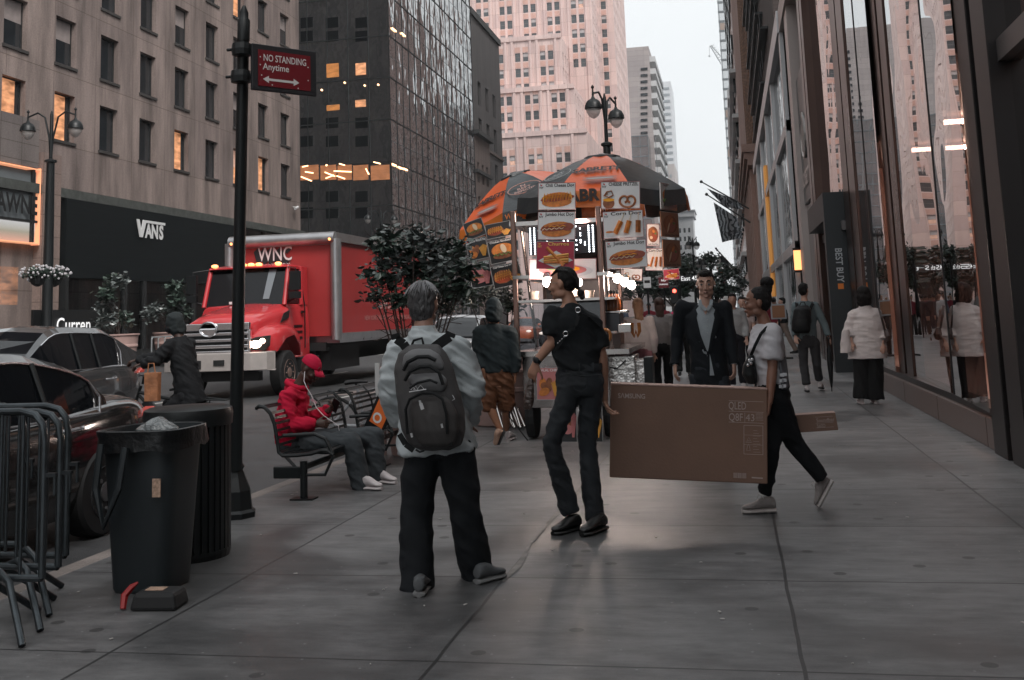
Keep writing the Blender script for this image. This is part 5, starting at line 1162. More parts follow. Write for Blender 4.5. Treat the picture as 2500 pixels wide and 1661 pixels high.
# ------------------------------------------------------------------ crowd barriers at the left
def barrier(Y, pxr, pyt, label, L_=2.3, tilt=0, foot=True, group='stacked steel crowd barriers'):
    tp = HY(pxr, pyt, Y); H = tp.z; t = thing('crowd_barrier', label, 'barrier', (tp.x, Y, 0), tilt, group)
    zb_ = .25; r = .019
    b = MB(); b.path([(-L_, 0, H), (-.14, 0, H), (-.06, 0, H-.02), (-.015, 0, H-.07), (0, 0, H-.15), (0, 0, zb_), ], r, 10); b.path([(-L_, 0, zb_), (0, 0, zb_)], r, 10)
    b.path([(-L_, 0, H), (-L_, 0, zb_)], r, 8); b.build('frame', GALV, t, smooth=True)
    for k in range(1, 17):
        x = -k*.125; b = MB(); b.tube((x, 0, zb_), (x, 0, H), .0085, n=8); b.build('bar', GALV, t, smooth=True)
    if foot:
        for x in (-.22, -L_+.3):
            b = MB(); b.path([(x-.12, .02, zb_-.01), (x-.02, 0, zb_+.03), (x+.08, -.06, zb_-.01), (x+.28, -.25, .07), (x+.32, -.28, .012)], r*.95, 10); b.path([(x-.1, .02, zb_-.02), (x-.05, .2, .1), (x+.0, .3, .012)], r*.95, 10); b.build('foot', GALV, t, smooth=True)
    b = MB(); b.bb(-.01, .07, -.012, .012, H-.33, H-.31); b.tube((.06, 0, H-.32), (.06, 0, H-.42), .009); b.build('hook', GALV, t)
    return t
barrier(4.98, 112, 1003, 'nearest steel crowd barrier of the stack at the left edge')
barrier(5.22, 150, 1004, 'second crowd barrier of the stack, counted from the viewer')
barrier(5.48, 168, 990, 'third crowd barrier of the stack, farthest in with rounded top corner')
barrier(5.75, 60, 990, 'rearmost crowd barrier, only its left part showing', foot=False)
# barrier across the avenue + folded ones by cart
for i in range(5):
    p = G(1205+i*14+10, 1047+i*0); t = thing('folded_chair', ('first', 'second', 'third', 'fourth', 'fifth')[i]+' folded metal frame from the left, leaning behind the hooded walker', 'folded frame', (p.x, 13.9, 0), 0, 'folded metal frames leaning on the planter')
    b = MB(); b.path([(-.32, .5, .62), (-.3, .5, .66), (-.26, .48, .62), (.02, 0, .02)], .016, 8); b.path([(-.3, .62, .6), (.05, .12, .02)], .014, 8); b.build('frame', STEEL, t, smooth=True)
q = HX(370, 850, -22.6); tb = thing('crowd_barrier', 'pale distant crowd barrier in front of the black store, behind the cyclist', 'barrier', (q.x, q.y, 0), pi/2); b = MB()
for k in range(8): b.path([(k*.5, 0, .1), (k*.5, 0, 1.05), (k*.5+.08, 0, 1.12)], .03, 5)
b.path([(0, 0, 1.12), (3.9, 0, 1.12)], .03, 5); b.build('frame', M('pale_steel', (.4, .42, .43), .4, .4), tb)
# script sign across the avenue
q = HX(178, 795, -24.8); cs = thing('script_sign', 'white script lettering sign above the roof of the silver crossover', 'sign', (q.x, q.y, 0), pi/2)
b = MB(); b.text('Curren', (0, -.05, q.z), (1, 0, 0), (0, 0, 1), .75, 1.0, .01); b.build('lettering', M('bright_white_letter', (.8, .8, .8), .4, emit=((1, 1, 1), .35)), cs)
b = MB(); b.bb(-2.4, 2.4, 0, .1, 0, q.z+.6); b.build('board', M('black_metal'), cs)
# white box truck sliver at far left
q = HX(10, 600, -20); wt = thing('white_van', 'pale box van body cut off at the left edge', 'van', (-21.3, q.y-4.2, -.13)); b = MB(); b.bb(-1.1, 1.1, 0, 4.1, .5, HX(10, 593, -20.2).z+.13); b.build('cargo_box', M('van_grey', (.2, .2, .21), .5, noise_=(1, .1)), wt, bevel=.05)
for y in (.8, 3.2):
    for x in (-.98, .98): wheel(x, y, .36, .24, wt, M('alloy_rim'))
# manhole
p = G(860, 960, -.13); mh = MB(); mh.lathe([(.62, 0), (.62, .004), (.50, .005)], (p.x, p.y, -.126), 28); o = mh.build('manhole_rim', M('worn_steel', (.33, .28, .26), .5, .3), None); tag(o, 'pale steel ring of a manhole in the roadway behind the second bench', 'manhole')
b = MB(); b.lathe([(.49, 0), (.49, .006)], (p.x, p.y, -.127), 24); b.build('cover', M('iron_cover', (.05, .045, .045), .5, .3), o)
# ------------------------------------------------------------------ food cart
CY0 = 12.6
def zc(py, Y=CY0): return HY(1400, py, Y).z
def xc_(px, Y=CY0): return HY(px, 800, Y).x
CL, CRt = xc_(1262), xc_(1482)
fc = thing('food_cart', 'stainless steel street food cart crowded with menu posters and glaring bulbs', 'food cart', ((CL+CRt)/2, CY0, 0)); cxx = fc.location.x
b = MB(); ztop = zc(878); zlow = zc(945)
b.bb(CL+.05, CRt, CY0, CY0+2.2, .38, 1.0); b.build('body', M('cart_steel', (.32, .29, .28), .25, .9, noise_=(5, .25)), fc, world=True, bevel=.01)
b = MB(); b.bb(CL-.03, CRt+.25, CY0-.06, CY0+2.3, .98, 1.04); b.bb(CL-.03, CRt+.1, CY0-.02, CY0+2.2, zc(735), zc(735)+.03); b.bb(CL-.02, CRt+.05, CY0-.05, CY0+2.2, zc(676), zc(676)+.04); b.build('shelf', STEEL, fc, world=True)
for i, (x, y) in enumerate(((CL, CY0), (CRt-.04, CY0), (CL, CY0+2.1), (CRt-.04, CY0+2.1))):
    b = MB(); b.bb(x-.03, x+.03, y-.03, y+.03, 1.04, 2.72); b.build('post', M('brown_steel_post', (.2, .13, .11), .3, .8), fc, world=True, bevel=.01)
b = MB(); b.bb(CL-.05, CRt+.05, CY0, CY0+2.2, zc(545), zc(545)+.05); b.build('roof', STEEL, fc, world=True)
b = MB(); b.bb(CL+.05, CRt-.05, CY0+1.9, CY0+1.95, 1.04, 2.6); b.build('back_panel', M('dark_back', (.06, .05, .05), .4, .3), fc, world=True)
b = MB(); b.bb(CL+.02, CRt-.05, CY0-.01, CY0+.01, 1.06, zc(740)); b.build('display_glass', TG, fc, world=True)
# wheels
for x in (CL+.1, CRt-.05):
    b = MB(); b.lathe([(.2, -.05), (.27, -.05), (.28, 0), (.27, .05), (.2, .05)], (x, CY0+.3, .28), 20, ax=(1, 0, 0)); b.build('wheel', BLKR, fc, world=True)
b = MB(); b.path([(CL-.02, CY0-.1, .98), (CL-.06, CY0-.2, .7), (CL-.1, CY0-.15, .3), (CL+.1, CY0-.1, .02)], .008, 5); b.build('gas_hose', BLKR, fc, world=True)
# led menu matrix
a_, c_ = HY(1292, 624, CY0-.05), HY(1452, 548, CY0-.05)
lm = thing('led_sign', 'black sign board dotted with white lights under the umbrella', 'sign', (a_.x, CY0-.05, a_.z)); b = MB(); b.bb(a_.x, c_.x, CY0-.06, CY0-.01, a_.z, c_.z); b.build('board', M('led_board', (.012, .014, .018), .4), lm, world=True)
b = MB(); rn = random.Random(6); Wb, Hb_ = c_.x-a_.x, c_.z-a_.z
for i in range(16):
    for k in range(12):
        if i in (0, 1, 14, 15) or rn.random() < .35: b.ball((a_.x+Wb*(i+.5)/16, CY0-.07, a_.z+Hb_*(k+.5)/12), .009, 5, 3)
o = b.build('light_dots', M('led_white', (1, 1, 1), .5, emit=((.9, .95, 1), 5)), lm, world=True); o['kind'] = 'stuff'
b = MB(); q1, q2 = HY(1405, 536, CY0-.1), HY(1432, 544, CY0-.1); b.bb(q1.x, q2.x, CY0-.12, CY0-.08, q2.z, q1.z); b.build('lamp', M('pink_lamp', (1, .6, .55), .5, emit=((1, .55, .5), 7)), lm, world=True)
# bulbs
BUL = M('bright_bulb', (1, .95, .9), .5, emit=((1, .84, .76), 30))
def bulb(px, py, Y, r, w, label):
    p = HY(px, py, Y); t = thing('cart_lamp', label, 'lamp', p, 0, 'glaring lamps on the food cart'); b = MB(); b.ball((0, 0, 0), r, 12, 8); b.build('bulb', BUL, t, smooth=True); b = MB(); b.lathe([(r*.5, r*.7), (r*1.1, r*1.1), (r*.6, r*2)], (0, 0, 0), 10); b.build('cap', STEEL, t)
    l = bpy.data.lights.new('cart_light', 'POINT'); l.energy = w; l.color = (1, .80, .70); l.shadow_soft_size = .12; lo = bpy.data.objects.new('cart_light', l); COL.objects.link(lo); lo.location = p+V((0, -.12, 0)); return t
bulb(1336, 690, CY0-.1, .055, 8, 'glaring white bulb beside the face of the slim jeans wearer')
bulb(1412, 690, CY0+.2, .05, 8, 'glaring bulb just behind the braided head')
for i, (px, py, yy) in enumerate(((1507, 681, 13.2), (1525, 690, 13.2), (1542, 697, 13.3))): bulb(px, py, yy, .05, 7, ('left', 'middle', 'right')[i]+' bulb of the glaring row between cart and blonde woman')
l = bpy.data.lights.new('canopy_light', 'AREA'); l.energy = 52; l.size = 1.2; l.color = (1, .74, .6); lo = bpy.data.objects.new('canopy_light', l); COL.objects.link(lo); lo.location = ((CL+CRt)/2, 13.9, 2.75)
# things on the cart
def grp(name, label, cat, c, g='bottles and tubs on the food cart'): return thing(name, label, cat, c, 0, g)
OR = M('orange_sauce', (.45, .12, .03), .25, coat=.5); BRN = M('baked_brown', (.35, .13, .03), .5, noise_=(30, .4))
for i, px in enumerate((1491, 1499, 1508)):
    p = HY(px, 762, 13.0); t = grp('sauce_bottle', ('left', 'middle', 'right')[i]+' of three amber sauce bottles with black caps on the cart shelf', 'bottle', p); b = MB(); b.lathe([(.04, 0), (.045, .02), (.045, .15), (.02, .19), (.018, .22)], (0, 0, 0), 12); b.build('bottle', OR, t, smooth=True); b = MB(); b.lathe([(.022, .22), (.022, .26)], (0, 0, 0), 8); b.build('cap', BLKR, t)
for i, (px, py, w, h, d, mt, lb_) in enumerate(((1480, 815, .30, .04, 12.9, 'S', 'upper steel counter shelf right of the jeans wearer'), (1500, 765, .32, .03, 12.95, 'S', 'top steel ledge under the sauce bottles'), (1497, 810, .2, .22, 12.9, 'D', 'dark metal drinks box on the counter'), (1527, 812, .16, .1, 12.8, 'S', 'bright steel tray at the counter edge'))):
    p = HY(px, py, d); t = grp('counter_box' if mt == 'D' else 'steel_tray', lb_, 'tray' if mt == 'S' else 'box', p, 'metal trays on the food cart'); b = MB(); b.bb(-w/2, w/2, -.1, .25, 0, h); b.build('tray', STEEL if mt == 'S' else M('dark_box', (.05, .05, .055), .3, .5), t, bevel=.008)
p = HY(1505, 865, 12.9); t = grp('grill_box', 'shiny steel grill box below the counter tray', 'grill', (p.x, p.y, p.z-.35)); b = MB(); b.bb(-.2, .22, -.05, .6, 0, .33); b.build('box', M('foil', (.6, .58, .56), .18, 1., bump=(18, .7)), t, bevel=.01); b = MB(); b.path([(-.18, -.08, .25), (0, -.1, .18), (.12, -.1, .28)], .008, 5); b.build('cable', BLKR, t)
p = HY(1522, 945, 13.0); t = grp('foil_cart_box', 'crinkled silver foil-wrapped box standing on the ground beside the cart', 'box', (p.x, p.y, .25)); b = MB(); zf = HY(1522, 880, 13.0).z; b.bb(-.26, .26, -.05, .5, 0, zf-.25); b.build('box', M('crinkled_foil', (.65, .62, .6), .22, 1., bump=(9, 1.)), t); b = MB(); b.bb(.262, .36, -.05, .3, 0, zf-.22); b.build('side_panel', BLK, t)
b = MB(); b.bb(-.2, .2, 0, .4, -.25, -.004); b.build('plinth', BLK, t)
t = grp('bread_roll', 'pair of browned pretzel twists hanging at the counter edge', 'pretzel', HY(1552, 805, 12.8), None or 'food on the cart'); b = MB(); b.path([(-.04, 0, .08), (-.045, 0, -.02), (-.02, 0, -.08), (0, 0, -.02), (.02, 0, -.08), (.045, 0, -.02), (.04, 0, .08)], .022, 8); b.build('dough', BRN, t, smooth=True)
t = grp('pretzel', 'golden pretzel hooked at the elbow level of the jeans wearer', 'pretzel', HY(1478, 820, 12.4), 'food on the cart'); b = MB(); b.path([(.06*cos(k*pi/8), 0, .07*sin(k*pi/8)) for k in range(16)], .018, 8, True); b.build('dough', BRN, t, smooth=True)
for i, (px, py) in enumerate(((1305, 720), (1400, 712), (1440, 718))):
    p = HY(px, py+12, 12.8); t = grp('food_container', ('leftmost', 'middle', 'rightmost')[i]+' of the clear tubs behind the braided head', 'container', p, 'clear tubs on the cart shelf'); b = MB(); b.lathe([(.05, 0), (.06, .1), (.062, .1)], (0, 0, 0), 14); b.build('tub', M('tub_plastic', (.6, .5, .42), .2, spec=.8), t, smooth=True)
# yellow-white umbrella canopies
OG = M('orange_vinyl', (.75, .125, .03), .32, bump=(7, .35)); OGD = M('orange_valance', (.62, .16, .02), .35, bump=(9, .5)); BV = M('black_vinyl', (.022, .028, .032), .3, spec=.6, bump=(7, .4))
INK = M('black_ink', (.02, .015, .015), .5); SAU = M('printed_sausage', (.42, .17, .13), .5); WI = M('pale_print', (.4, .42, .42), .5)
def umbrella(apex, R, drop, vh, label, tilt=None, rot0=0, seq=None, seed=0, caph=.12, vcol=None):
    t = thing('cart_umbrella', label, 'umbrella', apex, 0, 'food cart umbrellas'); T3 = tilt or Matrix.Identity(3); t['category'] = 'umbrella'
    cs = []
    for k in range(8):
        a = rot0+2*pi*k/8-pi/2-pi/8; cs.append(a)
    r0 = .22
    rn = random.Random(seed)
    def pt(a, f, ex=0):  # f 0..1 from cap ring to edge
        r = r0+(R-r0)*f; z = -drop*(f**1.25)-.0; return T3 @ V((cos(a)*r, sin(a)*r, z))
    for k in range(8):
        a0, a1 = cs[k], cs[(k+1) % 8]; a1 = a0+pi/4; b = MB(); N_ = 6; rows_ = []
        for j in range(N_+1):
            f = j/N_; row = []
            P, Q = pt(a0, f), pt(a1, f)
            for i in range(7):
                u = i/6; p = P.lerp(Q, u); p.z -= .04*sin(pi*u)*f-.008*noise.noise(V((u*4, f*4, k+seed))); row.append(p)
            rows_.append(row)
        skin(b, rows_, cap=False); pn = b.build('canopy_panel', (OG if (seq or 'OB'*4)[k] == 'O' else BV), t, smooth=True)
        # valance
        b = MB(); e = rows_[-1]; lo_ = []
        for i, p in enumerate(e):
            out = V((p.x, p.y, 0)).normalized(); w_ = .03*noise.noise(V((i*1.3, k*2.1, seed)))
            lo_.append(p+V((0, 0, -vh+w_))+out*(.02+.05*noise.noise(V((i*.9, k, seed+3)))))
        mid = [(a_+c_)/2+V((a_.x, a_.y, 0)).normalized()*.02*sin(i*2.1) for i, (a_, c_) in enumerate(zip(e, lo_))]
        skin(b, [e, mid, lo_], cap=False); vo_ = b.build('valance', ((OGD if (seq or 'OB'*4)[k] == 'O' else BV)), t, smooth=True)
    b = MB(); b.T = T3.to_4x4(); b.lathe([(r0*1.15, -.015), (r0*1.1, .015), (.06, caph*.4), (.03, caph*.5)], (0, 0, 0), 8); b.T = None; b.build('cap', BV, t)
    b = MB()
    for k in range(8): b.path([T3 @ V((0, 0, -.25)), pt(cs[k], .5)+V((0, 0, -.03)), pt(cs[k], .98)+V((0, 0, -.02))], .012, 5)
    b.build('ribs', STEEL, t)
    return t, cs, pt
ax_ = HY(1470, 386, 14.05)
u1, cs1, pt1 = umbrella(ax_, 1.17, .52, .2, 'large orange and black umbrella with hot dog maker lettering over the cart', seq='OBOBOBOB', seed=1)
b = MB(); b.tube((0, 0, -.02), (0, 0, -(ax_.z-1.0)), .025); b.build('pole', STEEL, u1)
# printing on front panel (between cs[0] and cs[0]+45deg)
def panel_print(t, pt, k, cs, seed=0, both=True, txt='SABRETT', off=.012):
    a0 = cs[k]; A_, B_ = pt(a0, .3), pt(a0+pi/4, .3); C_, D_ = pt(a0, 1), pt(a0+pi/4, 1)
    up = ((A_+B_)/2-(C_+D_)/2); U = (D_-C_).normalized(); W = (up-U*up.dot(U)).normalized(); nn = U.cross(W)
    O = (C_+D_)/2+nn*.03; L_ = up.length; wd = (D_-C_).length
    b = MB(); b.mat(0)
    for i, ch in enumerate(txt):
        x = (i-3)*wd*.098; z = L_*.62+.035*L_*(-(i-3)**2*.12); b.text(ch, O+U*x+W*(z+.02*i*.3), U, W, .145, 1.15, .04)
    b.mat(1)
    for dz in (.0, .055): b.poly(ell(wd*.07, L_*.3-dz, wd*.25, .032, 16), O+nn*.004, U, W)
    b.mat(2); b.poly(ell(wd*.07, L_*.3-.03, wd*.2, .016, 14), O+nn*.006, U, W)
    b.build('print', [INK, SAU, WI], t)
    return U, W, nn, C_, D_
U, W, nn, C_, D_ = panel_print(u1, pt1, 0, cs1)
b = MB(); O = (C_+D_)/2
for ch, x in zip('SABRETT', (-.38, -.25, -.12, 0, .13, .25, .36)): b.text(ch, O+V((x, -.065, -.1)), (1, 0, 0), (0, 0, 1), .2, 1, .05)
b.build('valance_print', INK, u1)
def oval_print(t, pt, k, cs, lines=('N', 'REFT', 'INSPECTED'), mt=WI, f0=.55):
    a0 = cs[k]; A_, B_ = pt(a0, .2), pt(a0+pi/4, .2); C_, D_ = pt(a0, 1), pt(a0+pi/4, 1); up = ((A_+B_)/2-(C_+D_)/2); U = (D_-C_).normalized(); W = (up-U*up.dot(U)).normalized(); nn = U.cross(W); O = (C_+D_)/2+nn*.035+W*up.length*.5
    b = MB(); b.path([O+U*.24*cos(q*pi/12)+W*.14*sin(q*pi/12) for q in range(24)], .007, 5, True)
    for i, s in enumerate(lines): b.text(s, O+W*(.07-.07*i), U, W, .075, 1, .01, maxw=(.07, .2, .32)[i])
    b.build('print', mt, t); return U, W, nn, C_, D_
oval_print(u1, pt1, 7, cs1)
# second umbrella, tilted down to the left
ap2 = HY(1256, 430, 15.2)
tl = Matrix.Rotation(radians(-17), 3, 'Y') @ Matrix.Rotation(radians(6), 3, 'X')
u2, cs2, pt2 = umbrella(ap2, 1.12, .5, .17, 'tilted orange and black umbrella leaning down to the left behind the cart', tl, rot0=radians(14), seq='BOBOBOBO', seed=5)
b = MB(); b.tube((0, 0, -.02), (.25, 0, -(ap2.z-.9)), .025); b.build('pole', STEEL, u2)
panel_print(u2, pt2, 7, cs2)
U, W, nn, C_, D_ = oval_print(u2, pt2, 0, cs2, mt=M('pink_print', (.6, .35, .3), .5))
b = MB(); O = (C_+D_)/2+U.cross(V((0, 0, 1))).normalized()*.06+V((0, 0, -.085)); b.text("WE'RE ON A ROLL", O, U, V((0, 0, 1)), .1, 1, .02, maxw=.8); b.build('valance_print', M('orange_print', (.8, .25, .06), .5), u2)
# ------------------------------------------------------------------ menu posters
PW = M('poster_white', (.78, .78, .78), .35); PK_ = M('poster_black', (.02, .02, .022), .3); PR = M('poster_crimson', (.42, .015, .05), .35); PD = M('poster_brown', (.3, .13, .06), .4)
BUN = M('bun', (.6, .2, .04), .5, noise_=(14, .35)); SSG = M('sausage', (.32, .06, .025), .35, noise_=(20, .3)); MUS = M('mustard', (.95, .42, .02), .5); PRZ = M('pretzel_brown', (.3, .1, .03), .45, noise_=(25, .4)); PLT = M('plate_white', (.65, .66, .68), .4); FRI = M('fries', (.75, .38, .08), .5); GRN = M('salad', (.12, .25, .06), .6); MEAT = M('meat', (.25, .09, .04), .6, noise_=(14, .5)); TRED = M('heart_red', (.6, .02, .04), .5); CRE = M('cream', (.75, .6, .42), .5); PNK = M('pink_meat', (.55, .2, .2), .5)
PM = [PW, INK, BUN, SSG, MUS, PRZ, PLT, FRI, GRN, MEAT, TRED, CRE, PNK, M('poster_yellow', (.85, .5, .12), .5), PK_, PR, PD]
def poster(c4, Y, label, title, kind, bg=0, ink=1, Yr=None, logo=True, tsize=.17):
    P = [HY(x, y, Y) for x, y in c4]
    if Yr: P[1] = HY(*c4[1], Yr); P[2] = HY(*c4[2], Yr)
    U = ((P[1]-P[0])+(P[2]-P[3])); U.normalize(); Wv = ((P[0]-P[3])+(P[1]-P[2])).normalized(); nn = U.cross(Wv).normalized(); Wv = nn.cross(U)
    w = ((P[1]-P[0]).length+(P[2]-P[3]).length)/2; h = ((P[0]-P[3]).length+(P[1]-P[2]).length)/2; O = (P[0]+P[1]+P[2]+P[3])/4-U*w/2-Wv*h/2
    t = thing('menu_poster', label, 'poster', O, 0, 'menu posters hanging on the food cart')
    b = MB(); b.prism([(0, 0), (w, 0), (w, h), (0, h)], O-nn*.012, U, Wv, nn*.012); b.mat(1)
    fr_ = [(0, 0, w, .006), (0, h-.006, w, h), (0, .006, .006, h-.006), (w-.006, .006, w, h-.006)]
    b.k = 1
    for x0, z0, x1, z1 in fr_: b.poly([(x0, z0), (x1, z0), (x1, z1), (x0, z1)], O+nn*.0015, U, Wv)
    b.build('sheet', [PM[bg], M('poster_edge', (.3, .1, .1) if bg == 0 else (.5, .5, .5), .5) if bg == 0 else M('poster_edge_pale', (.4, .4, .4), .5)], t, world=True)
    b = MB(); lay = [0.002]
    def pl(pts, k): lay[0] += .0012; b.mat(k); b.poly([(x*w, z*h) for x, z in pts], O+nn*lay[0], U, Wv)
    def E(cx, cz, rx, rz, k, a=0, n=18):
        pts = ell(0, 0, rx*w, rz*h, n, a); pl([(cx+x/w, cz+z/h) for x, z in pts], k)
    def tube(pts, r, k): b.mat(k); lay[0] += .0012; b.path([O+U*(x*w)+Wv*(z*h)+nn*(lay[0]) for x, z in pts], r*w, 6)
    def zig(x0, x1, zc_, amp, n, r, k, slope=0): tube([(x0+(x1-x0)*i/n, zc_+slope*(i/n)+(amp if i % 2 else -amp)) for i in range(n+1)], r, k)
    if kind in ('hotdog', 'chili'):
        E(.5, .42, .42, .22, 2, .1); E(.5, .28, .40, .18, 2, .05); E(.52, .42, .46, .11, 3, .12)
        if kind == 'chili':
            for q in range(3): zig(.14, .9, .50-.06*q, .09, 20, .012, 4 if q % 2 == 0 else 13, .07)
        else:
            E(.8, .46, .16, .14, 3, .12); zig(.1, .8, .42, .05, 12, .014, 3, .05); zig(.12, .7, .36, .03, 9, .012, 11, .05); zig(.3, .75, .46, .02, 6, .01, 4, .03); 
    elif kind == 'churros':
        pl([(.05, .3), (.5, .04), (.96, .32), (.52, .66)], 6); pl([(.12, .3), (.5, .1), (.88, .32), (.5, .56)], 12 if False else 11)
        for i in range(4): tube([(.2, .24+.06*i), (.85, .26+.09*i)], .035, 7 if i % 2 else 2)
        tube([(.28, .78), (.72, .14)], .045, 2); tube([(.33, .74), (.75, .18)], .014, 7)
    elif kind == 'pretzel':
        k = 5; cx, cz, s_ = .68, .42, .27
        tube([(cx+.078*(3.3-.4*q*q)*sin(q), cz-.04-.13*(2.5-.3*q*q)*cos(q)) for q in [-3.6+7.2*i/36 for i in range(37)]], .032, k)
        E(.2, .2, .15, .2, 9); E(.2, .33, .15, .06, 4); tube([(.08, .46), (.15, .62), (.27, .66), (.32, .5), (.2, .42), (.08, .5), (.18, .56)], .018, k)
    elif kind == 'corndog':
        for x, dx, k in ((.45, .16, 5), (.66, .1, 5), (.88, .02, 9)): tube([(x-dx, .18), (x, .62)], .07, 2 if k == 5 else 5); tube([(x-dx*.9, .22), (x-.01, .58)], .045, 5); tube([(x, .62), (x+dx*.6, .92)], .008, 11)
        zig(.6, .66, .36, .0, 2, .01, 4); tube([(.58+.03*(i % 2)+.012*i, .22+.05*i) for i in range(8)], .01, 4); E(.88, .26, .05, .08, 2); E(.16, .16, .1, .12, 6); E(.16, .24, .1, .04, 2)
    elif kind == 'rice': 
        E(.5, .52, .4, .36, 9); E(.42, .58, .24, .25, 5, .5); E(.6, .42, .2, .2, 3, .3); E(.55, .66, .1, .08, 2, .4); E(.36, .38, .12, .07, 11, .8); E(.68, .56, .06, .05, 8)
    elif kind == 'bun':
        E(.5, .55, .4, .28, 2); E(.5, .3, .38, .14, 9); zig(.15, .85, .36, .05, 9, .02, 8); E(.55, .6, .1, .2, 11, .3)
    elif kind == 'burger':
        E(.4, .58, .34, .22, 12); E(.4, .42, .36, .07, 8); E(.4, .36, .34, .09, 9); E(.4, .26, .33, .1, 12)
        for i in range(7): tube([(.7+.02*i, .1), (.62+.06*i, .62-.03*abs(i-3))], .02, 12 if title.startswith('Che') else 7)
    elif kind == 'wings':
        for i, (x, z, r) in enumerate(((.25, .5, .15), (.38, .4, .16), (.3, .25, .15), (.5, .55, .12))): E(x, z, r, r*1.2, 9 if i % 2 else 2, i)
        for i in range(8): tube([(.72+.015*i, .12), (.6+.055*i, .66-.03*abs(i-4))], .022, 7)
    elif kind == 'chilifries':
        E(.38, .46, .34, .3, 9); E(.36, .36, .3, .16, 3)
        for q in range(3): zig(.1, .66, .6-.1*q, .08, 14, .012, 7, .06)
        for i in range(8): tube([(.72+.015*i, .1), (.62+.05*i, .5-.03*abs(i-4))], .02, 7)
    elif kind == 'salad': E(.5, .4, .45, .32, 6); E(.5, .45, .36, .25, 12); E(.35, .55, .12, .1, 8); E(.62, .5, .14, .12, 4); E(.5, .35, .15, .1, 8)
    b.mat(ink)
    if title:
        if logo: b.text(title, O+U*w*.58+Wv*h*.9+nn*.003, U, Wv, h*tsize, 1, .02, maxw=w*.76 if len(title) > 7 else w*.55)
        else: b.text(title, O+U*w*.5+Wv*h*(.08 if kind == 'rice' else .92)+nn*.012, U, Wv, h*.11, 1, .02, maxw=w*.8)
    if logo:
        b.text('I', O+U*w*.06+Wv*h*.91+nn*.003, U, Wv, h*.1, 1, .02); b.text('NY', O+U*w*.09+Wv*h*.81+nn*.003, U, Wv, h*.11, 1, .02)
        b.mat(10 if bg != 15 else 13); hx = [(.09, .87), (.065, .91), (.075, .935), (.09, .92), (.105, .935), (.115, .91)]; b.poly([(x*w, z*h) for x, z in hx], O+nn*.003, U, Wv)
    b.build('picture', PM, t, world=True)
    return t
YP = 12.32
poster([(1314.6, 446.8), (1405, 446), (1405, 512), (1313, 513)], YP+.1, 'white poster titled Chili Cheese Dog, top of the left column', 'Chili Cheese Dog', 'chili')
poster([(1313, 517), (1405, 517), (1404, 585), (1313, 586)], YP, 'white poster of a jumbo hot dog between the chili dog and churros posters', 'Jumbo Hot Dog', 'hotdog')
poster([(1310, 590), (1404, 589), (1401, 658), (1309, 657)], YP-.05, 'crimson poster of churros on a white plate above the braided head', 'Churros', 'churros', 15, 13)
poster([(1466, 444), (1561, 443), (1564, 509), (1468, 511)], YP+.2, 'white cheese pretzel poster hanging over the orange valance', 'CHEESE PRETZEL', 'pretzel')
poster([(1470, 517), (1568, 513), (1573, 578), (1475, 585)], YP+.1, 'large white corn dog poster in the middle of the right column', 'Corn Dog', 'corndog')
poster([(1476, 590), (1578, 584), (1580, 651), (1483, 658)], YP, 'white jumbo hot dog poster at the foot of the right column', 'Jumbo Hot Dog', 'hotdog')
poster([(1613, 445), (1651, 455), (1653, 515), (1613, 512)], 13.2, 'narrow falafel sandwich poster at the top right of the umbrella', 'Falafel Sandwich', 'bun', 0, 1, 13.9, False)
poster([(1613, 517), (1655, 520), (1659, 582), (1616, 577)], 13.2, 'brown chicken over rice poster at the far right of the cart', 'Chicken Over Rice', 'rice', 16, 1, 13.9, False)
poster([(1618, 585), (1660, 586), (1663, 653), (1621, 652)], 13.2, 'brown lamb over rice poster, lowest at the far right of the cart', 'Lamb Over Rice', 'rice', 16, 1, 13.9, False)
poster([(1579, 547), (1610, 547), (1610, 601), (1579, 601)], 14.3, 'half hidden lamb poster between corn dog and chicken posters', 'Lamb Over Rice', 'rice', 0, 1, None, False)
poster([(1579, 607), (1618, 607), (1618, 661), (1572, 661)], 14.3, 'half hidden corn dog poster under the lamb poster', 'Corn Dog', 'corndog')
poster([(1520, 655), (1568, 657), (1568, 686), (1522, 684)], 14.4, 'small pretzel poster just below the big hot dog poster', '', 'pretzel', 0, 1, None, False)
poster([(1617, 660), (1650, 657), (1668, 680), (1622, 684)], 14.2, 'tilted crimson churros poster at the lower right of the cart', '', 'churros', 15, 13, None, False)
YL = 13.9
poster([(1134, 548), (1180, 528), (1183, 574), (1138, 588)], YL, 'dark poster of a steak sandwich tucked under the tilted umbrella', '', 'bun', 14, 0, None, False)
poster([(1137, 588), (1188, 577), (1192, 628), (1145, 640)], YL, 'black chicken wings and fries poster on the left strip', 'Chicken Wings & Fries', 'wings', 14, 0)
poster([(1142, 645), (1195, 634), (1203, 696), (1153, 706)], YL, 'black cheeseburger and fries poster, lowest on the left strip', 'Cheeseburger & Fries', 'burger', 14, 0)
poster([(1191, 593), (1253, 577), (1267, 634), (1197, 646)], YL-.15, 'dim dark chicken sandwich poster right of the wings poster', 'Chicken Sandwich', 'bun', 14, 0, None, False)
poster([(1197, 653), (1267, 637), (1275, 691), (1207, 707)], YL-.15, 'black chili cheese dog with fries poster hanging lowest beside the shrub', 'Chili Cheese Dog w/ Fries', 'chilifries', 14, 0, None, False)
poster([(1184, 548), (1245, 540), (1250, 572), (1188, 588)], YL-.15, 'dim dark poster directly under the black umbrella valance', '', 'chilifries', 14, 0, None, False)
poster([(1292, 632), (1456, 632), (1456, 680), (1292, 684)], CY0-.08, 'bright menu board of salads behind the churros poster', '', 'salad', 0, 1, None, False)
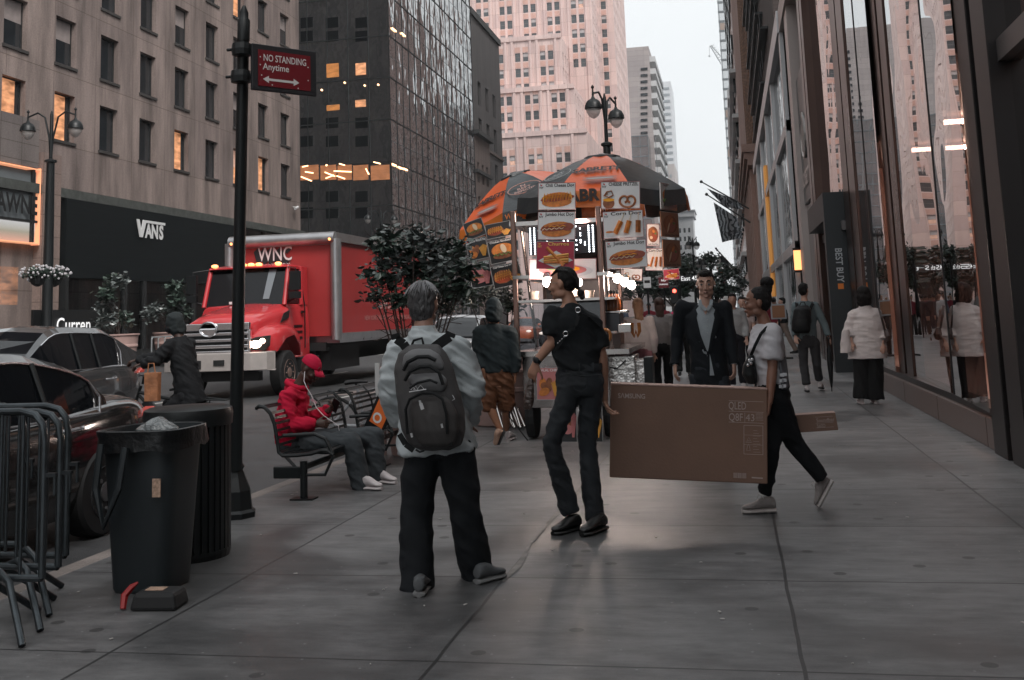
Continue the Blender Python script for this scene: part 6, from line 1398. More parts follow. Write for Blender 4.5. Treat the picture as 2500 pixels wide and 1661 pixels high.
poster([(1309, 898), (1372, 898), (1372, 977), (1311, 977)], CY0-.08, 'cart front poster of drumsticks with a halal stamp behind the jeans wearer', 'HALAL CHRIS', 'wings', 12, 0, None, False)
poster([(1370, 960), (1408, 960), (1408, 1080), (1370, 1080)], CY0-.1, 'black burger poster low on the cart between the denim legs', 'Cheeseburger', 'burger', 14, 0)
poster([(1412, 985), (1470, 985), (1472, 1080), (1414, 1080)], CY0-.12, 'black fries poster low on the cart right of the denim legs', 'Gyros', 'wings', 14, 0)
# street name sign and small signs
q = HY(1690, 680, 46); sn = thing('street_name_sign', 'black street name sign reading East 45th St beside the suited man', 'sign', (q.x, q.y, 0)); b = MB(); b.bb(-.55, .75, 0, .03, q.z-.13, q.z+.13); b.build('plate', M('sign_black'), sn); b = MB(); b.text('East 45th St', (.1, -.004, q.z), (1, 0, 0), (0, 0, 1), .26, 1, .01, maxw=1.15); b.build('lettering', M('bright_white_letter'), sn)
b = MB(); b.tube((.8, .05, 0), (.8, .05, q.z+.4), .05); b.build('post', BLK, sn)
q = HY(1620, 690, 44); rs = thing('red_regulation_sign', 'small red parking sign left of the street name sign', 'sign', (q.x, q.y, 0)); b = MB(); b.bb(-.2, .2, 0, .03, q.z-.22, q.z+.22); b.build('plate', M('sign_red'), rs); b = MB(); b.text('NO', (0, -.004, q.z+.08), (1, 0, 0), (0, 0, 1), .12, 1, .01); b.text('PARKING', (0, -.004, q.z-.08), (1, 0, 0), (0, 0, 1), .08, 1, .01, maxw=.34); b.build('lettering', M('bright_white_letter'), rs); b = MB(); b.tube((0, .05, 0), (0, .05, q.z+.3), .04); b.build('post', BLK, rs)
q = HY(1580, 690, 40); rs = thing('white_regulation_sign', 'small white street sign between cart and red sign', 'sign', (q.x, q.y, 0)); b = MB(); b.bb(-.14, .14, 0, .03, q.z-.2, q.z+.2); b.build('plate', WHT, rs); b = MB(); b.bb(-.1, .1, -.006, -.002, q.z-.02, q.z+.08); b.build('marking', INK, rs); b = MB(); b.tube((0, .05, 0), (0, .05, q.z+.3), .04); b.build('post', BLK, rs)
# ------------------------------------------------------------------ orange sign, rental bike by the kerb
q = HY(925, 1005, 10.3); os_ = thing('orange_board', 'tilted orange board with white round letters leaning behind the benches', 'sign', (q.x, q.y, .0)); A1 = [HY(x, y, 10.3) for x, y in ((902, 1028), (928, 1045), (950, 985), (930, 965))]
U = (A1[1]-A1[0]).normalized(); Wv = (A1[3]-A1[0]).normalized(); nn = U.cross(Wv).normalized(); w, h = (A1[1]-A1[0]).length*1.15, (A1[3]-A1[0]).length
b = MB(); b.prism([(-.03, -.1), (w+.03, -.1), (w+.03, h+.12), (-.03, h+.12)], A1[0]+nn*-.02, U, Wv, nn*.018); b.build('backing', BLK, os_, world=True)
b = MB(); b.prism([(0, 0), (w, 0), (w, h+.1), (0, h+.1)], A1[0]-nn*.002, U, Wv, nn*.006); b.build('panel', M('orange_board_paint', (.75, .16, .03), .4), os_, world=True)
b = MB(); b.text('O', A1[0]+U*w*.45+Wv*h*.25+nn*.006, Wv, -U, .13, 1, .03); b.text('C', A1[0]+U*w*.5+Wv*h*.85+nn*.006, Wv, -U, .13, 1, .03); b.build('lettering', WHT, os_, world=True)
def bicycle(loc, rz, label, frame, basket_=False, ebike=False):
    t = thing('bicycle', label, 'bicycle', loc, rz); r = .33
    for x in (-.52, .52):
        b = MB(); b.path([(x+r*cos(k*pi/14), 0, r+r*sin(k*pi/14)) for k in range(28)], .022, 8, True); w_ = b.build('wheel', BLKR, t, smooth=True)
        b = MB()
        for k in range(14): b.tube((x, 0, r), (x+r*cos(k*pi/7), 0, r+r*sin(k*pi/7)), .0022, n=4)
        b.tube((x, -.04, r), (x, .04, r), .03); b.build('spokes', CHR, w_)
    b = MB(); f = .02
    for p, q in (((-.52, 0, r), (-.1, 0, .3)), ((-.1, 0, .3), (-.2, 0, .78)), ((-.52, 0, r), (-.18, 0, .72)), ((-.1, 0, .3), (.34, 0, .78)), ((-.18, 0, .7), (.34, 0, .82)), ((.32, 0, .9), (.52, 0, r))): b.tube(p, q, f, n=8)
    b.tube((.3, 0, .92), (.28, 0, 1.02), f*.8); b.build('frame', frame, t)
    b = MB(); b.path([(.2, -.3, 1.03), (.27, -.2, 1.05), (.28, 0, 1.02), (.27, .2, 1.05), (.2, .3, 1.03)], .013, 8); b.path([(.3, -.27, 1.0), (.34, -.2, .99), (.34, -.12, 1.0)], .006, 5); b.build('handlebar', M('bike_bar', (.2, .2, .21), .3, .8), t, smooth=True)
    b = MB(); b.loft([(V((-.34, 0, .84)), V((0, .08, 0)), V((0, 0, .03))), (V((-.26, 0, .85)), V((0, .075, 0)), V((0, 0, .03))), (V((-.14, 0, .85)), V((0, .03, 0)), V((0, 0, .02))), (V((-.06, 0, .84)), V((0, .02, 0)), V((0, 0, .015)))], 10); b.tube((-.2, 0, .78), (-.22, 0, .84), .013); b.build('saddle', BLKR, t, smooth=True)
    b = MB(); b.tube((-.1, -.09, .3), (-.1, .09, .3), .03); b.tube((-.1, .09, .3), (-.0, .1, .17), .012); b.tube((-.1, -.09, .3), (-.2, -.1, .43), .012); b.build('crank', CHR, t)
    b = MB(); b.path([(-.8, 0, .7), (-.5, 0, .74), (-.25, 0, .72)], .01, 5); b.path([(-.8, .06, .7), (-.3, .06, .72)], .008, 5); b.path([(-.8, -.06, .7), (-.3, -.06, .72)], .008, 5); b.path([(-.6, .05, .7), (-.52, .04, .35)], .008, 5); b.build('rack', BLK, t)
    if ebike:
        b = MB(); b.box((.12, 0, .56), (.42, .09, .11), Matrix.Rotation(radians(-48), 3, 'Y')); b.build('battery', BLK, t, bevel=.02)
    return t
q = HY(905, 900, 12.4)
bicycle((q.x-.15, 12.9, -.13), radians(5), 'parked rental bicycle with grey handlebar in the road behind the benches', M('pale_frame', (.35, .36, .38), .35))
rk = thing('bike_share_post', 'pale pinkish post with black and white markings behind the man\'s left elbow', 'post', (HY(930, 900, 11.5).x, 11.5, 0)); b = MB(); b.tube((0, 0, 0), (0, 0, HY(930, 905, 11.5).z), .05); b.build('post', M('pink_post', (.45, .32, .3), .5), rk); b = MB(); b.ball((.07, 0, HY(940, 905, 11.5).z+.0), (.1, .08, .06)); b.build('cap', M('pink_post'), rk, smooth=True)
b = MB(); b.bb(-.052, -.0, -.056, -.04, .5, 1.0); b.build('marking', M('marking_white', (.5, .5, .5), .5), rk)
# ------------------------------------------------------------------ carried boxes
CB = M('cardboard', (.20, .115, .082), .72, noise_=(1.6, .12), bump=(70, .12)); CE = M('cardboard_edge', (.42, .28, .24), .8, noise_=(30, .2)); CI = M('pale_box_print', (.42, .33, .30), .6)
YB = 7.75
A0, A1_, A2, A3 = HY(1491, 935, YB), HY(1873, 948, YB+.12), HY(1870, 1178, YB+.12), HY(1488, 1166, YB)
U = (A1_-A0).normalized(); Wv = ((A0-A3)+(A1_-A2)).normalized(); nn = U.cross(Wv).normalized(); Wv = nn.cross(U); w = (A1_-A0).length; h = (A0-A3).length
tv = thing('television_box', 'large brown cardboard television box carried between two people', 'box', A3); O = A3
b = MB(); b.prism([(0, 0), (w, 0), (w, h-.012), (0, h-.012)], O, U, Wv, -nn*.15); b.build('carton', CB, tv, world=True, bevel=.008)
b = MB(); n_ = 60
b.prism([(0, h-.011)]+[(w*i/n_, h-.003+.004*noise.noise(V((i*.9, 1, 0)))) for i in range(n_+1)]+[(w, h-.011)], O+nn*.002, U, Wv, -nn*.154); b.build('top_edge', CE, tv, world=True)
b = MB(); Q = O+nn*.003
def T_(s, x, z, size, mw, bd=0.): b.text(s, Q+U*(w*x)+Wv*(h*z), U, Wv, size, 1, bd, maxw=w*mw)
T_('S\u039BMSUNG', .135, .865, .047, .175, .022)
T_('QLED', .81, .80, .075, .11, .004); T_('Q8F', .80, .68, .075, .088, .004); T_('43', .892, .68, .07, .055, 0)
for z in (.852, .742, .628): b.poly([(w*.755, h*z), (w*.975, h*z), (w*.975, h*z+.003), (w*.755, h*z+.003)], Q, U, Wv)
b.poly([(w*.856, h*.635), (w*.8585, h*.635), (w*.8585, h*.735), (w*.856, h*.735)], Q, U, Wv)
for i in range(6): b.poly([(w*.925, h*(.66+.014*i)), (w*.972, h*(.66+.014*i)), (w*.972, h*(.66+.014*i)+.0022), (w*.925, h*(.66+.014*i)+.0022)], Q, U, Wv)
x0, x1, z0, z1 = .85, .972, .30, .60
for a_ in ((x0, z0, x1, z0+.005), (x0, z1, x1, z1+.005), (x0, z0, x0+.003, z1), (x1-.003, z0, x1, z1), (x0, .40, x1, .403), (x0, .50, x1, .503)): b.poly([(w*a_[0], h*a_[1]), (w*a_[2], h*a_[1]), (w*a_[2], h*a_[3]), (w*a_[0], h*a_[3])], Q, U, Wv)
b.poly([(w*.862, h*.425), (w*.9, h*.425), (w*.9, h*.43), (w*.862, h*.43)], Q, U, Wv); b.path([Q+U*(w*(.882+.014*cos(a_)))+Wv*(h*(.455+.022*sin(a_))) for a_ in (pi/2, pi*7/6, pi*11/6)], .0015, 4, True)
b.path([Q+U*(w*.88+x)+Wv*(h*.34+z) for x, z in ((-.012, 0), (-.007, .03), (0, .045), (.007, .03), (.012, 0))], .0016, 4, True)
for r_ in range(9): b.poly([(w*.91, h*(.325+.028*r_)), (w*(.955-.01*(r_ % 3)), h*(.325+.028*r_)), (w*(.955-.01*(r_ % 3)), h*(.325+.028*r_)+.002), (w*.91, h*(.325+.028*r_)+.002)], Q, U, Wv)
rn = random.Random(1); x = .785
while x < .865: k = rn.uniform(.002, .005); b.poly([(w*x, h*.05), (w*(x+k), h*.05), (w*(x+k), h*.105), (w*x, h*.105)], Q, U, Wv); x += k+rn.uniform(.002, .004)
b.poly([(w*.90, h*.055), (w*.97, h*.052), (w*.97, h*.066), (w*.90, h*.069)], Q, U, Wv)
o = b.build('printing', CI, tv, world=True)
YSB = 8.25
S0, S1, S2, S3 = HY(1902, 1018, YSB), HY(2047, 1008, YSB+.02), HY(2053, 1048, YSB+.02), HY(1902, 1060, YSB)
U = (S1-S0).normalized(); Wv = (S0-S3).normalized(); nn = U.cross(Wv).normalized(); Wv = nn.cross(U); w = (S1-S0).length; h = (S0-S3).length; w0 = .75
sb = thing('soundbar_box', 'long narrow brown box sticking out behind the woman in the white tee', 'box', S3)
b = MB(); b.prism([(-w0, 0), (w, 0), (w-.008, h), (-w0, h)], S3, U, Wv, -nn*.12); b.build('carton', CB, sb, world=True, bevel=.005)
b = MB(); b.prism([(-w0, h+.001), (w-.008, h+.001), (w-.008, h+.003), (-w0, h+.003)], S3+nn*.0, U, Wv, -nn*.12); b.build('top_face', CE, sb, world=True)
b = MB(); b.text('Soundbar', S3+nn*.003+U*w*.8+Wv*h*.62, U, Wv, .04, 1, 0, maxw=w*.3); b.text('S60D', S3+nn*.003+U*w*.72+Wv*h*.3, U, Wv, .035, 1, 0, maxw=w*.14)
for z in (.2, .46, .82): b.poly([(w*.63, h*z), (w*.93, h*z), (w*.93, h*z+.002), (w*.63, h*z+.002)], S3+nn*.003, U, Wv)
b.build('printing', CI, sb, world=True)
# ------------------------------------------------------------------ people
def solid(name, mb, vox, mat, parent, smooth=4, fold=None, world=True, hairy=None):
    o = mb.build(name, mat, None); m = o.modifiers.new('r', 'REMESH'); m.mode = 'VOXEL'; m.voxel_size = vox; m.use_smooth_shade = True
    if smooth: m = o.modifiers.new('s', 'SMOOTH'); m.factor = .5; m.iterations = smooth
    me = bpy.data.meshes.new_from_object(o.evaluated_get(bpy.context.evaluated_depsgraph_get()))
    old = o.data; o.modifiers.clear(); o.data = me; bpy.data.meshes.remove(old); me.name = name
    if fold:
        amp, fx, fz, skew = fold; N_ = [v.normal.copy() for v in me.vertices]
        for v, n in zip(me.vertices, N_):
            p = v.co; q = V((p.x*fx+p.z*skew, p.y*fx+p.z*skew*.6, p.z*fz)); a = noise.noise(q+V((7, 3, 1))); c = noise.noise(q*2.3+V((1, 9, 4)))
            v.co = p+n*amp*((.5-abs(a)*2.2)+.45*(.4-abs(c)*1.8))
    if hairy:
        amp, fx, fz = hairy; N_ = [v.normal.copy() for v in me.vertices]
        for v, n in zip(me.vertices, N_): p = v.co; v.co = p+n*amp*noise.noise(V((p.x*fx, p.y*fx, p.z*fz)))
    if parent is not None:
        q = parent.location
        if world:
            for v in me.vertices: v.co -= q
        o.parent = parent
    me.shade_smooth()
    if not me.materials: me.materials.append(mat)
    return o
def cap_chain(b, pts):
    for i, (p, r) in enumerate(pts):
        if 0 < i < len(pts)-1 or i == 0: b.ball(p, r, 14, 9)
        if i: b.tube(pts[i-1][0], p, pts[i-1][1], r, 14)
def norm(v): return v.normalized()
def hand(b, w, d, pn, curl=.3, s=1., thumb=1, spread=.3):
    d = norm(d); pn = norm(pn-d*pn.dot(d)); sd = d.cross(pn)*thumb
    b.loft([(w-d*.015, sd*.024*s, pn*.019*s), (w+d*.02*s, sd*.030*s, pn*.017*s), (w+d*.06*s, sd*.039*s, pn*.015*s), (w+d*.088*s, sd*.038*s, pn*.012*s)], 12)
    for i, (L_, o_) in enumerate(((.068, .030), (.076, .010), (.071, -.010), (.056, -.029))):
        p = w+d*(.084-.004*abs(i-1))*s+sd*o_*s; dd = norm(d+sd*o_*spread*3); r = .0088*s
        for k, f in enumerate((.45, .32, .26)):
            ang = curl*(.8+.5*k)*(1+.08*i); dd = norm(dd*cos(ang)+pn*sin(ang)); q = p+dd*L_*f*s; b.tube(p, q, r, r*.9, 8); b.ball(q, r*.9, 8, 6); p = q; r *= .9
    p = w+d*.022*s+sd*.026*s; dd = norm(d*.75+sd*.65+pn*.25); r = .0115*s; b.ball(p, r*1.2, 8, 6)
    for k, L_ in enumerate((.04, .03, .024)):
        q = p+dd*L_*s; b.tube(p, q, r, r*.88, 8); b.ball(q, r*.88, 8, 6); p = q; r *= .88; dd = norm(dd*cos(.25+curl*.5)+(d*.5+pn*.6-sd*.25)*sin(.25+curl*.5))
def head_axes(f, up=V((0, 0, 1))): f = norm(f); r = norm(f.cross(up)); return r, f, r.cross(f)
def head(b, c, f, k=1., up=V((0, 0, 1)), fem=False):
    r, f, u = head_axes(f, up); ax = (r, f, u); P = lambda x, y, z: c+(r*x+f*y+u*z)*k
    def B(x, y, z, rx, ry, rz, n=14, m=10): b.ball(P(x, y, z), (rx*k, ry*k, rz*k), n, m, ax)
    B(0, -.012, .028, .074, .094, .088, 18, 12); B(0, .022, -.01, .062, .070, .09, 16, 12); B(0, .036, -.07, .046 if fem else .05, .046, .036); B(0, .07, -.098, .016 if fem else .02, .014, .014)
    for s in (-1, 1):
        B(s*.040, .058, -.028, .022, .026, .022); B(s*.046, .01, -.07, .016, .04, .028); B(s*.031, .079, .004, .017, .012, .011)
        b.ball(P(s*.075, -.008, -.006), (.010*k, .020*k, .031*k), 10, 8, ax); b.tube(P(s*.012, .086, .03), P(s*.05, .074, .03), .010*k, .008*k, 8)
    nq = -.007 if fem else 0; b.tube(P(0, .086, .02), P(0, .110+nq, -.030), .008*k, .0105*k, 8); b.ball(P(0, .106+nq, -.031), .012*k, 10, 8); b.ball(P(.011, .098, -.036), .009*k, 8, 6); b.ball(P(-.011, .098, -.036), .009*k, 8, 6)
    b.tube(P(-.02, .084, -.062), P(.02, .084, -.062), .0085*k, n=8); b.ball(P(0, .092, -.059), (.014*k, .007*k, .006*k), 8, 6, ax); b.ball(P(0, .091, -.069), (.014*k, .008*k, .006*k), 8, 6, ax)
    return P, ax
SKIN = {}
def skinmat(nm, rgb):
    m = M('skin_'+nm, rgb, .48, spec=.45, noise_=(9, .12)); n, b = nodes_of(m)
    try: b.inputs['Subsurface Weight'].default_value = .06; b.inputs['Subsurface Radius'].default_value = (.02, .008, .004)
    except Exception: pass
    return m
def cloth_m(nm, rgb, rough=.85, weave=300, amt=.14, sheen=.0):
    return M('cloth_'+nm, rgb, rough, spec=.18, noise_=(5, amt), bump=(weave, .18), sheen=sheen)
HAIRB = M('hair_black', (.008, .007, .007), .55, spec=.2, bump=(90, .7, (1, 1, .2)))
def face_bits(t, P, ax, k, hair, iris=(.05, .03, .02), brow=.0035):
    w = t.location
    for s in (-1, 1):
        b = MB(); b.ball(P(s*.031, .0815, .004), .0112*k, 10, 8); b.build('eye', M('eye_white', (.5, .48, .47), .2), t, world=True, smooth=True)
        b = MB(); b.ball(P(s*.031, .0905, .003), (.0055*k, .003*k, .0055*k), 8, 6, ax); b.build('iris', M('iris', (.02, .015, .012), .1), t, world=True, smooth=True)
        b = MB(); b.path([P(s*.012, .0965, .032), P(s*.03, .095, .040), P(s*.05, .082, .034)], [.003*k, brow*1.3*k, .002*k], 6); b.build('eyebrow', hair, t, world=True)
        b = MB(); b.path([P(s*.019, .0915, .006), P(s*.031, .0955, .0125), P(s*.044, .088, .006)], .0022*k, 5); b.build('eyelash', HAIRB, t, world=True)
    b = MB(); b.path([P(-.019, .0965, -.0635), P(-.006, .1005, -.062), P(.006, .1005, -.062), P(.019, .0965, -.0635)], .0022*k, 5); b.build('mouth', M('lip_line', (.12, .04, .035), .5), t, world=True)
def shoe(t, heel, toe, k=1., mat=None, sole=None, ankle=None, up=None, name='shoe', sh=.03, lace=None):
    d = toe-heel; L_ = d.length; d.normalize(); up = norm((up or V((0, 0, 1)))-d*(up or V((0, 0, 1))).dot(d)); s = d.cross(up)
    pr = [(-.02, .018, .02, .05), (0, .032, .035, .055), (.12, .037, .045, .05), (.30, .036, .044, .046), (.45, .037, .038, .04), (.62, .042, .026, .033), (.8, .044, .019, .026), (.93, .034, .015, .021), (1.0, .016, .009, .014)]
    b = MB(); b.loft([(heel+d*(L_*f)+up*((h+sh)*k), s*(w*k), up*(h*k)) for f, w, h, z in pr], 16)
    A = ankle if ankle is not None else heel+d*L_*.2+up*.11*k
    b.loft([(heel+d*L_*.18+up*(.055+sh)*k, s*.034*k, d*.05*k), (heel.lerp(A, .0)*.0+A*.35+(heel+d*L_*.18+up*(.075+sh)*k)*.65, s*.036*k, d*.045*k), ], 14)
    o = solid(name, b, .007, mat, t, 2)
    b = MB(); b.loft([(heel+d*(L_*f)+up*(sh*.55*k), s*((w+.004)*k), up*(sh*.55*k)) for f, w, h, z in pr], 16)
    so_ = MB(); so_.v, so_.f, so_.m = b.v, b.f, b.m; so_.build('sole', sole or mat, o, smooth=True) if False else None
    q = t.location; b.v = [(p[0]-q.x, p[1]-q.y, p[2]-q.z) for p in b.v]; so2 = b.build('sole', sole or mat, o, smooth=True)
    if lace:
        b = MB()
        for i in range(4): c = heel+d*L_*(.36+.08*i)+up*(sh+.078-.012*i)*k; b.path([c-s*.022*k, c+up*.006*k, c+s*.022*k], .0028, 5)
        b.path([heel+d*L_*.33+up*(sh+.09)*k, heel+d*L_*.42+up*(sh+.10)*k+s*.05, heel+d*L_*.5+up*(sh+.04)*k+s*.07], .0022, 4)
        b.v = [(p[0]-q.x, p[1]-q.y, p[2]-q.z) for p in b.v]; b.build('lace', lace, o)
    return o
def torso_rings(J, prof, s=1., right=None):
    """prof: (t, halfwidth, halfdepth[, fwd]) t 0 = pelvis, 1 = neck base"""
    rt = norm(right if right is not None else (J['shb']-J['sha'])); rings = []
    P0, P1 = J['pel'], J['neck']; mid = J.get('chest')
    def at(t):
        if mid is None or t < 0: return P0+(P1-P0)*t
        if t < .6: return P0.lerp(mid, t/.6)
        return mid.lerp(P1, (t-.6)/.4)
    hr = J.get('hipright')
    for q in prof:
        t, w, d = q[:3]; c = at(t); sp = norm(at(min(1.1, t+.05))-at(t-.05)); r_ = rt
        if hr is not None: r_ = norm(hr.lerp(rt, max(0, min(1, t))))
        r_ = norm(r_-sp*r_.dot(sp)*.6); f = norm(sp.cross(r_)); rings.append((c+f*(q[3] if len(q) > 3 else 0), r_*w*s, f*d*s))
    return rings
def person_body(t, J, skin_m, k=1., s=1., vox=.006, face=True, fem=False, hands=(('a', .35), ('b', .35)), legs=False, arms=('a', 'b'), neckr=.052):
    b = MB(); f = norm(J['face']); c = J['head']; P, ax = head(b, c, f, k, J.get('hup', V((0, 0, 1))), fem)
    cap_chain(b, [(J['neck']-V((0, 0, .03)), neckr*1.25*s), (J['neck'].lerp(c, .35), neckr*s), (c-ax[2]*.055*k-f*.012, neckr*s)])
    b.loft(torso_rings(J, ((0, .12, .08), (.3, .11, .08), (.6, .13, .09), (.85, .14, .08), (1., .06, .05)), s), 14)
    for e in arms:
        sh, el, wr = J['sh'+e], J['el'+e], J['wr'+e]; cap_chain(b, [(J['neck'].lerp(sh, .4)-V((0, 0, .06)), .04*s), (sh-V((0, 0, .02)), .04*s), (sh.lerp(el, .5), .044*s), (el, .038*s), (el.lerp(wr, .3), .040*s), (wr, .026*s)])
    for e, cu in hands:
        if e in arms: wr = J['wr'+e]; d = J.get('hd'+e, norm(wr-J['el'+e])); hand(b, wr, d, J.get('pn'+e, f), cu, s, J.get('th'+e, 1))
    if legs:
        for e in ('a', 'b'): cap_chain(b, [(J['hip'+e], .08*s), (J['kn'+e], .052*s), (J['kn'+e].lerp(J['an'+e], .3), .055*s), (J['an'+e], .034*s)])
        b.loft(torso_rings(J, ((-.25, .13, .08), (.1, .13, .09)), s), 12)
    o = solid('body', b, vox, skin_m, t, 2)
    return P, ax
def trousers(t, J, mat, cuff=.08, s=1., name='trousers', vox=.012, fold=(.010, 7, 4, 3), kn=.072, th=.095, waist=(.145, .11), end=1.0, hipd=.125, top=.28):
    b = MB(); b.loft(torso_rings(J, ((-.22, .12, hipd*.8), (-.08, .165, hipd), (.08, .16, hipd*.98), (top, *waist)), s, J.get('hipright')), 18)
    for e in ('a', 'b'):
        h, k, a = J['hip'+e], J['kn'+e], J['an'+e]; A = k.lerp(a, end)
        cap_chain(b, [(h, th*s), (h.lerp(k, .5), (th*.55+kn*.45)*s), (k, kn*s), (k.lerp(A, .5), (kn*.45+cuff*.55)*s), (A, cuff*s)])
    return solid(name, b, vox, mat, t, 5, fold)
def shirt(t, J, mat, prof, slv=(.07, .065), to='el', s=1., name='shirt', vox=.012, fold=(.009, 8, 5, 4), cut=1.0, arms=('a', 'b'), shr=.07, smooth=5):
    b = MB(); b.loft(torso_rings(J, prof, s), 20)
    for e in arms:
        sh, el, wr = J['sh'+e], J['el'+e], J['wr'+e]
        if to == 'el': end = sh.lerp(el, cut); cap_chain(b, [(J['neck'].lerp(sh, .5)-V((0, 0, .035)), shr*.9*s), (sh, shr*s), (end, slv[1]*s)])
        else: end = el.lerp(wr, cut); cap_chain(b, [(J['neck'].lerp(sh, .5)-V((0, 0, .035)), shr*.9*s), (sh, shr*s), (sh.lerp(el, .5), slv[0]*s), (el, slv[0]*.93*s), (end, slv[1]*s)])
    return solid(name, b, vox, mat, t, smooth, fold)
def hair_short(t, P, ax, k, mat, low=-.02, vox=.007, amp=.006, name='hair', top=.0):
    b = MB(); B = lambda x, y, z, rx, ry, rz: b.ball(P(x, y, z), (rx*k, ry*k, rz*k), 16, 10, ax)
    B(0, -.022, .042+top, .078, .090, .083); B(0, .02, .084+top, .062, .066, .034); B(0, -.045, .0, .075, .062, .07+abs(low)); B(0, -.03, .03, .0805, .07, .055); return solid(name, b, vox, mat, t, 2, hairy=(amp, 70, 30))
def px3(d, Y): return {k_: (HY(v[0], v[1], Y+(v[2] if len(v) > 2 else 0))) for k_, v in d.items()}
def strap(b, pts, w, th_, nrm=None):
    for i in range(len(pts)-1):
        p, q = V(pts[i]), V(pts[i+1]); d = q-p
        if d.length < 1e-5: continue
        n_ = norm(nrm if nrm is not None else V((0, -1, 0))); s_ = norm(d.cross(n_))*w/2; n2 = norm(s_.cross(d))*th_/2
        b.add([p-s_-n2, p+s_-n2, p+s_+n2, p-s_+n2, q-s_-n2, q+s_-n2, q+s_+n2, q-s_+n2], [(3, 2, 1, 0), (4, 5, 6, 7), (0, 1, 5, 4), (1, 2, 6, 5), (2, 3, 7, 6), (3, 0, 4, 7)])
# ---- A: man with grey backpack (seen from behind)
Y = 5.95
J = px3(dict(head=(1035, 741, .05), neck=(1034, 806), sha=(972, 858), shb=(1118, 853), ela=(957, 955, -.02), elb=(1152, 945, .0), wra=(975, 1020, .18), wrb=(1140, 1025, .18), chest=(1046, 930), pel=(1062, 1060), hipa=(1030, 1095), hipb=(1112, 1092), kna=(1016, 1262, -.02), knb=(1136, 1250, .04)), Y)
J['ana'] = HY(1018, 1447, 5.9); J['anb'] = HY(1166, 1414, 6.16); J['face'] = V((.05, 1, -.05))
J['hda'] = V((.3, .6, -.5)); J['hdb'] = V((-.3, .6, -.5))
t = thing('person', 'grey-haired person seen from behind in pale blue-grey jacket and wide dark trousers', 'person', (J['pel'].x, Y, 0))
SK1 = skinmat('tan', (.34, .19, .14)); P_, ax = person_body(t, J, SK1, 1.03, 1.0, .007)
JK = cloth_m('pale_jacket', (.50, .54, .555), .5, 200, .06); 
shirt(t, J, JK, ((-.17, .235, .155), (0, .215, .15), (.3, .19, .145), (.6, .195, .14), (.82, .185, .12), (.95, .10, .08), (1.02, .07, .065)), (.083, .068), 'wr', 1, 'jacket', .010, (.020, 7, 6.5, 7), 1.0, shr=.078)
b = MB(); b.lathe([(.074, -.03), (.070, .02), (.066, .03), (.060, .028), (.06, -.02)], J['neck']+V((0, .0, -.005)), 20, 1, .95); b.build('collar', JK, t, world=True, smooth=True)
trousers(t, J, cloth_m('black_trousers', (.018, .02, .023), .8), .098, 1.0, 'trousers', .011, (.012, 5, 4, 4), .092, .112, (.16, .12))
GH = M('hair_grey', (.06, .058, .06), .4, spec=.6, bump=(60, .9, (1, 1, .3))); hair_short(t, P_, ax, 1.06, GH, -.045, .006, .010)
b = MB(); rn = random.Random(3); crown = P_(0, -.03, .128)
for i in range(260):
    a = rn.uniform(0, 2*pi); r_ = rn.uniform(.01, .075); p = P_(sin(a)*r_, -.025+cos(a)*r_*1.1, .128-r_*r_*7.); q = P_(sin(a)*(r_+.035), -.025+cos(a)*(r_+.035)*1.1, .129-(r_+.035)**2*8.); b.path([p, p.lerp(q, .5)+ax[2]*.004, q], [.0012, .0016, .0006], 4)
b.build('hair_strands', M('hair_silver', (.24, .24, .25), .35, spec=.7), t, world=True)
SG = cloth_m('grey_mesh_shoe', (.12, .125, .13), .6); SOLE = M('sole_grey', (.2, .2, .2), .6)
h1 = G(1020, 1462); shoe(t, V((h1.x, h1.y+.02, 0)), V((h1.x-.03, h1.y+.25, 0)), .92, SG, SOLE)
h2 = G(1162, 1430); shoe(t, V((h2.x, h2.y+.02, 0)), V((h2.x+.12, h2.y+.2, 0)), .92, SG, SOLE)
# backpack
bk = thing('backpack', 'large charcoal and grey backpack with curved pockets and silver mountain mark', 'backpack', HY(1046, 960, 5.7))
BG = cloth_m('charcoal_nylon', (.085, .082, .083), .45, 400, .12); BGL = cloth_m('grey_nylon', (.18, .18, .185), .42, 400, .1); BKN = cloth_m('black_nylon', (.012, .013, .014), .5, 400)
U = norm(HY(1130, 950, 5.7)-HY(960, 950, 5.7)); DN = norm(HY(1060, 1100, 5.68)-HY(1035, 850, 5.76)); BC = lambda px, py, o=0: HY(px, py, 5.74-o)
b = MB(); nb_ = V((0, 1, 0))
rows_ = [(1035, 842, 38, .03), (1030, 860, 62, .07), (1036, 900, 76, .10), (1046, 960, 84, .12), (1052, 1010, 84, .125), (1058, 1050, 80, .12), (1062, 1085, 66, .09), (1064, 1098, 40, .05)]
b.loft([(HY(x, y, 5.72), U*(w_/450), nb_*d_) for x, y, w_, d_ in rows_], 22); solid('main_compartment', b, .010, BG, bk, 4, (.006, 8, 4, 3))
b = MB(); b.loft([(HY(x, y, 5.62), U*(w_/450), nb_*d_) for x, y, w_, d_ in ((1052, 965, 30, .01), (1054, 978, 50, .045), (1060, 1010, 58, .06), (1064, 1050, 58, .06), (1066, 1082, 46, .04), (1066, 1092, 26, .015))], 20); solid('front_pocket', b, .009, cloth_m('brown_grey_nylon', (.07, .065, .064), .45, 400), bk, 4, (.005, 9, 4, 3))
b = MB(); b.loft([(HY(x, y, 5.655), U*(w_/450), nb_*d_) for x, y, w_, d_ in ((1028, 852, 26, .01), (1030, 866, 46, .035), (1034, 890, 54, .045), (1036, 905, 52, .03))], 20); solid('top_pocket', b, .009, BGL, bk, 3, (.004, 9, 4, 3))
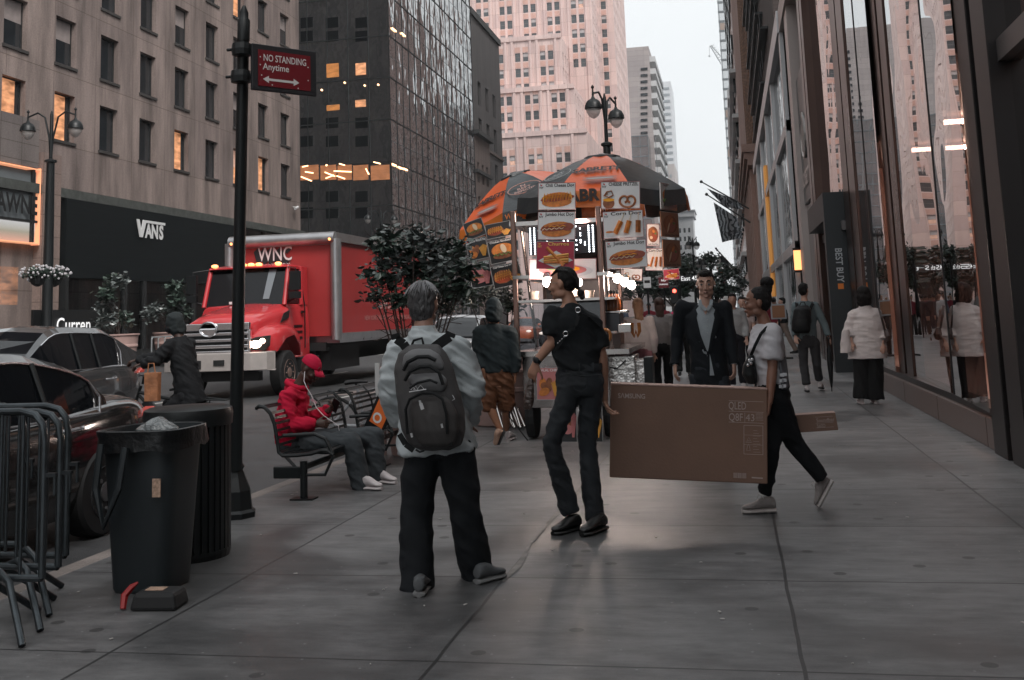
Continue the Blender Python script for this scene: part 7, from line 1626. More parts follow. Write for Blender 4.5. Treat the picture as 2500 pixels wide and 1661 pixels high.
b = MB(); b.loft([(HY(x, y, 5.62), U*(w_/450), nb_*d_) for x, y, w_, d_ in ((1040, 912, 40, .012), (1042, 925, 50, .035), (1046, 940, 46, .04), (1050, 956, 34, .02))], 20); solid('middle_pocket', b, .009, BGL, bk, 3, (.004, 9, 4, 3))
b = MB()
def arc(pts, Yo, r): b.path([HY(x, y, Yo) for x, y in pts], r, 8)
arc([(985, 905), (995, 885), (1020, 872), (1045, 871), (1064, 880)], 5.585, .011); arc([(988, 930), (1000, 908), (1025, 896), (1050, 895), (1072, 910), (1082, 940)], 5.575, .010); arc([(995, 1060), (990, 1000), (1000, 975), (1030, 960), (1058, 960), (1080, 975), (1090, 1010), (1092, 1060)], 5.56, .008)
arc([(1000, 948), (1020, 935), (1050, 928), (1068, 936)], 5.565, .007)
arc([(1004, 846), (1010, 832), (1030, 826), (1034, 842)], 5.72, .007); b.split('piping', BKN, bk, world=True, smooth=True)
b = MB(); O = HY(1023, 952, 5.535); U2 = U; 
for x0, x1, h_ in ((-.045, -.02, .012), (-.03, -.005, .02), (-.012, .03, .024)): b.path([O+U2*x0+V((0, 0, 0)), O+U2*(x0+x1)/2+V((0, 0, h_)), O+U2*x1], .0018, 4)
b.path([O+U2*-.055+V((0, 0, -.012)), O+U2*.04+V((0, 0, .002))], .003, 4); b.build('emblem', M('silver_print', (.55, .55, .56), .4), bk, world=True)
b = MB()
for pts in ([(1000, 862), (985, 840), (968, 828), (965, 815)], ): strap(b, [HY(x, y, 5.76) for x, y in pts], .05, .012)
b.build('strap', BKN, bk, world=True)
b = MB(); strap(b, [HY(x, y, 5.77) for x, y in ((1050, 858), (1075, 838), (1098, 822), (1102, 812))], .055, .012); b.build('strap', BKN, bk, world=True)
b = MB(); 
for x, y in ((1025, 978), (1004, 1058), (1078, 1035)): b.tube(HY(x, y, 5.54), HY(x+2, y+10, 5.54), .006, n=6)
strap(b, [HY(1027, 985, 5.535), HY(1032, 1000, 5.535)], .018, .004); b.path([HY(1105, 965, 5.62), HY(1110, 975, 5.61), HY(1104, 978, 5.61)], .002, 4); b.build('zip_pull', M('silver_print'), bk, world=True)
b = MB(); strap(b, [HY(x, y, 5.6) for x, y in ((975, 1060), (990, 1085), (1010, 1100))], .03, .006); b.path([HY(x, y, 5.6) for x, y in ((1015, 1098), (1025, 1104), (1036, 1100))], .006, 6); strap(b, [HY(x, y, 5.6) for x, y in ((1098, 1060), (1096, 1088))], .03, .006); b.split('lower_strap', BKN, bk, world=True)
# ---- B: slim person in black tee and jeans carrying the box end
Y = 7.42
J = px3(dict(head=(1374, 693, .0), neck=(1393, 742), sha=(1350, 772, -.06), shb=(1444, 790, .05), ela=(1350, 832, -.06), elb=(1470, 870, .05), wra=(1308, 886, -.08), wrb=(1476, 978, .12), chest=(1402, 820), pel=(1415, 925), hipa=(1392, 948, -.02), hipb=(1442, 948, .03), kna=(1346, 1083, -.05), knb=(1434, 1083, .08), ana=(1390, 1246, .05), anb=(1450, 1262, .1)), Y)
J['face'] = V((-1, .22, -.02)); J['hda'] = norm(HY(1290, 945, Y)-HY(1308, 888, Y)); J['pna'] = V((.3, 1, 0)); J['hdb'] = V((.35, .0, -1)); J['pnb'] = V((1, .0, .2)); J['hipright'] = norm(V((1, .1, 0)))
t = thing('person', 'slim person with glasses and braided hair in black tee and dark jeans holding box edge', 'person', (J['pel'].x, Y, 0))
SK2 = skinmat('light_brown', (.42, .22, .15)); P_, ax = person_body(t, J, SK2, .98, .98, .006, hands=(('a', .35), ('b', .75)), neckr=.046)
face_bits(t, P_, ax, .98, HAIRB)
BTE = cloth_m('black_tee', (.017, .019, .021), .85)
shirt(t, J, BTE, ((.12, .165, .125), (.3, .17, .125), (.6, .185, .13), (.82, .18, .115), (.95, .09, .075), (1.0, .062, .06)), (.085, .082), 'el', .97, 'tee', .010, (.014, 6, 5, 5), .78, shr=.075)
JN = M('dark_denim', (.018, .022, .027), .75, noise_=(4, .5, (1, 1, .3)), bump=(260, .3)); J2 = dict(J); J2['ana'] = HY(1392, 1250, Y+.05); J2['anb'] = HY(1452, 1268, Y+.1)
trousers(t, J2, JN, .072, 1, 'jeans', .009, (.011, 8, 7, 5), .062, .088, (.135, .10), top=.22, hipd=.115)
b = MB(); b.lathe([(.138, -.025), (.14, .0), (.138, .022), (.13, .022), (.13, -.025)], HY(1421, 896, Y), 26, 1, .8)
for a_ in (-2.3, -1.6, -.9): b.box(HY(1421, 896, Y)+V((cos(a_)*.142, sin(a_)*.114, .0)), (.012, .012, .06))
b.path([HY(x, y, Y-.115) for x, y in ((1400, 925), (1402, 950), (1418, 958), (1432, 948), (1432, 925))], .003, 4); b.path([HY(x, y, Y-.115) for x, y in ((1375, 912), (1420, 918), (1470, 914))], .0025, 4); b.build('waistband', JN, t, world=True)
hb = MB(); Bl = lambda x, y, z, rx, ry, rz: hb.ball(P_(x, y, z), (rx, ry, rz), 16, 10, ax)
Bl(0, -.025, .036, .076, .086, .085); Bl(0, -.05, .0, .07, .055, .06)
for i in range(5):
    x = (i-2)*.028; hb.path([P_(x*.8, .068, .075-abs(i-2)*.008), P_(x, .02, .118-abs(i-2)*.01), P_(x, -.06, .10-abs(i-2)*.01), P_(x*.6, -.108, .02), P_(x*.2, -.112, -.05)], [.007, .011, .012, .011, .009], 8)
solid('hair', hb, .005, HAIRB, t, 1)
b = MB(); q = [P_(0, -.115, -.05), P_(0, -.13, -.075), P_(.0, -.14, -.095)]; b.ball(q[1], .026, 10, 8); b.ball(q[2]+V((0, 0, -.01)), .018, 8, 6); b.build('hair_knot', HAIRB, t, world=True, smooth=True)
GLM = M('glasses_metal', (.25, .2, .17), .25, 1.); b = MB()
for s_ in (-1, 1): b.path([P_(s_*.033+.024*cos(a_), .104, .004+.02*sin(a_)) for a_ in [2*pi*i/14 for i in range(14)]], .0017, 4, True); b.path([P_(s_*.057, .102, .008), P_(s_*.074, .05, .008), P_(s_*.079, -.0, .004)], .0017, 4)
b.path([P_(-.01, .108, .008), P_(.01, .108, .008)], .0017, 4); b.build('glasses', GLM, t, world=True)
b = MB(); b.lathe([(.033, -.012), (.034, .012), (.03, .012), (.03, -.012)], HY(1311, 880, Y-.08), 14, ax=J['wra']-J['ela']); b.ball(HY(1309, 880, Y-.115), (.022, .008, .022)); b.build('wristwatch', BLK, t, world=True, smooth=True)
b = MB(); b.path([HY(1312+14*cos(a_)*.6, 872+8*sin(a_), Y-.08-.03*sin(a_)) for a_ in [2*pi*i/12 for i in range(12)]], .004, 5, True); b.build('bracelet', M('bracelet_pale', (.5, .45, .4), .4), t, world=True)
BOOT = M('black_leather', (.012, .012, .012), .35, spec=.6, bump=(30, .2)); 
g1 = G(1412, 1300); shoe(t, V((HY(1412, 1285, 7.45).x, 7.5, 0)), V((HY(1352, 1295, 7.35).x, 7.3, 0)), 1.02, BOOT, BOOT, sh=.025, name='boot'); shoe(t, V((HY(1472, 1290, 7.4).x, 7.5, 0)), V((HY(1422, 1290, 7.3).x, 7.25, 0)), 1.02, BOOT, BOOT, sh=.03, name='boot')
sl_ = thing('sling_harness', 'black sling harness with silver rings across the black tee', 'sling bag', HY(1400, 820, 7.2)); b = MB(); strap(b, [HY(x, y, yy) for x, y, yy in ((1408, 752, 7.30), (1412, 775, 7.27), (1405, 795, 7.265), (1385, 812, 7.255), (1368, 835, 7.26), (1352, 862, 7.27))], .022, .006); strap(b, [HY(x, y, yy) for x, y, yy in ((1412, 765, 7.27), (1435, 775, 7.29), (1462, 800, 7.36))], .022, .006); strap(b, [HY(1396, 790, 7.25), HY(1399, 808, 7.25)], .03, .01); b.build('strap', BKN, sl_, world=True)
b = MB()
for x, y, r_ in ((1411, 757, .018), (1381, 815, .016)): b.path([HY(x, y, 7.235)+V((r_*cos(a_), 0, r_*sin(a_))) for a_ in [2*pi*i/14 for i in range(14)]], .003, 5, True)
for i in range(4): b.ball(HY(1362+5*i, 838-5*i, 7.235), .004, 6, 4)
b.split('ring', CHR, sl_, world=True)
cbg = thing('carrier_bag', 'small dark translucent bag hanging from the left hand of the slim jeans wearer', 'bag', HY(1292, 1000, 7.34)); b = MB(); b.loft([(HY(1296, 925, 7.33), V((.012, 0, 0)), V((0, .012, 0))), (HY(1294, 940, 7.33), V((.025, 0, 0)), V((0, .02, 0))), (HY(1291, 970, 7.33), V((.036, 0, 0)), V((0, .025, 0))), (HY(1289, 1000, 7.33), V((.032, 0, 0)), V((0, .02, 0)))], 14); solid('film', b, .006, M('brown_film', (.06, .035, .028), .2, spec=.8, bump=(40, .9)), cbg, 2, (.008, 14, 10, 3))
# ---- C: woman in white tee carrying the other end
Y = 8.12
J = px3(dict(head=(1848, 739, .0), neck=(1870, 792), sha=(1856, 812, .16), shb=(1884, 814, -.13), ela=(1852, 880, .22), elb=(1886, 898, -.16), wra=(1850, 960, .2), wrb=(1878, 985, -.22), chest=(1870, 860), pel=(1886, 955), hipa=(1884, 972, .09), hipb=(1892, 972, -.06), kna=(1882, 1090, -.05), knb=(1935, 1078, .1), ana=(1868, 1206, .02), anb=(2008, 1168, .15)), Y)
J['face'] = V((-1, -.12, .0)); J['hdb'] = V((-.15, .05, -1)); J['pnb'] = V((-1, .1, 0)); J['hda'] = V((-.1, 0, -1)); J['pna'] = V((-1, 0, 0)); J['hipright'] = norm(J['hipb']-J['hipa'])
t = thing('person', 'woman in profile with black hair bun, white tee and black joggers, striding left', 'person', (J['pel'].x, Y, 0))
SK3 = skinmat('brown', (.22, .105, .07)); P_, ax = person_body(t, J, SK3, .97, .93, .006, hands=(('a', .4), ('b', .75)), fem=True, neckr=.046)
face_bits(t, P_, ax, .97, HAIRB)
WT = cloth_m('white_tee', (.52, .50, .52), .8, 250, .07)
shirt(t, J, WT, ((.06, .155, .12), (.2, .16, .125), (.45, .16, .13), (.65, .17, .14), (.82, .165, .115), (.95, .085, .075), (1.0, .06, .058)), (.078, .082), 'el', .97, 'tee', .009, (.011, 7, 6, 8), .78, shr=.075)
trousers(t, J, cloth_m('black_joggers', (.013, .014, .016), .85), .052, 1, 'joggers', .010, (.010, 7, 6, 5), .074, .105, (.125, .11), top=.2, hipd=.125)
hb = MB(); Bl = lambda x, y, z, rx, ry, rz: hb.ball(P_(x, y, z), (rx, ry, rz), 16, 10, ax)
Bl(0, -.022, .036, .077, .09, .084); Bl(0, -.05, .0, .072, .055, .07); Bl(0, -.08, .118, .045, .045, .04); Bl(0, -.07, .09, .05, .05, .035)
solid('hair', hb, .006, HAIRB, t, 1, hairy=(.003, 60, 25)); b = MB(); b.ball(P_(0, -.085, .15), (.052, .052, .044), 12, 8); b.path([P_(.03*cos(a_), -.08+.035*sin(a_), .115) for a_ in [2*pi*i/10 for i in range(10)]], .008, 6, True); o = b.build('hair_bun', HAIRB, t, world=True, smooth=True)
for v in o.data.vertices: v.co += v.normal*.006*noise.noise(v.co*60)
b = MB(); b.ball(P_(.079, .0, -.028), .004, 6, 5); b.build('earring', CHR, t, world=True)
SN = cloth_m('pale_sneaker', (.30, .27, .26), .55, 150, .25); SW_ = M('white_sole', (.55, .50, .48), .6); LC = M('lace_white', (.6, .58, .56), .7)
shoe(t, V((HY(1893, 1245, 8.13).x, 8.13, 0)), V((HY(1812, 1245, 8.1).x, 8.08, 0)), .98, SN, SW_, J['ana'], lace=LC, name='sneaker')
hl, te = HY(2036, 1178, 8.34), HY(2003, 1250, 8.28); te.z = max(te.z, .004); shoe(t, hl, te, .98, SN, SW_, J['anb'], up=V((-1, 0, .45)), lace=LC, name='sneaker')
tb_ = thing('tote_bag', 'grey patterned tote bag slung behind the woman in the white tee', 'bag', HY(1915, 960, 8.1)); TTE = M('tote_fabric', (.13, .135, .15), .8, noise_=(8, .6, (1, 1, .4))); b = MB(); b.loft([(HY(1898, 800, 8.05), V((.02, .03, 0)), V((.008, 0, 0))), (HY(1908, 850, 8.06), V((.03, .08, 0)), V((.014, 0, 0))), (HY(1915, 905, 8.06), V((.03, .12, 0)), V((.02, 0, 0))), (HY(1917, 950, 8.06), V((.03, .13, 0)), V((.02, 0, 0)))], 16); solid('bag_body', b, .008, TTE, tb_, 3, (.008, 9, 4, 3))
b = MB()
for i, (x, y) in enumerate(((1913, 916), (1912, 930), (1911, 944))):
    for k in range(2): q = HY(x+k*7-4, y-k*1.5, 7.93); b.box(q, (.03, .004, .022))
b.build('print', M('tote_print', (.5, .5, .52), .6), tb_, world=True)
b = MB(); strap(b, [HY(x, y, yy) for x, y, yy in ((1893, 815, 8.02), (1884, 797, 8.0), (1872, 800, 7.95), (1858, 815, 7.935), (1843, 845, 7.95), (1832, 872, 8.0))], .022, .006); b.build('strap', BKN, tb_, world=True)
cb_ = thing('crossbody_bag', 'small black bag with charms at the waist of the woman in the white tee', 'bag', HY(1832, 890, 8.0)); b = MB(); b.loft([(HY(1834, 868, 8.0), V((.02, 0, 0)), V((0, .03, 0))), (HY(1829, 890, 8.0), V((.045, 0, 0)), V((0, .06, 0))), (HY(1830, 915, 8.0), V((.055, 0, 0)), V((0, .07, 0))), (HY(1836, 938, 8.0), V((.035, 0, 0)), V((0, .05, 0)))], 14); solid('bag_body', b, .008, BKN, cb_, 3, (.006, 9, 6, 3)); b = MB()
for x, y in ((1829, 880), (1833, 887), (1826, 892), (1836, 878)): b.ball(HY(x, y, 7.93), .011, 8, 6)
b.build('charm', CHR, cb_, world=True)
# ---- D: suited man walking towards the viewer
Y = 10.4
J = px3(dict(head=(1723, 694, -.02), neck=(1722, 743), sha=(1664, 752, .0), shb=(1768, 752, .02), ela=(1652, 826, .03), elb=(1783, 826, -.0), wra=(1648, 892, -.06), wrb=(1792, 890, -.06), chest=(1722, 815), pel=(1732, 905), hipa=(1708, 925), hipb=(1756, 925), kna=(1706, 1020, .05), knb=(1755, 1020, -.12), ana=(1708, 1108, .25), anb=(1752, 1112, -.12)), Y)
J['face'] = V((-.03, -1, -.12)); J['hda'] = V((-.02, -.1, -1)); J['hdb'] = V((.0, -.1, -1)); J['pna'] = V((.9, .3, 0)); J['pnb'] = V((-.9, .3, 0)); J['tha'] = -1; J['thb'] = 1
t = thing('person', 'dark-haired man facing the viewer in black blazer over a pale blue open-collar shirt', 'person', (J['pel'].x, Y, 0))
SK4 = skinmat('fair', (.50, .30, .23)); P_, ax = person_body(t, J, SK4, 1.09, 1.03, .0055, hands=(('a', .35), ('b', .45)), neckr=.056)
HD = M('hair_dark_brown', (.009, .007, .006), .55, spec=.2, bump=(80, .8, (1, 1, .3))); face_bits(t, P_, ax, 1.09, HD, brow=.005); hair_short(t, P_, ax, 1.08, HD, -.02, .006, .006, top=.006)
b = MB(); b.ball(P_(0, .052, -.082), (.048, .045, .032), 14, 8, ax); solid('stubble', b, .006, M('stubble', (.22, .13, .10), .7, noise_=(120, .5)), t, 1) if False else None
BZ = cloth_m('black_blazer', (.012, .014, .017), .8)
prof = ((-.28, .19, .13), (0, .18, .13), (.3, .165, .125), (.6, .19, .13), (.82, .205, .115), (.93, .13, .09), (.98, .085, .07))
J3 = dict(J)
# shirt first (visible in the V), then blazer halves
shirt(t, J, cloth_m('pale_blue_shirt', (.30, .33, .35), .75), ((-.1, .15, .115), (.3, .15, .12), (.6, .165, .132), (.82, .15, .112), (.95, .08, .07), (1.03, .062, .06)), (.05, .04), 'wr', 1.0, 'dress_shirt', .009, (.007, 9, 6, 4), 1.0, shr=.05)
b = MB(); b.loft(torso_rings(J, prof, 1.0), 26)
for e in ('a', 'b'):
    sh, el, wr = J['sh'+e], J['el'+e], J['wr'+e]; cap_chain(b, [(J['neck'].lerp(sh, .45)+V((0, .03, -.015)), .052), (J['neck'].lerp(sh, .7)-V((0, 0, .02)), .062), (sh, .076), (sh.lerp(el, .5), .068), (el, .06), (wr, .05)])
solid('blazer', b, .009, BZ, t, 3, (.007, 6, 5, 4))
# shirt front, lapels and shirt tail lie just proud of the blazer front
def front_pt(t_, ang, k=1.0, add=0.):
    P = list(prof)
    for p, q in zip(P, P[1:]):
        if p[0] <= t_ <= q[0]: u = (t_-p[0])/(q[0]-p[0]); w_, d_ = p[1]+(q[1]-p[1])*u, p[2]+(q[2]-p[2])*u; break
    else: w_, d_ = P[-1][1:3]
    c, a, q = torso_rings(J, ((t_, w_, d_),), 1.0)[0]
    if q.y > 0: q = -q
    return c+a*k*sin(ang)+q*k*cos(ang)+V((0, -add, 0))
b = MB(); ts = [.32+.66*i/12 for i in range(13)]; hw = [.02+.50*(i/12)**.85+(.25 if i > 10 else 0) for i in range(13)]
skin(b, [[front_pt(t_, h_*(2*k/10-1), 1.0, .016) for k in range(11)] for t_, h_ in zip(ts, hw)], cap=False)
b.build('shirt_front', cloth_m('pale_blue_shirt', (.30, .33, .35)), t, world=True, smooth=True)
b = MB(); skin(b, [[front_pt(t_, h_*(2*k/6-1), 1.0, .021) for k in range(7)] for t_, h_ in ((.86, .01), (.91, .13), (.96, .3), (.98, .42))], cap=False); b.build('open_neck', SK4, t, world=True, smooth=True)
b = MB()
for s_ in (-1, 1):
    skin(b, [[front_pt(t_, s_*(h_+.0), 1.0, .022), front_pt(t_, s_*(h_+.16), 1.0, .024), front_pt(t_, s_*(h_+.16+.22*(max(0, min(1, (t_-.4)/.35)) if t_ < .78 else .55)), 1.0, .018)] for t_, h_ in zip(ts, hw)], cap=False)
b.split('lapel', BZ, t, world=True, smooth=True)
b = MB(); skin(b, [[front_pt(t_, .1+h_*(2*k/6-1), 1.0, .014) for k in range(7)] for t_, h_ in ((.27, .01), (.1, .06), (-.05, .11), (-.06, .12))], cap=False)
b.build('shirt_tail', cloth_m('pale_blue_shirt', (.30, .33, .35)), t, world=True, smooth=True)
b = MB()
for s_, pts in ((-1, [(1708, 732), (1711, 745), (1724, 758)]), (1, [(1737, 732), (1735, 745), (1726, 758)])): strap(b, [HY(x, y, Y-.10-.02*i) for i, (x, y) in enumerate(pts)], .03, .006)
b.build('collar', cloth_m('pale_blue_shirt', (.30, .33, .35)), t, world=True)
b = MB()
for i in range(4): b.ball(HY(1727, 765+16*i, Y-.145), .005, 6, 4)
b.build('shirt_button', M('button_pale', (.4, .4, .4), .4), t, world=True)
b = MB(); b.ball(P_(-.078, .008, -.018), .008, 8, 6); b.ball(P_(.078, .008, -.018), .008, 8, 6); b.build('earbud', WHT, t, world=True)
trousers(t, J, cloth_m('charcoal_trousers', (.03, .035, .042), .8), .085, 1.02, 'trousers', .012, (.008, 6, 4, 3), .08, .1)
shoe(t, V((J['ana'].x, J['ana'].y+.08, 0)), V((J['ana'].x-.02, J['ana'].y-.2, 0)), 1.05, BOOT, BOOT); shoe(t, V((J['anb'].x, J['anb'].y+.08, 0)), V((J['anb'].x+.02, J['anb'].y-.2, 0)), 1.05, BOOT, BOOT)
# ---- E: seated man in red hoodie
Y = 9.35
J = px3(dict(head=(757, 903, .0), neck=(727, 944), sha=(704, 968, -.2), shb=(726, 962, .2), ela=(700, 1040, -.26), elb=(745, 1035, .26), wra=(770, 1035, -.16), wrb=(800, 1003, .1), chest=(712, 1010), pel=(720, 1078), hipa=(738, 1082, -.1), hipb=(752, 1078, .12), kna=(858, 1080, -.16), knb=(916, 1066, .22), ana=(884, 1196, -.12), anb=(920, 1176, .22)), Y)
J['face'] = V((.86, -.12, -.55)); J['hup'] = norm(V((.5, 0, .85))); J['hda'] = norm(HY(805, 1035, Y-.1)-J['wra']); J['pna'] = V((.0, .8, -.2)); J['hdb'] = norm(HY(825, 985, Y+.05)-J['wrb']); J['pnb'] = V((.2, -.5, .5)); J['hipright'] = norm(J['hipb']-J['hipa'])
t = thing('person', 'seated man in red hoodie and red cap looking down at his phone', 'person', (J['pel'].x, Y, 0))
SK5 = skinmat('deep_brown', (.06, .03, .022)); P_, ax = person_body(t, J, SK5, 1.0, 1.0, .006, hands=(('a', .45), ('b', .9)), neckr=.055)
face_bits(t, P_, ax, 1.0, HAIRB)
RH = cloth_m('red_hoodie', (.52, .012, .045), .85, 220, .12)
shirt(t, J, RH, ((-.06, .19, .16), (.15, .2, .17), (.4, .19, .16), (.65, .19, .14), (.85, .17, .12), (.96, .10, .09), (1.02, .075, .075)), (.086, .055), 'wr', 1, 'hoodie', .009, (.020, 7, 6, 8), 1.0, shr=.082)
b = MB(); c_ = J['neck']; b.path([c_+V((.085*cos(a_)-.01, .095*sin(a_), .012-.035*cos(a_))) for a_ in [2*pi*i/16 for i in range(16)]], .028, 10, True); b.ball(c_+V((-.075, 0, -.03)), (.05, .09, .07)); solid('hood', b, .009, RH, t, 3, (.008, 9, 8, 3))
b = MB(); strap(b, [HY(760, 975, Y-.2), HY(772, 985, Y-.19)], .02, .003); b.build('print', M('pale_pink_print', (.6, .3, .35), .6), t, world=True)
CP = cloth_m('red_cap', (.5, .012, .05), .7, 200, .08); b = MB(); b.loft([(P_(0, -.012, .035), ax[0]*.084, ax[1]*.104), (P_(0, -.014, .07), ax[0]*.082, ax[1]*.100), (P_(0, -.018, .10), ax[0]*.070, ax[1]*.085), (P_(0, -.02, .125), ax[0]*.045, ax[1]*.055), (P_(0, -.02, .135), ax[0]*.012, ax[1]*.015)], 24); cap_ = solid('cap', b, .006, CP, t, 2)
b = MB(); rows_ = []
for v_ in (0, 1):
    for f_ in range(5): pass
brim = []
for i in range(13): a_ = -1.15+2.3*i/12; brim.append((P_(sin(a_)*.078, .062+cos(a_)*.026, .038), P_(sin(a_)*.082, .075+cos(a_)*.085, .020-.0*cos(a_)-.022*(abs(sin(a_))))))
vs = [p for q in brim for p in q]; b.add(vs, [(2*i, 2*i+1, 2*i+3, 2*i+2) for i in range(12)]); o = b.build('cap_brim', CP, t, world=True, smooth=True); m_ = o.modifiers.new('s', 'SOLIDIFY'); m_.thickness = .005
b = MB(); b.poly([(-.012, -.01), (.012, -.01), (.012, .012), (-.012, .012)], P_(.03, .082, .065)-V((0, 0, 0)), ax[0], ax[2]); b.build('cap_logo', M('pale_pink_print'), t, world=True)
b = MB(); b.path([P_(.08, .0, -.02), HY(742, 930, Y-.13), HY(748, 945, Y-.17), HY(760, 965, Y-.19), HY(772, 995, Y-.2), HY(790, 1015, Y-.21), HY(812, 1030, Y-.2), HY(826, 1040, Y-.18), HY(828, 1052, Y-.17)], .0035, 5); b.build('earphone_cable', M('cable_white', (.65, .6, .62), .4), t, world=True, smooth=True)
ph = thing('phone', 'dark phone in the hand of the seated man in red', 'phone', HY(818, 990, Y+.03)); b = MB(); b.box((0, 0, 0), (.075, .008, .15), Matrix.Rotation(radians(35), 3, 'Y') @ Matrix.Rotation(radians(30), 3, 'X')); b.build('case', BLK, ph, bevel=.003)
b = MB(); b.T = (Matrix.Rotation(radians(35), 4, 'Y') @ Matrix.Rotation(radians(30), 4, 'X')); b.bb(-.03, .03, .0045, .005, -.065, .065); b.T = None; b.build('screen', M('phone_screen', (.1, .1, .12), .2, emit=((.7, .8, 1), .4)), ph)
trousers(t, J, cloth_m('grey_sweatpants', (.055, .062, .068), .85, 220, .12), .085, 1, 'sweatpants', .010, (.014, 7, 6, 5), .088, .105, (.15, .13), hipd=.14, top=.25)
WS = M('white_sneaker', (.55, .5, .5), .5, bump=(30, .1)); g1 = HY(893, 1205, Y-.14); shoe(t, V((g1.x-.02, Y-.15, 0)), V((g1.x+.17, Y-.2, 0)), 1, WS, WS, name='sneaker'); g1 = HY(925, 1190, Y+.2); shoe(t, V((g1.x-.02, Y+.22, 0)), V((g1.x+.19, Y+.12, 0)), 1, WS, WS, name='sneaker')
# ---- F: hooded walker in brown shorts
Y = 12.35
J = px3(dict(head=(1206, 757, .0), neck=(1206, 790), sha=(1170, 812), shb=(1247, 812), ela=(1166, 865, .0), elb=(1260, 868, .0), wra=(1180, 905, -.1), wrb=(1258, 915, -.0), chest=(1208, 850), pel=(1212, 915), hipa=(1195, 925), hipb=(1232, 925), kna=(1192, 985, -.02), knb=(1236, 985, .08), ana=(1222, 1052, -.02), anb=(1236, 1050, .28)), Y)
J['face'] = V((-.1, 1, 0)); J['hda'] = V((.3, .3, -.9)); J['hdb'] = V((-.1, .1, -1)); J['pnb'] = V((-1, 0, 0))
t = thing('person', 'person walking away in dark hoodie with hood up, brown cargo shorts and pale sneakers', 'person', (J['pel'].x, Y, 0))
SK6 = skinmat('orange_tan', (.36, .17, .10)); P_, ax = person_body(t, J, SK6, .98, .98, .009, legs=True)  # orange-tan skin tone
DH = cloth_m('slate_hoodie', (.032, .042, .046), .85); shirt(t, J, DH, ((.05, .17, .13), (.2, .19, .14), (.6, .195, .14), (.82, .19, .12), (.96, .1, .09), (1.0, .08, .08)), (.08, .055), 'wr', 1, 'hoodie', .012, (.014, 6, 5, 5), .9, shr=.08)
b = MB(); b.ball(P_(0, -.02, .03), (.10, .115, .125), 16, 10, ax); b.ball(P_(0, -.035, -.03), (.105, .11, .11), 16, 10, ax); b.ball(P_(0, -.04, -.09), (.1, .09, .07), 14, 8, ax); solid('hood', b, .011, DH, t, 3, (.012, 7, 8, 4))
SHB = cloth_m('brown_shorts', (.15, .065, .035), .5, 200, .4); trousers(t, J, SHB, .098, 1, 'shorts', .011, (.022, 8, 7, 6), .095, .11, (.15, .12), end=.06)
shoe(t, HY(1232, 1052, Y-.05), HY(1214, 1088, Y-.02), 1, cloth_m('peach_sneaker', (.5, .32, .24), .6), M('dark_sole', (.05, .045, .045), .6), up=V((-.6, -.9, .4)), name='sneaker')
sx = HY(1240, 1070, Y+.3).x; shoe(t, V((sx, Y+.28, 0)), V((sx+.03, Y+.52, 0)), .95, WS, WS, name='sneaker')
# ---- G: cyclist
Y = 12.3
J = px3(dict(head=(424, 792, .0), neck=(438, 822), sha=(412, 845, -.18), shb=(462, 842, .18), ela=(382, 880, -.28), elb=(400, 872, .26), wra=(345, 890, -.28), wrb=(332, 880, .22), chest=(448, 880), pel=(462, 955), hipa=(452, 968, -.1), hipb=(460, 965, .1), kna=(408, 1005, -.14), knb=(412, 990, .16), ana=(440, 1075, -.12), anb=(425, 1055, .14)), Y)
J['face'] = V((-.85, -.5, -.1)); J['hda'] = V((-1, 0, -.2)); J['hdb'] = V((-1, 0, -.2)); J['pna'] = V((0, .1, -1)); J['pnb'] = V((0, .1, -1)); J['hipright'] = norm(J['hipb']-J['hipa'])
t = thing('person', 'cyclist in a black hooded coat and dark mask riding past the red truck', 'person', (J['pel'].x, Y, -.13))
P_, ax = person_body(t, J, skinmat('deep_brown', (.06, .03, .022)), 1, 1, .009, hands=(('a', .8), ('b', .8)))
BC_ = cloth_m('black_coat', (.014, .015, .017), .75); shirt(t, J, BC_, ((-.25, .2, .2), (0, .2, .18), (.4, .19, .16), (.65, .2, .15), (.85, .18, .12), (.96, .1, .09), (1., .08, .08)), (.085, .06), 'wr', 1, 'coat', .013, (.016, 6, 5, 6), .97, shr=.085)
b = MB(); b.ball(P_(0, -.02, .03), (.108, .12, .13), 16, 10, ax); b.ball(P_(0, -.035, -.03), (.108, .115, .11), 16, 10, ax); b.ball(P_(0, -.045, -.08), (.11, .1, .08), 14, 8, ax); solid('hood', b, .011, cloth_m('slate_hood', (.03, .036, .038)), t, 3, (.012, 7, 8, 4))
b = MB(); b.ball(P_(0, .045, -.045), (.062, .072, .06), 14, 8, ax); b.build('mask', BC_, t, world=True, smooth=True)
trousers(t, J, BC_, .075, 1, 'trousers', .013, (.012, 6, 5, 5), .085, .105, (.15, .12), hipd=.15)
for e in 'ab': a_ = J['an'+e]; shoe(t, a_+V((.05, 0, -.11)), a_+V((-.2, -.06, -.13)), 1, BOOT, BOOT)
bicycle((J['pel'].x-.32, Y, -.13), radians(180+4), 'black electric delivery bicycle under the hooded cyclist', BLK, ebike=True)
for o_ in [q for q in bpy.data.objects if q.name.startswith('bicycle')]: pass
pb = thing('paper_bag', 'brown paper shopping bag hanging from the cyclist handlebar', 'bag', HY(373, 960, 11.95)); b = MB(); p0 = HY(373, 920, 11.95); b.box((p0.x, p0.y, p0.z-.12), (.17, .09, .34), None, 1.05); b.build('bag_body', M('orange_paper', (.36, .15, .07), .7, noise_=(8, .4), bump=(12, .8)), pb, world=True, bevel=.006); b = MB(); b.path([p0+V((-.05, -.03, .04)), p0+V((-.04, -.03, .16)), p0+V((.03, -.03, .16)), p0+V((.05, -.03, .04))], .008, 5); b.build('handle', M('orange_paper'), pb, world=True)
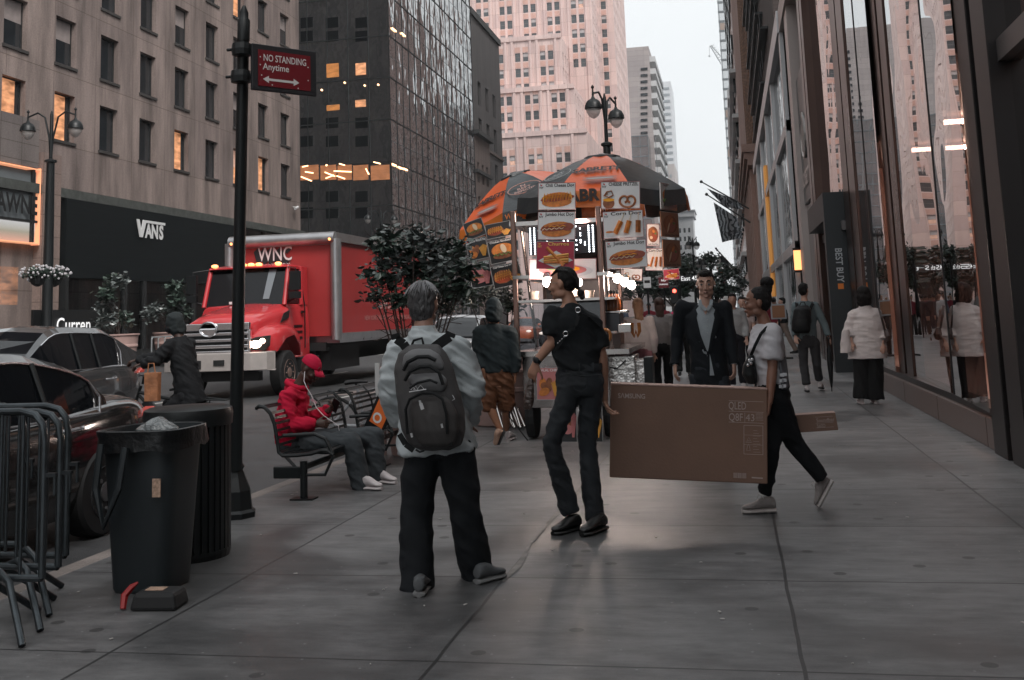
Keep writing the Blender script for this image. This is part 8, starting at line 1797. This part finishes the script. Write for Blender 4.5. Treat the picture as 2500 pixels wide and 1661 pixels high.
# ---- H: student with black backpack and umbrella
Y = 19.1
J = px3(dict(head=(1962, 709, .0), neck=(1964, 735), sha=(1943, 747), shb=(1990, 747), ela=(1938, 790, .05), elb=(2012, 792, .0), wra=(1942, 822, -.1), wrb=(2023, 822, -.05), chest=(1966, 778), pel=(1972, 828), hipa=(1960, 836), hipb=(1988, 836), kna=(1962, 890, .02), knb=(1994, 890, .08), ana=(1970, 943, -.05), anb=(2000, 930, .22)), Y)
J['face'] = V((.45, .9, 0)); J['hdb'] = V((.3, -.2, -.8)); J['pnb'] = V((0, -.2, -1))
t = thing('person', 'young man walking away in grey sweater, cropped grey trousers and white sneakers', 'person', (J['pel'].x, Y, 0))
P_, ax = person_body(t, J, SK4, 1.0, 1, .009); hair_short(t, P_, ax, 1.04, HAIRB, -.02, .009, .008); GSW = cloth_m('grey_sweater', (.13, .165, .175), .85)
shirt(t, J, GSW, ((-.02, .165, .12), (.3, .165, .12), (.6, .19, .13), (.82, .19, .115), (.96, .1, .08), (1.0, .07, .065)), (.068, .05), 'wr', 1, 'sweater', .012, (.008, 6, 5, 5), .95, shr=.072)
trousers(t, J, cloth_m('grey_trousers', (.045, .045, .048), .8), .072, 1, 'trousers', .012, (.006, 6, 5, 5), .075, .092, end=.93)
for e, dx in (('a', 0), ('b', .06)):
    a_ = J['an'+e]; z_ = 0 if e == 'a' else .035; shoe(t, V((a_.x, a_.y-.06, z_+.0)), V((a_.x+dx, a_.y+.2, z_*.2)), 1, WS, M('black_sole', (.02, .02, .02), .5), name='sneaker')
bk = thing('backpack', 'black backpack on the back of the man in the grey sweater', 'backpack', HY(1957, 800, Y-.2)); b = MB(); b.loft([(HY(1960, 746, Y-.2), V((.08, 0, 0)), V((0, .05, 0))), (HY(1959, 755, Y-.22), V((.14, 0, 0)), V((0, .1, 0))), (HY(1957, 785, Y-.22), V((.165, 0, 0)), V((0, .12, 0))), (HY(1956, 805, Y-.22), V((.16, 0, 0)), V((0, .11, 0))), (HY(1957, 814, Y-.2), V((.12, 0, 0)), V((0, .07, 0)))], 18); solid('main_compartment', b, .012, BKN, bk, 3, (.006, 7, 5, 3))
b = MB(); b.loft([(HY(1957, 780, Y-.32), V((.09, 0, 0)), V((0, .02, 0))), (HY(1957, 795, Y-.33), V((.11, 0, 0)), V((0, .04, 0))), (HY(1957, 808, Y-.32), V((.09, 0, 0)), V((0, .02, 0)))], 14); b.build('front_pocket', BKN, bk, world=True, smooth=True)
b = MB(); strap(b, [HY(1948, 760, Y-.14), HY(1945, 742, Y-.1), HY(1945, 738, Y)], .05, .01); strap(b, [HY(1975, 760, Y-.14), HY(1984, 742, Y-.1), HY(1985, 738, Y)], .05, .01); b.path([HY(1952, 747, Y-.2), HY(1956, 738, Y-.2), HY(1964, 738, Y-.2), HY(1967, 747, Y-.2)], .01, 5); b.build('strap', BKN, bk, world=True)
um = thing('folded_umbrella', 'black folded umbrella hanging from the hand of the man in the grey sweater', 'umbrella', HY(2031, 956, Y-.1)); p, q = HY(2023, 826, Y-.1), HY(2031, 956, Y-.1); b = MB(); b.path([p.lerp(q, f_) for f_ in (.14, .2, .5, .8, .93)], [.015, .045, .05, .03, .012], 10); b.build('canopy', BKN, um, world=True, smooth=True); b = MB(); b.tube(p+V((0, 0, .04)), q, .009); b.ball(p, .025); b.build('shaft', BLK, um, world=True)
lt_ = MB(); rn = random.Random(5)
for _ in range(70):
    x, y = rn.uniform(-3.9, 2.2), rn.uniform(4.3, 13); a_ = rn.uniform(0, pi); r_ = rn.uniform(.004, .012); lt_.box((x, y, .004), (r_*2, r_, .004), Matrix.Rotation(a_, 3, 'Z'))
lo_ = lt_.build('litter', M('litter_scrap', (.5, .47, .45), .7), None); lo_['kind'] = 'stuff'; tag(lo_, 'tiny pale scraps of litter scattered over the sidewalk', 'litter')
# ---- I: woman in white blouse
Y = 16.6
J = px3(dict(head=(2107, 719, .0), neck=(2112, 750), sha=(2085, 770), shb=(2138, 766), ela=(2073, 806, -.0), elb=(2152, 810), wra=(2078, 835, -.12), wrb=(2154, 840, -.1), chest=(2116, 800), pel=(2118, 862), hipa=(2105, 872), hipb=(2134, 872), kna=(2103, 925, .02), knb=(2136, 925, .0), ana=(2104, 972, .0), anb=(2138, 974, .0)), Y)
J['face'] = V((-.15, 1, 0)); t = thing('person', 'woman seen from behind in loose white blouse and floor-length wide black trousers', 'person', (J['pel'].x, Y, 0))
P_, ax = person_body(t, J, SK4, 1.0, 1, .01, fem=True); WB = cloth_m('white_blouse', (.58, .53, .52), .8, 200, .05)
shirt(t, J, WB, ((-.12, .285, .19), (.1, .27, .18), (.4, .25, .17), (.65, .235, .16), (.85, .2, .13), (.96, .11, .09), (1.03, .08, .08)), (.09, .08), 'wr', 1, 'blouse', .011, (.009, 4, 11, 1.5), .7, shr=.09)
trousers(t, J, cloth_m('wide_black_trousers', (.014, .015, .016), .85), .125, 1, 'trousers', .013, (.012, 8, 2, 2), .12, .13, (.2, .16), end=1.02)
hb = MB(); Bl = lambda x, y, z, rx, ry, rz: hb.ball(P_(x, y, z), (rx, ry, rz), 16, 10, ax)
Bl(0, -.025, .036, .098, .10, .095); Bl(0, -.045, -.04, .112, .08, .11); Bl(.0, -.04, -.12, .11, .06, .07); solid('hair', hb, .008, HAIRB, t, 2, hairy=(.006, 60, 8))
b = MB(); b.loft([(HY(2066, 803, Y-.15), V((.05, 0, 0)), V((0, .03, 0))), (HY(2064, 825, Y-.15), V((.07, 0, 0)), V((0, .04, 0))), (HY(2066, 862, Y-.15), V((.085, 0, 0)), V((0, .05, 0)))], 14); solid('draped_sleeve', b, .012, WB, t, 2, (.012, 8, 3, 3))
for s_ in (-1, 1): gx = J['an'+('a' if s_ < 0 else 'b')].x; shoe(t, V((gx, Y-.04, 0)), V((gx-.03, Y+.18, 0)), 1, WS, WS)
bb2 = thing('shoulder_bag', 'small dark brown shoulder bag on the right side of the white blouse woman', 'bag', HY(2166, 822, Y-.05)); b = MB(); b.loft([(HY(2163, 805, Y-.05), V((.04, 0, 0)), V((0, .05, 0))), (HY(2166, 820, Y-.05), V((.065, 0, 0)), V((0, .1, 0))), (HY(2166, 833, Y-.05), V((.05, 0, 0)), V((0, .08, 0)))], 12); b.build('bag_body', M('brown_leather', (.035, .02, .018), .4), bb2, world=True, smooth=True); b = MB(); strap(b, [HY(2145, 752, Y-.1), HY(2152, 775, Y-.14), HY(2160, 806, Y-.1)], .03, .008); b.build('strap', M('brown_leather'), bb2, world=True)
# ------------------------------------------------------------------ background people from a generic walker
def walker(x, y, H, head_, phase, label, top, low, hair=HAIRB, skin_m=None, slv='wr', long_hair=False, hat=None, group='pedestrians farther down the sidewalk', skirt=False, z0=0., face=True, vox=.016, ph=None, gr=True):
    s = H/1.75; f = V((cos(head_), sin(head_), 0)); r = f.cross(V((0, 0, 1))); O = V((x, y, z0)); st = .16*s*phase
    A = lambda a_, b_, c_: O+r*(a_*s)+f*(b_*s)+V((0, 0, c_*s))
    J = dict(head=A(0, .02, 1.62), neck=A(0, 0, 1.45), sha=A(-.17, 0, 1.40), shb=A(.17, 0, 1.40), ela=A(-.21, -.02+st*.5, 1.13), elb=A(.21, -.02-st*.5, 1.13), wra=A(-.21, .08+st*.9, .90), wrb=A(.21, .08-st*.9, .90), chest=A(0, 0, 1.2), pel=A(0, 0, .95), hipa=A(-.09, 0, .92), hipb=A(.09, 0, .92), kna=A(-.1, .03-st*.8, .5), knb=A(.1, .03+st*.9, .5), ana=A(-.1, -st*1.4-.03, .09+.05*phase), anb=A(.1, st*1.2, .09), face=f)
    t = thing('person', label, 'person', (x, y, z0), 0, group if gr else None)
    P_, ax = person_body(t, J, skin_m or SK4, s, s, vox*.8)
    shirt(t, J, top, ((0, .17, .12), (.3, .165, .12), (.6, .185, .13), (.82, .185, .115), (.96, .1, .08), (1., .07, .065)), (.068, .055), slv, s, 'top', vox, (.010, 6, 5, 5), .85, shr=.072)
    trousers(t, J, low, .075, s, 'trousers', vox, (.008, 6, 5, 5), .075, .092)
    if long_hair:
        hb = MB(); hb.ball(P_(0, -.025, .036), (.085*s, .095*s, .09*s), 14, 9, ax); hb.ball(P_(0, -.05, -.06), (.08*s, .06*s, .13*s), 14, 9, ax); hb.ball(P_(0, -.07, -.17), (.07*s, .04*s, .1*s), 12, 8, ax); solid('hair', hb, .011, hair, t, 2, hairy=(.007, 60, 8))
    elif hat is not None:
        b = MB(); b.lathe([(.15*s, .02), (.16*s, .03), (.095*s, .045), (.09*s, .1), (.05*s, .13)], P_(0, 0, .02), 16); b.build('hat', hat, t, world=True, smooth=True)
    else: hair_short(t, P_, ax, s*1.03, hair, -.02, .011, .006)
    for e in 'ab': a_ = J['an'+e]; shoe(t, a_-f*.06+V((0, 0, -.09*s)), a_+f*.19+V((0, 0, -.09*s)), s, BOOT if phase > .5 else WS, None)
    return t
BL_ = M('hair_blonde', (.30, .17, .10), .45, bump=(80, .8, (1, 1, .15))); BR_ = M('hair_chestnut', (.06, .03, .022), .45, bump=(80, .8, (1, 1, .15)))
def wx(px, py, Y): return HY(px, py, Y).x
C_ = lambda nm, rgb: cloth_m(nm, rgb, .85)
walker(wx(1560, 800, 15.2), 15.2, 1.66, pi*.60, .3, 'blonde woman in white blouse and pink trousers at the food cart counter', C_('white_shirt', (.6, .57, .57)), C_('pink_trousers', (.42, .2, .24)), BL_, long_hair=True, vox=.012, gr=False)
walker(wx(1612, 800, 17.0), 17.0, 1.68, pi*.55, .5, 'chestnut-haired woman in grey knit top and black trousers beside the blonde', C_('grey_knit', (.24, .23, .23)), C_('wide_black_trousers', (.014, .015, .016)), BR_, long_hair=True, vox=.012, gr=False)
walker(wx(1915, 800, 33), 33, 1.72, pi, 1.2, 'person in black tee and beige trousers crossing behind the backpack man', C_('black_tee', (.02, .02, .02)), C_('beige_trousers', (.25, .19, .16)), slv='el', gr=False)
specs = [(1792, 20, 1.74, -pi/2, 'walker in light grey top right behind the suited man', (.3, .3, .3), (.02, .02, .025)), (1815, 22.5, 1.7, -pi/2, 'walker in pink-white sweater partly behind the profile of the bun-haired woman', (.5, .4, .38), (.015, .015, .015)), (1665, 24, 1.7, pi/2, 'walker with pink sleeve left behind the suited man', (.5, .05, .12), (.02, .02, .02)), (1778, 30, 1.76, -pi/2, 'walker with pale hat over the right shoulder of the suited man', (.2, .24, .3), (.03, .03, .04)), (1830, 40, 1.8, pi/2, 'dark-clothed walker near the white-framed shop', (.03, .03, .035), (.02, .02, .02)), (1868, 50, 1.75, pi/2, 'distant walker by the orange glowing strip', (.02, .02, .02), (.04, .04, .05))]
for i, (px, y, H, hd, lb_, c1, c2) in enumerate(specs):
    walker(wx(px, 800, y), y, H, hd, .4+.25*(i % 4), lb_, C_('walker_top_%d' % i, c1), C_('walker_low_%d' % i, c2), hat=(C_('pale_hat', (.5, .48, .46)) if i == 3 else None), slv='el' if i % 2 else 'wr', skin_m=SK4 if i % 2 else SK1, vox=.018)
# sandwich-board menu by the shops
q = HY(1900, 750, 31); sbd = thing('menu_board', 'framed photo menu board standing at shoulder height behind the bun-haired woman', 'sign', (q.x, q.y, 0)); b = MB(); a_, c_ = HY(1883, 780, 31), HY(1918, 742, 31); b.bb(a_.x-q.x, c_.x-q.x, -.03, .03, a_.z, c_.z); b.build('frame', M('pale_frame', (.35, .36, .38)), sbd); b = MB(); b.bb(a_.x-q.x+.04, c_.x-q.x-.04, -.04, -.031, a_.z+.04, c_.z-.04); b.build('picture', PD, sbd); b = MB(); b.tube(((a_.x+c_.x)/2-q.x, 0, 0), ((a_.x+c_.x)/2-q.x, 0, a_.z), .03); b.bb(-.3, .3, -.2, .2, 0, .05); b.build('stand', BLK, sbd)
# crowd: copies of a few simple far figures
protos = []
rn = random.Random(12)
def far_person(i, c1, c2, c3):
    t = thing('distant_pedestrian', 'small distant pedestrian in the crowd down the avenue', 'person', (0, 0, 0), 0, 'distant crowd down the avenue'); b = MB()
    cap_chain(b, [(V((0, 0, 1.42)), .06), (V((0, 0, 1.5)), .055)]); b.ball((0, 0, 1.62), (.085, .1, .12), 10, 8)
    for s_ in (-1, 1): cap_chain(b, [(V((s_*.2, 0, 1.38)), .055), (V((s_*.24, .02, 1.1)), .045), (V((s_*.22, .1, .85)), .04), (V((s_*.22, .12, .78)), .03)])
    b.loft([(V((0, 0, .9)), V((.12, 0, 0)), V((0, .08, 0))), (V((0, 0, 1.42)), V((.14, 0, 0)), V((0, .08, 0)))], 10); solid('body', b, .03, SK1, t, 1, world=False)
    b = MB(); b.loft([(V((0, 0, .88)), V((.17, 0, 0)), V((0, .12, 0))), (V((0, 0, 1.2)), V((.17, 0, 0)), V((0, .12, 0))), (V((0, 0, 1.4)), V((.2, 0, 0)), V((0, .1, 0))), (V((0, 0, 1.47)), V((.1, 0, 0)), V((0, .07, 0)))], 12)
    for s_ in (-1, 1): cap_chain(b, [(V((s_*.19, 0, 1.37)), .07), (V((s_*.24, .02, 1.1)), .06), (V((s_*.23, .08, .92)), .05)])
    solid('top', b, .028, c1, t, 1, world=False); b = MB()
    for s_ in (-1, 1): cap_chain(b, [(V((s_*.09, 0, .9)), .1), (V((s_*.1, .1*s_, .5)), .08), (V((s_*.1, .2*s_*(.5 if s_ > 0 else 1), .05)), .06)])
    solid('trousers', b, .028, c2, t, 1, world=False); b = MB(); b.ball((0, -.02, 1.66), (.09, .105, .1), 10, 8); b.build('hair', c3, t, smooth=True); return t
cl = [((.02, .02, .025), (.02, .02, .03), HAIRB), ((.4, .38, .38), (.03, .035, .05), BR_), ((.15, .02, .03), (.02, .02, .02), HAIRB), ((.08, .1, .14), (.1, .08, .07), BL_)]
protos = [far_person(i, C_('far_top_%d' % i, a), C_('far_low_%d' % i, b_), c) for i, (a, b_, c) in enumerate(cl)]
k_ = 0
for i in range(46):
    y = 34+rn.random()**1.3*95; x = rn.uniform(-3.6, 1.9) if y < 66 or y > 80 else rn.uniform(-12, 2)
    if -2.6 < x < 0 and y < 30: continue
    if i < 4: o = protos[i]; o.location = (x, y, 0); o.rotation_euler = (0, 0, rn.choice((0, pi))+rn.uniform(-.4, .4))
    else: dup(protos[i % 4], (x, y, 0), rn.choice((0, pi))+rn.uniform(-.4, .4))
# ------------------------------------------------------------------ street trees down the avenue
BARK = M('bark', (.05, .04, .035), .85, bump=(20, .6))
def tree(x, y, h, r, label, seed, n=900, leaf=.35, group='street trees down the avenue'):
    t = thing('street_tree', label, 'tree', (x, y, 0), 0, group); b = MB(); rn = random.Random(seed)
    b.path([(0, 0, 0), (.05, 0, h*.3), (0, .05, h*.55)], [.16, .12, .08], 8)
    C = []
    for k in range(9):
        a_ = rn.uniform(0, 2*pi); q = V((cos(a_)*r*rn.uniform(.3, .8), sin(a_)*r*rn.uniform(.3, .8), h*rn.uniform(.5, .95))); C.append(q); b.path([(0, 0, h*.35), q*.6+V((0, 0, h*.15)), q], [.07, .04, .015], 5)
    b.build('trunk', BARK, t); c = MB(); 
    h *= 1
    for k, q in enumerate(C): leaves(c, q, (r*.5, r*.5, r*.38), n//9, leaf, seed*13+k, .1)
    c.build('crown', LEAF, t); return t
for i, (px, y, h, r) in enumerate(((1640, 70, 4.8, 1.9), (1705, 96, 6.5, 2.2), (1748, 84, 5.2, 2.0), (1770, 120, 6.2, 2.6), (1725, 150, 9, 3.4), (1600, 84, 5.2, 2.2), (1560, 100, 6, 2.6))):
    tree(wx(px, 700, y), y, h, r, ('tree left of the suited man\'s head above the traffic', 'tall tree behind the top of the suited man\'s head', 'tree under the drooping tricolour flag', 'wide tree beneath the fan of flagpoles', 'farthest tree at the end of the sidewalk', 'tree behind the lowest posters at right of the cart', 'tree behind the bulbs of the food cart')[i], 40+i)
# taxi-yellow clutter: traffic light and white shrub blossom
q = HY(1647, 716, 52); tl_ = thing('traffic_light', 'dark traffic signal showing red left of the suited man', 'traffic light', (q.x, q.y, 0)); b = MB(); b.bb(-.2, .2, -.12, .12, q.z-.5, q.z+.35); b.build('housing', BLK, tl_, bevel=.03); b = MB(); b.ball((0, -.13, q.z+.1), .09, 10, 6); b.build('red_lamp', M('signal_red', (1, .05, .03), .4, emit=((1, .06, .04), 5)), tl_); b = MB(); b.tube((.25, 0, 0), (.25, 0, q.z+.4), .07); b.build('post', BLK, tl_)
# ------------------------------------------------------------------ haze
hz = MB(); hz.bb(-292, 292, -102, 902, -1.2, 200); hzo = hz.build('haze', None or M('haze_dummy'), None); hzo['kind'] = 'stuff'; tag(hzo, 'pale haze hanging over the whole avenue', 'haze')
hm = bpy.data.materials.new('haze_volume'); hm.use_nodes = True; n = hm.node_tree; n.nodes.clear(); o_ = n.nodes.new('ShaderNodeOutputMaterial'); pv = n.nodes.new('ShaderNodeVolumePrincipled'); pv.inputs['Color'].default_value = (.85, .9, .93, 1); pv.inputs['Density'].default_value = .0003; n.links.new(pv.outputs[0], o_.inputs['Volume']); hzo.data.materials[0] = hm
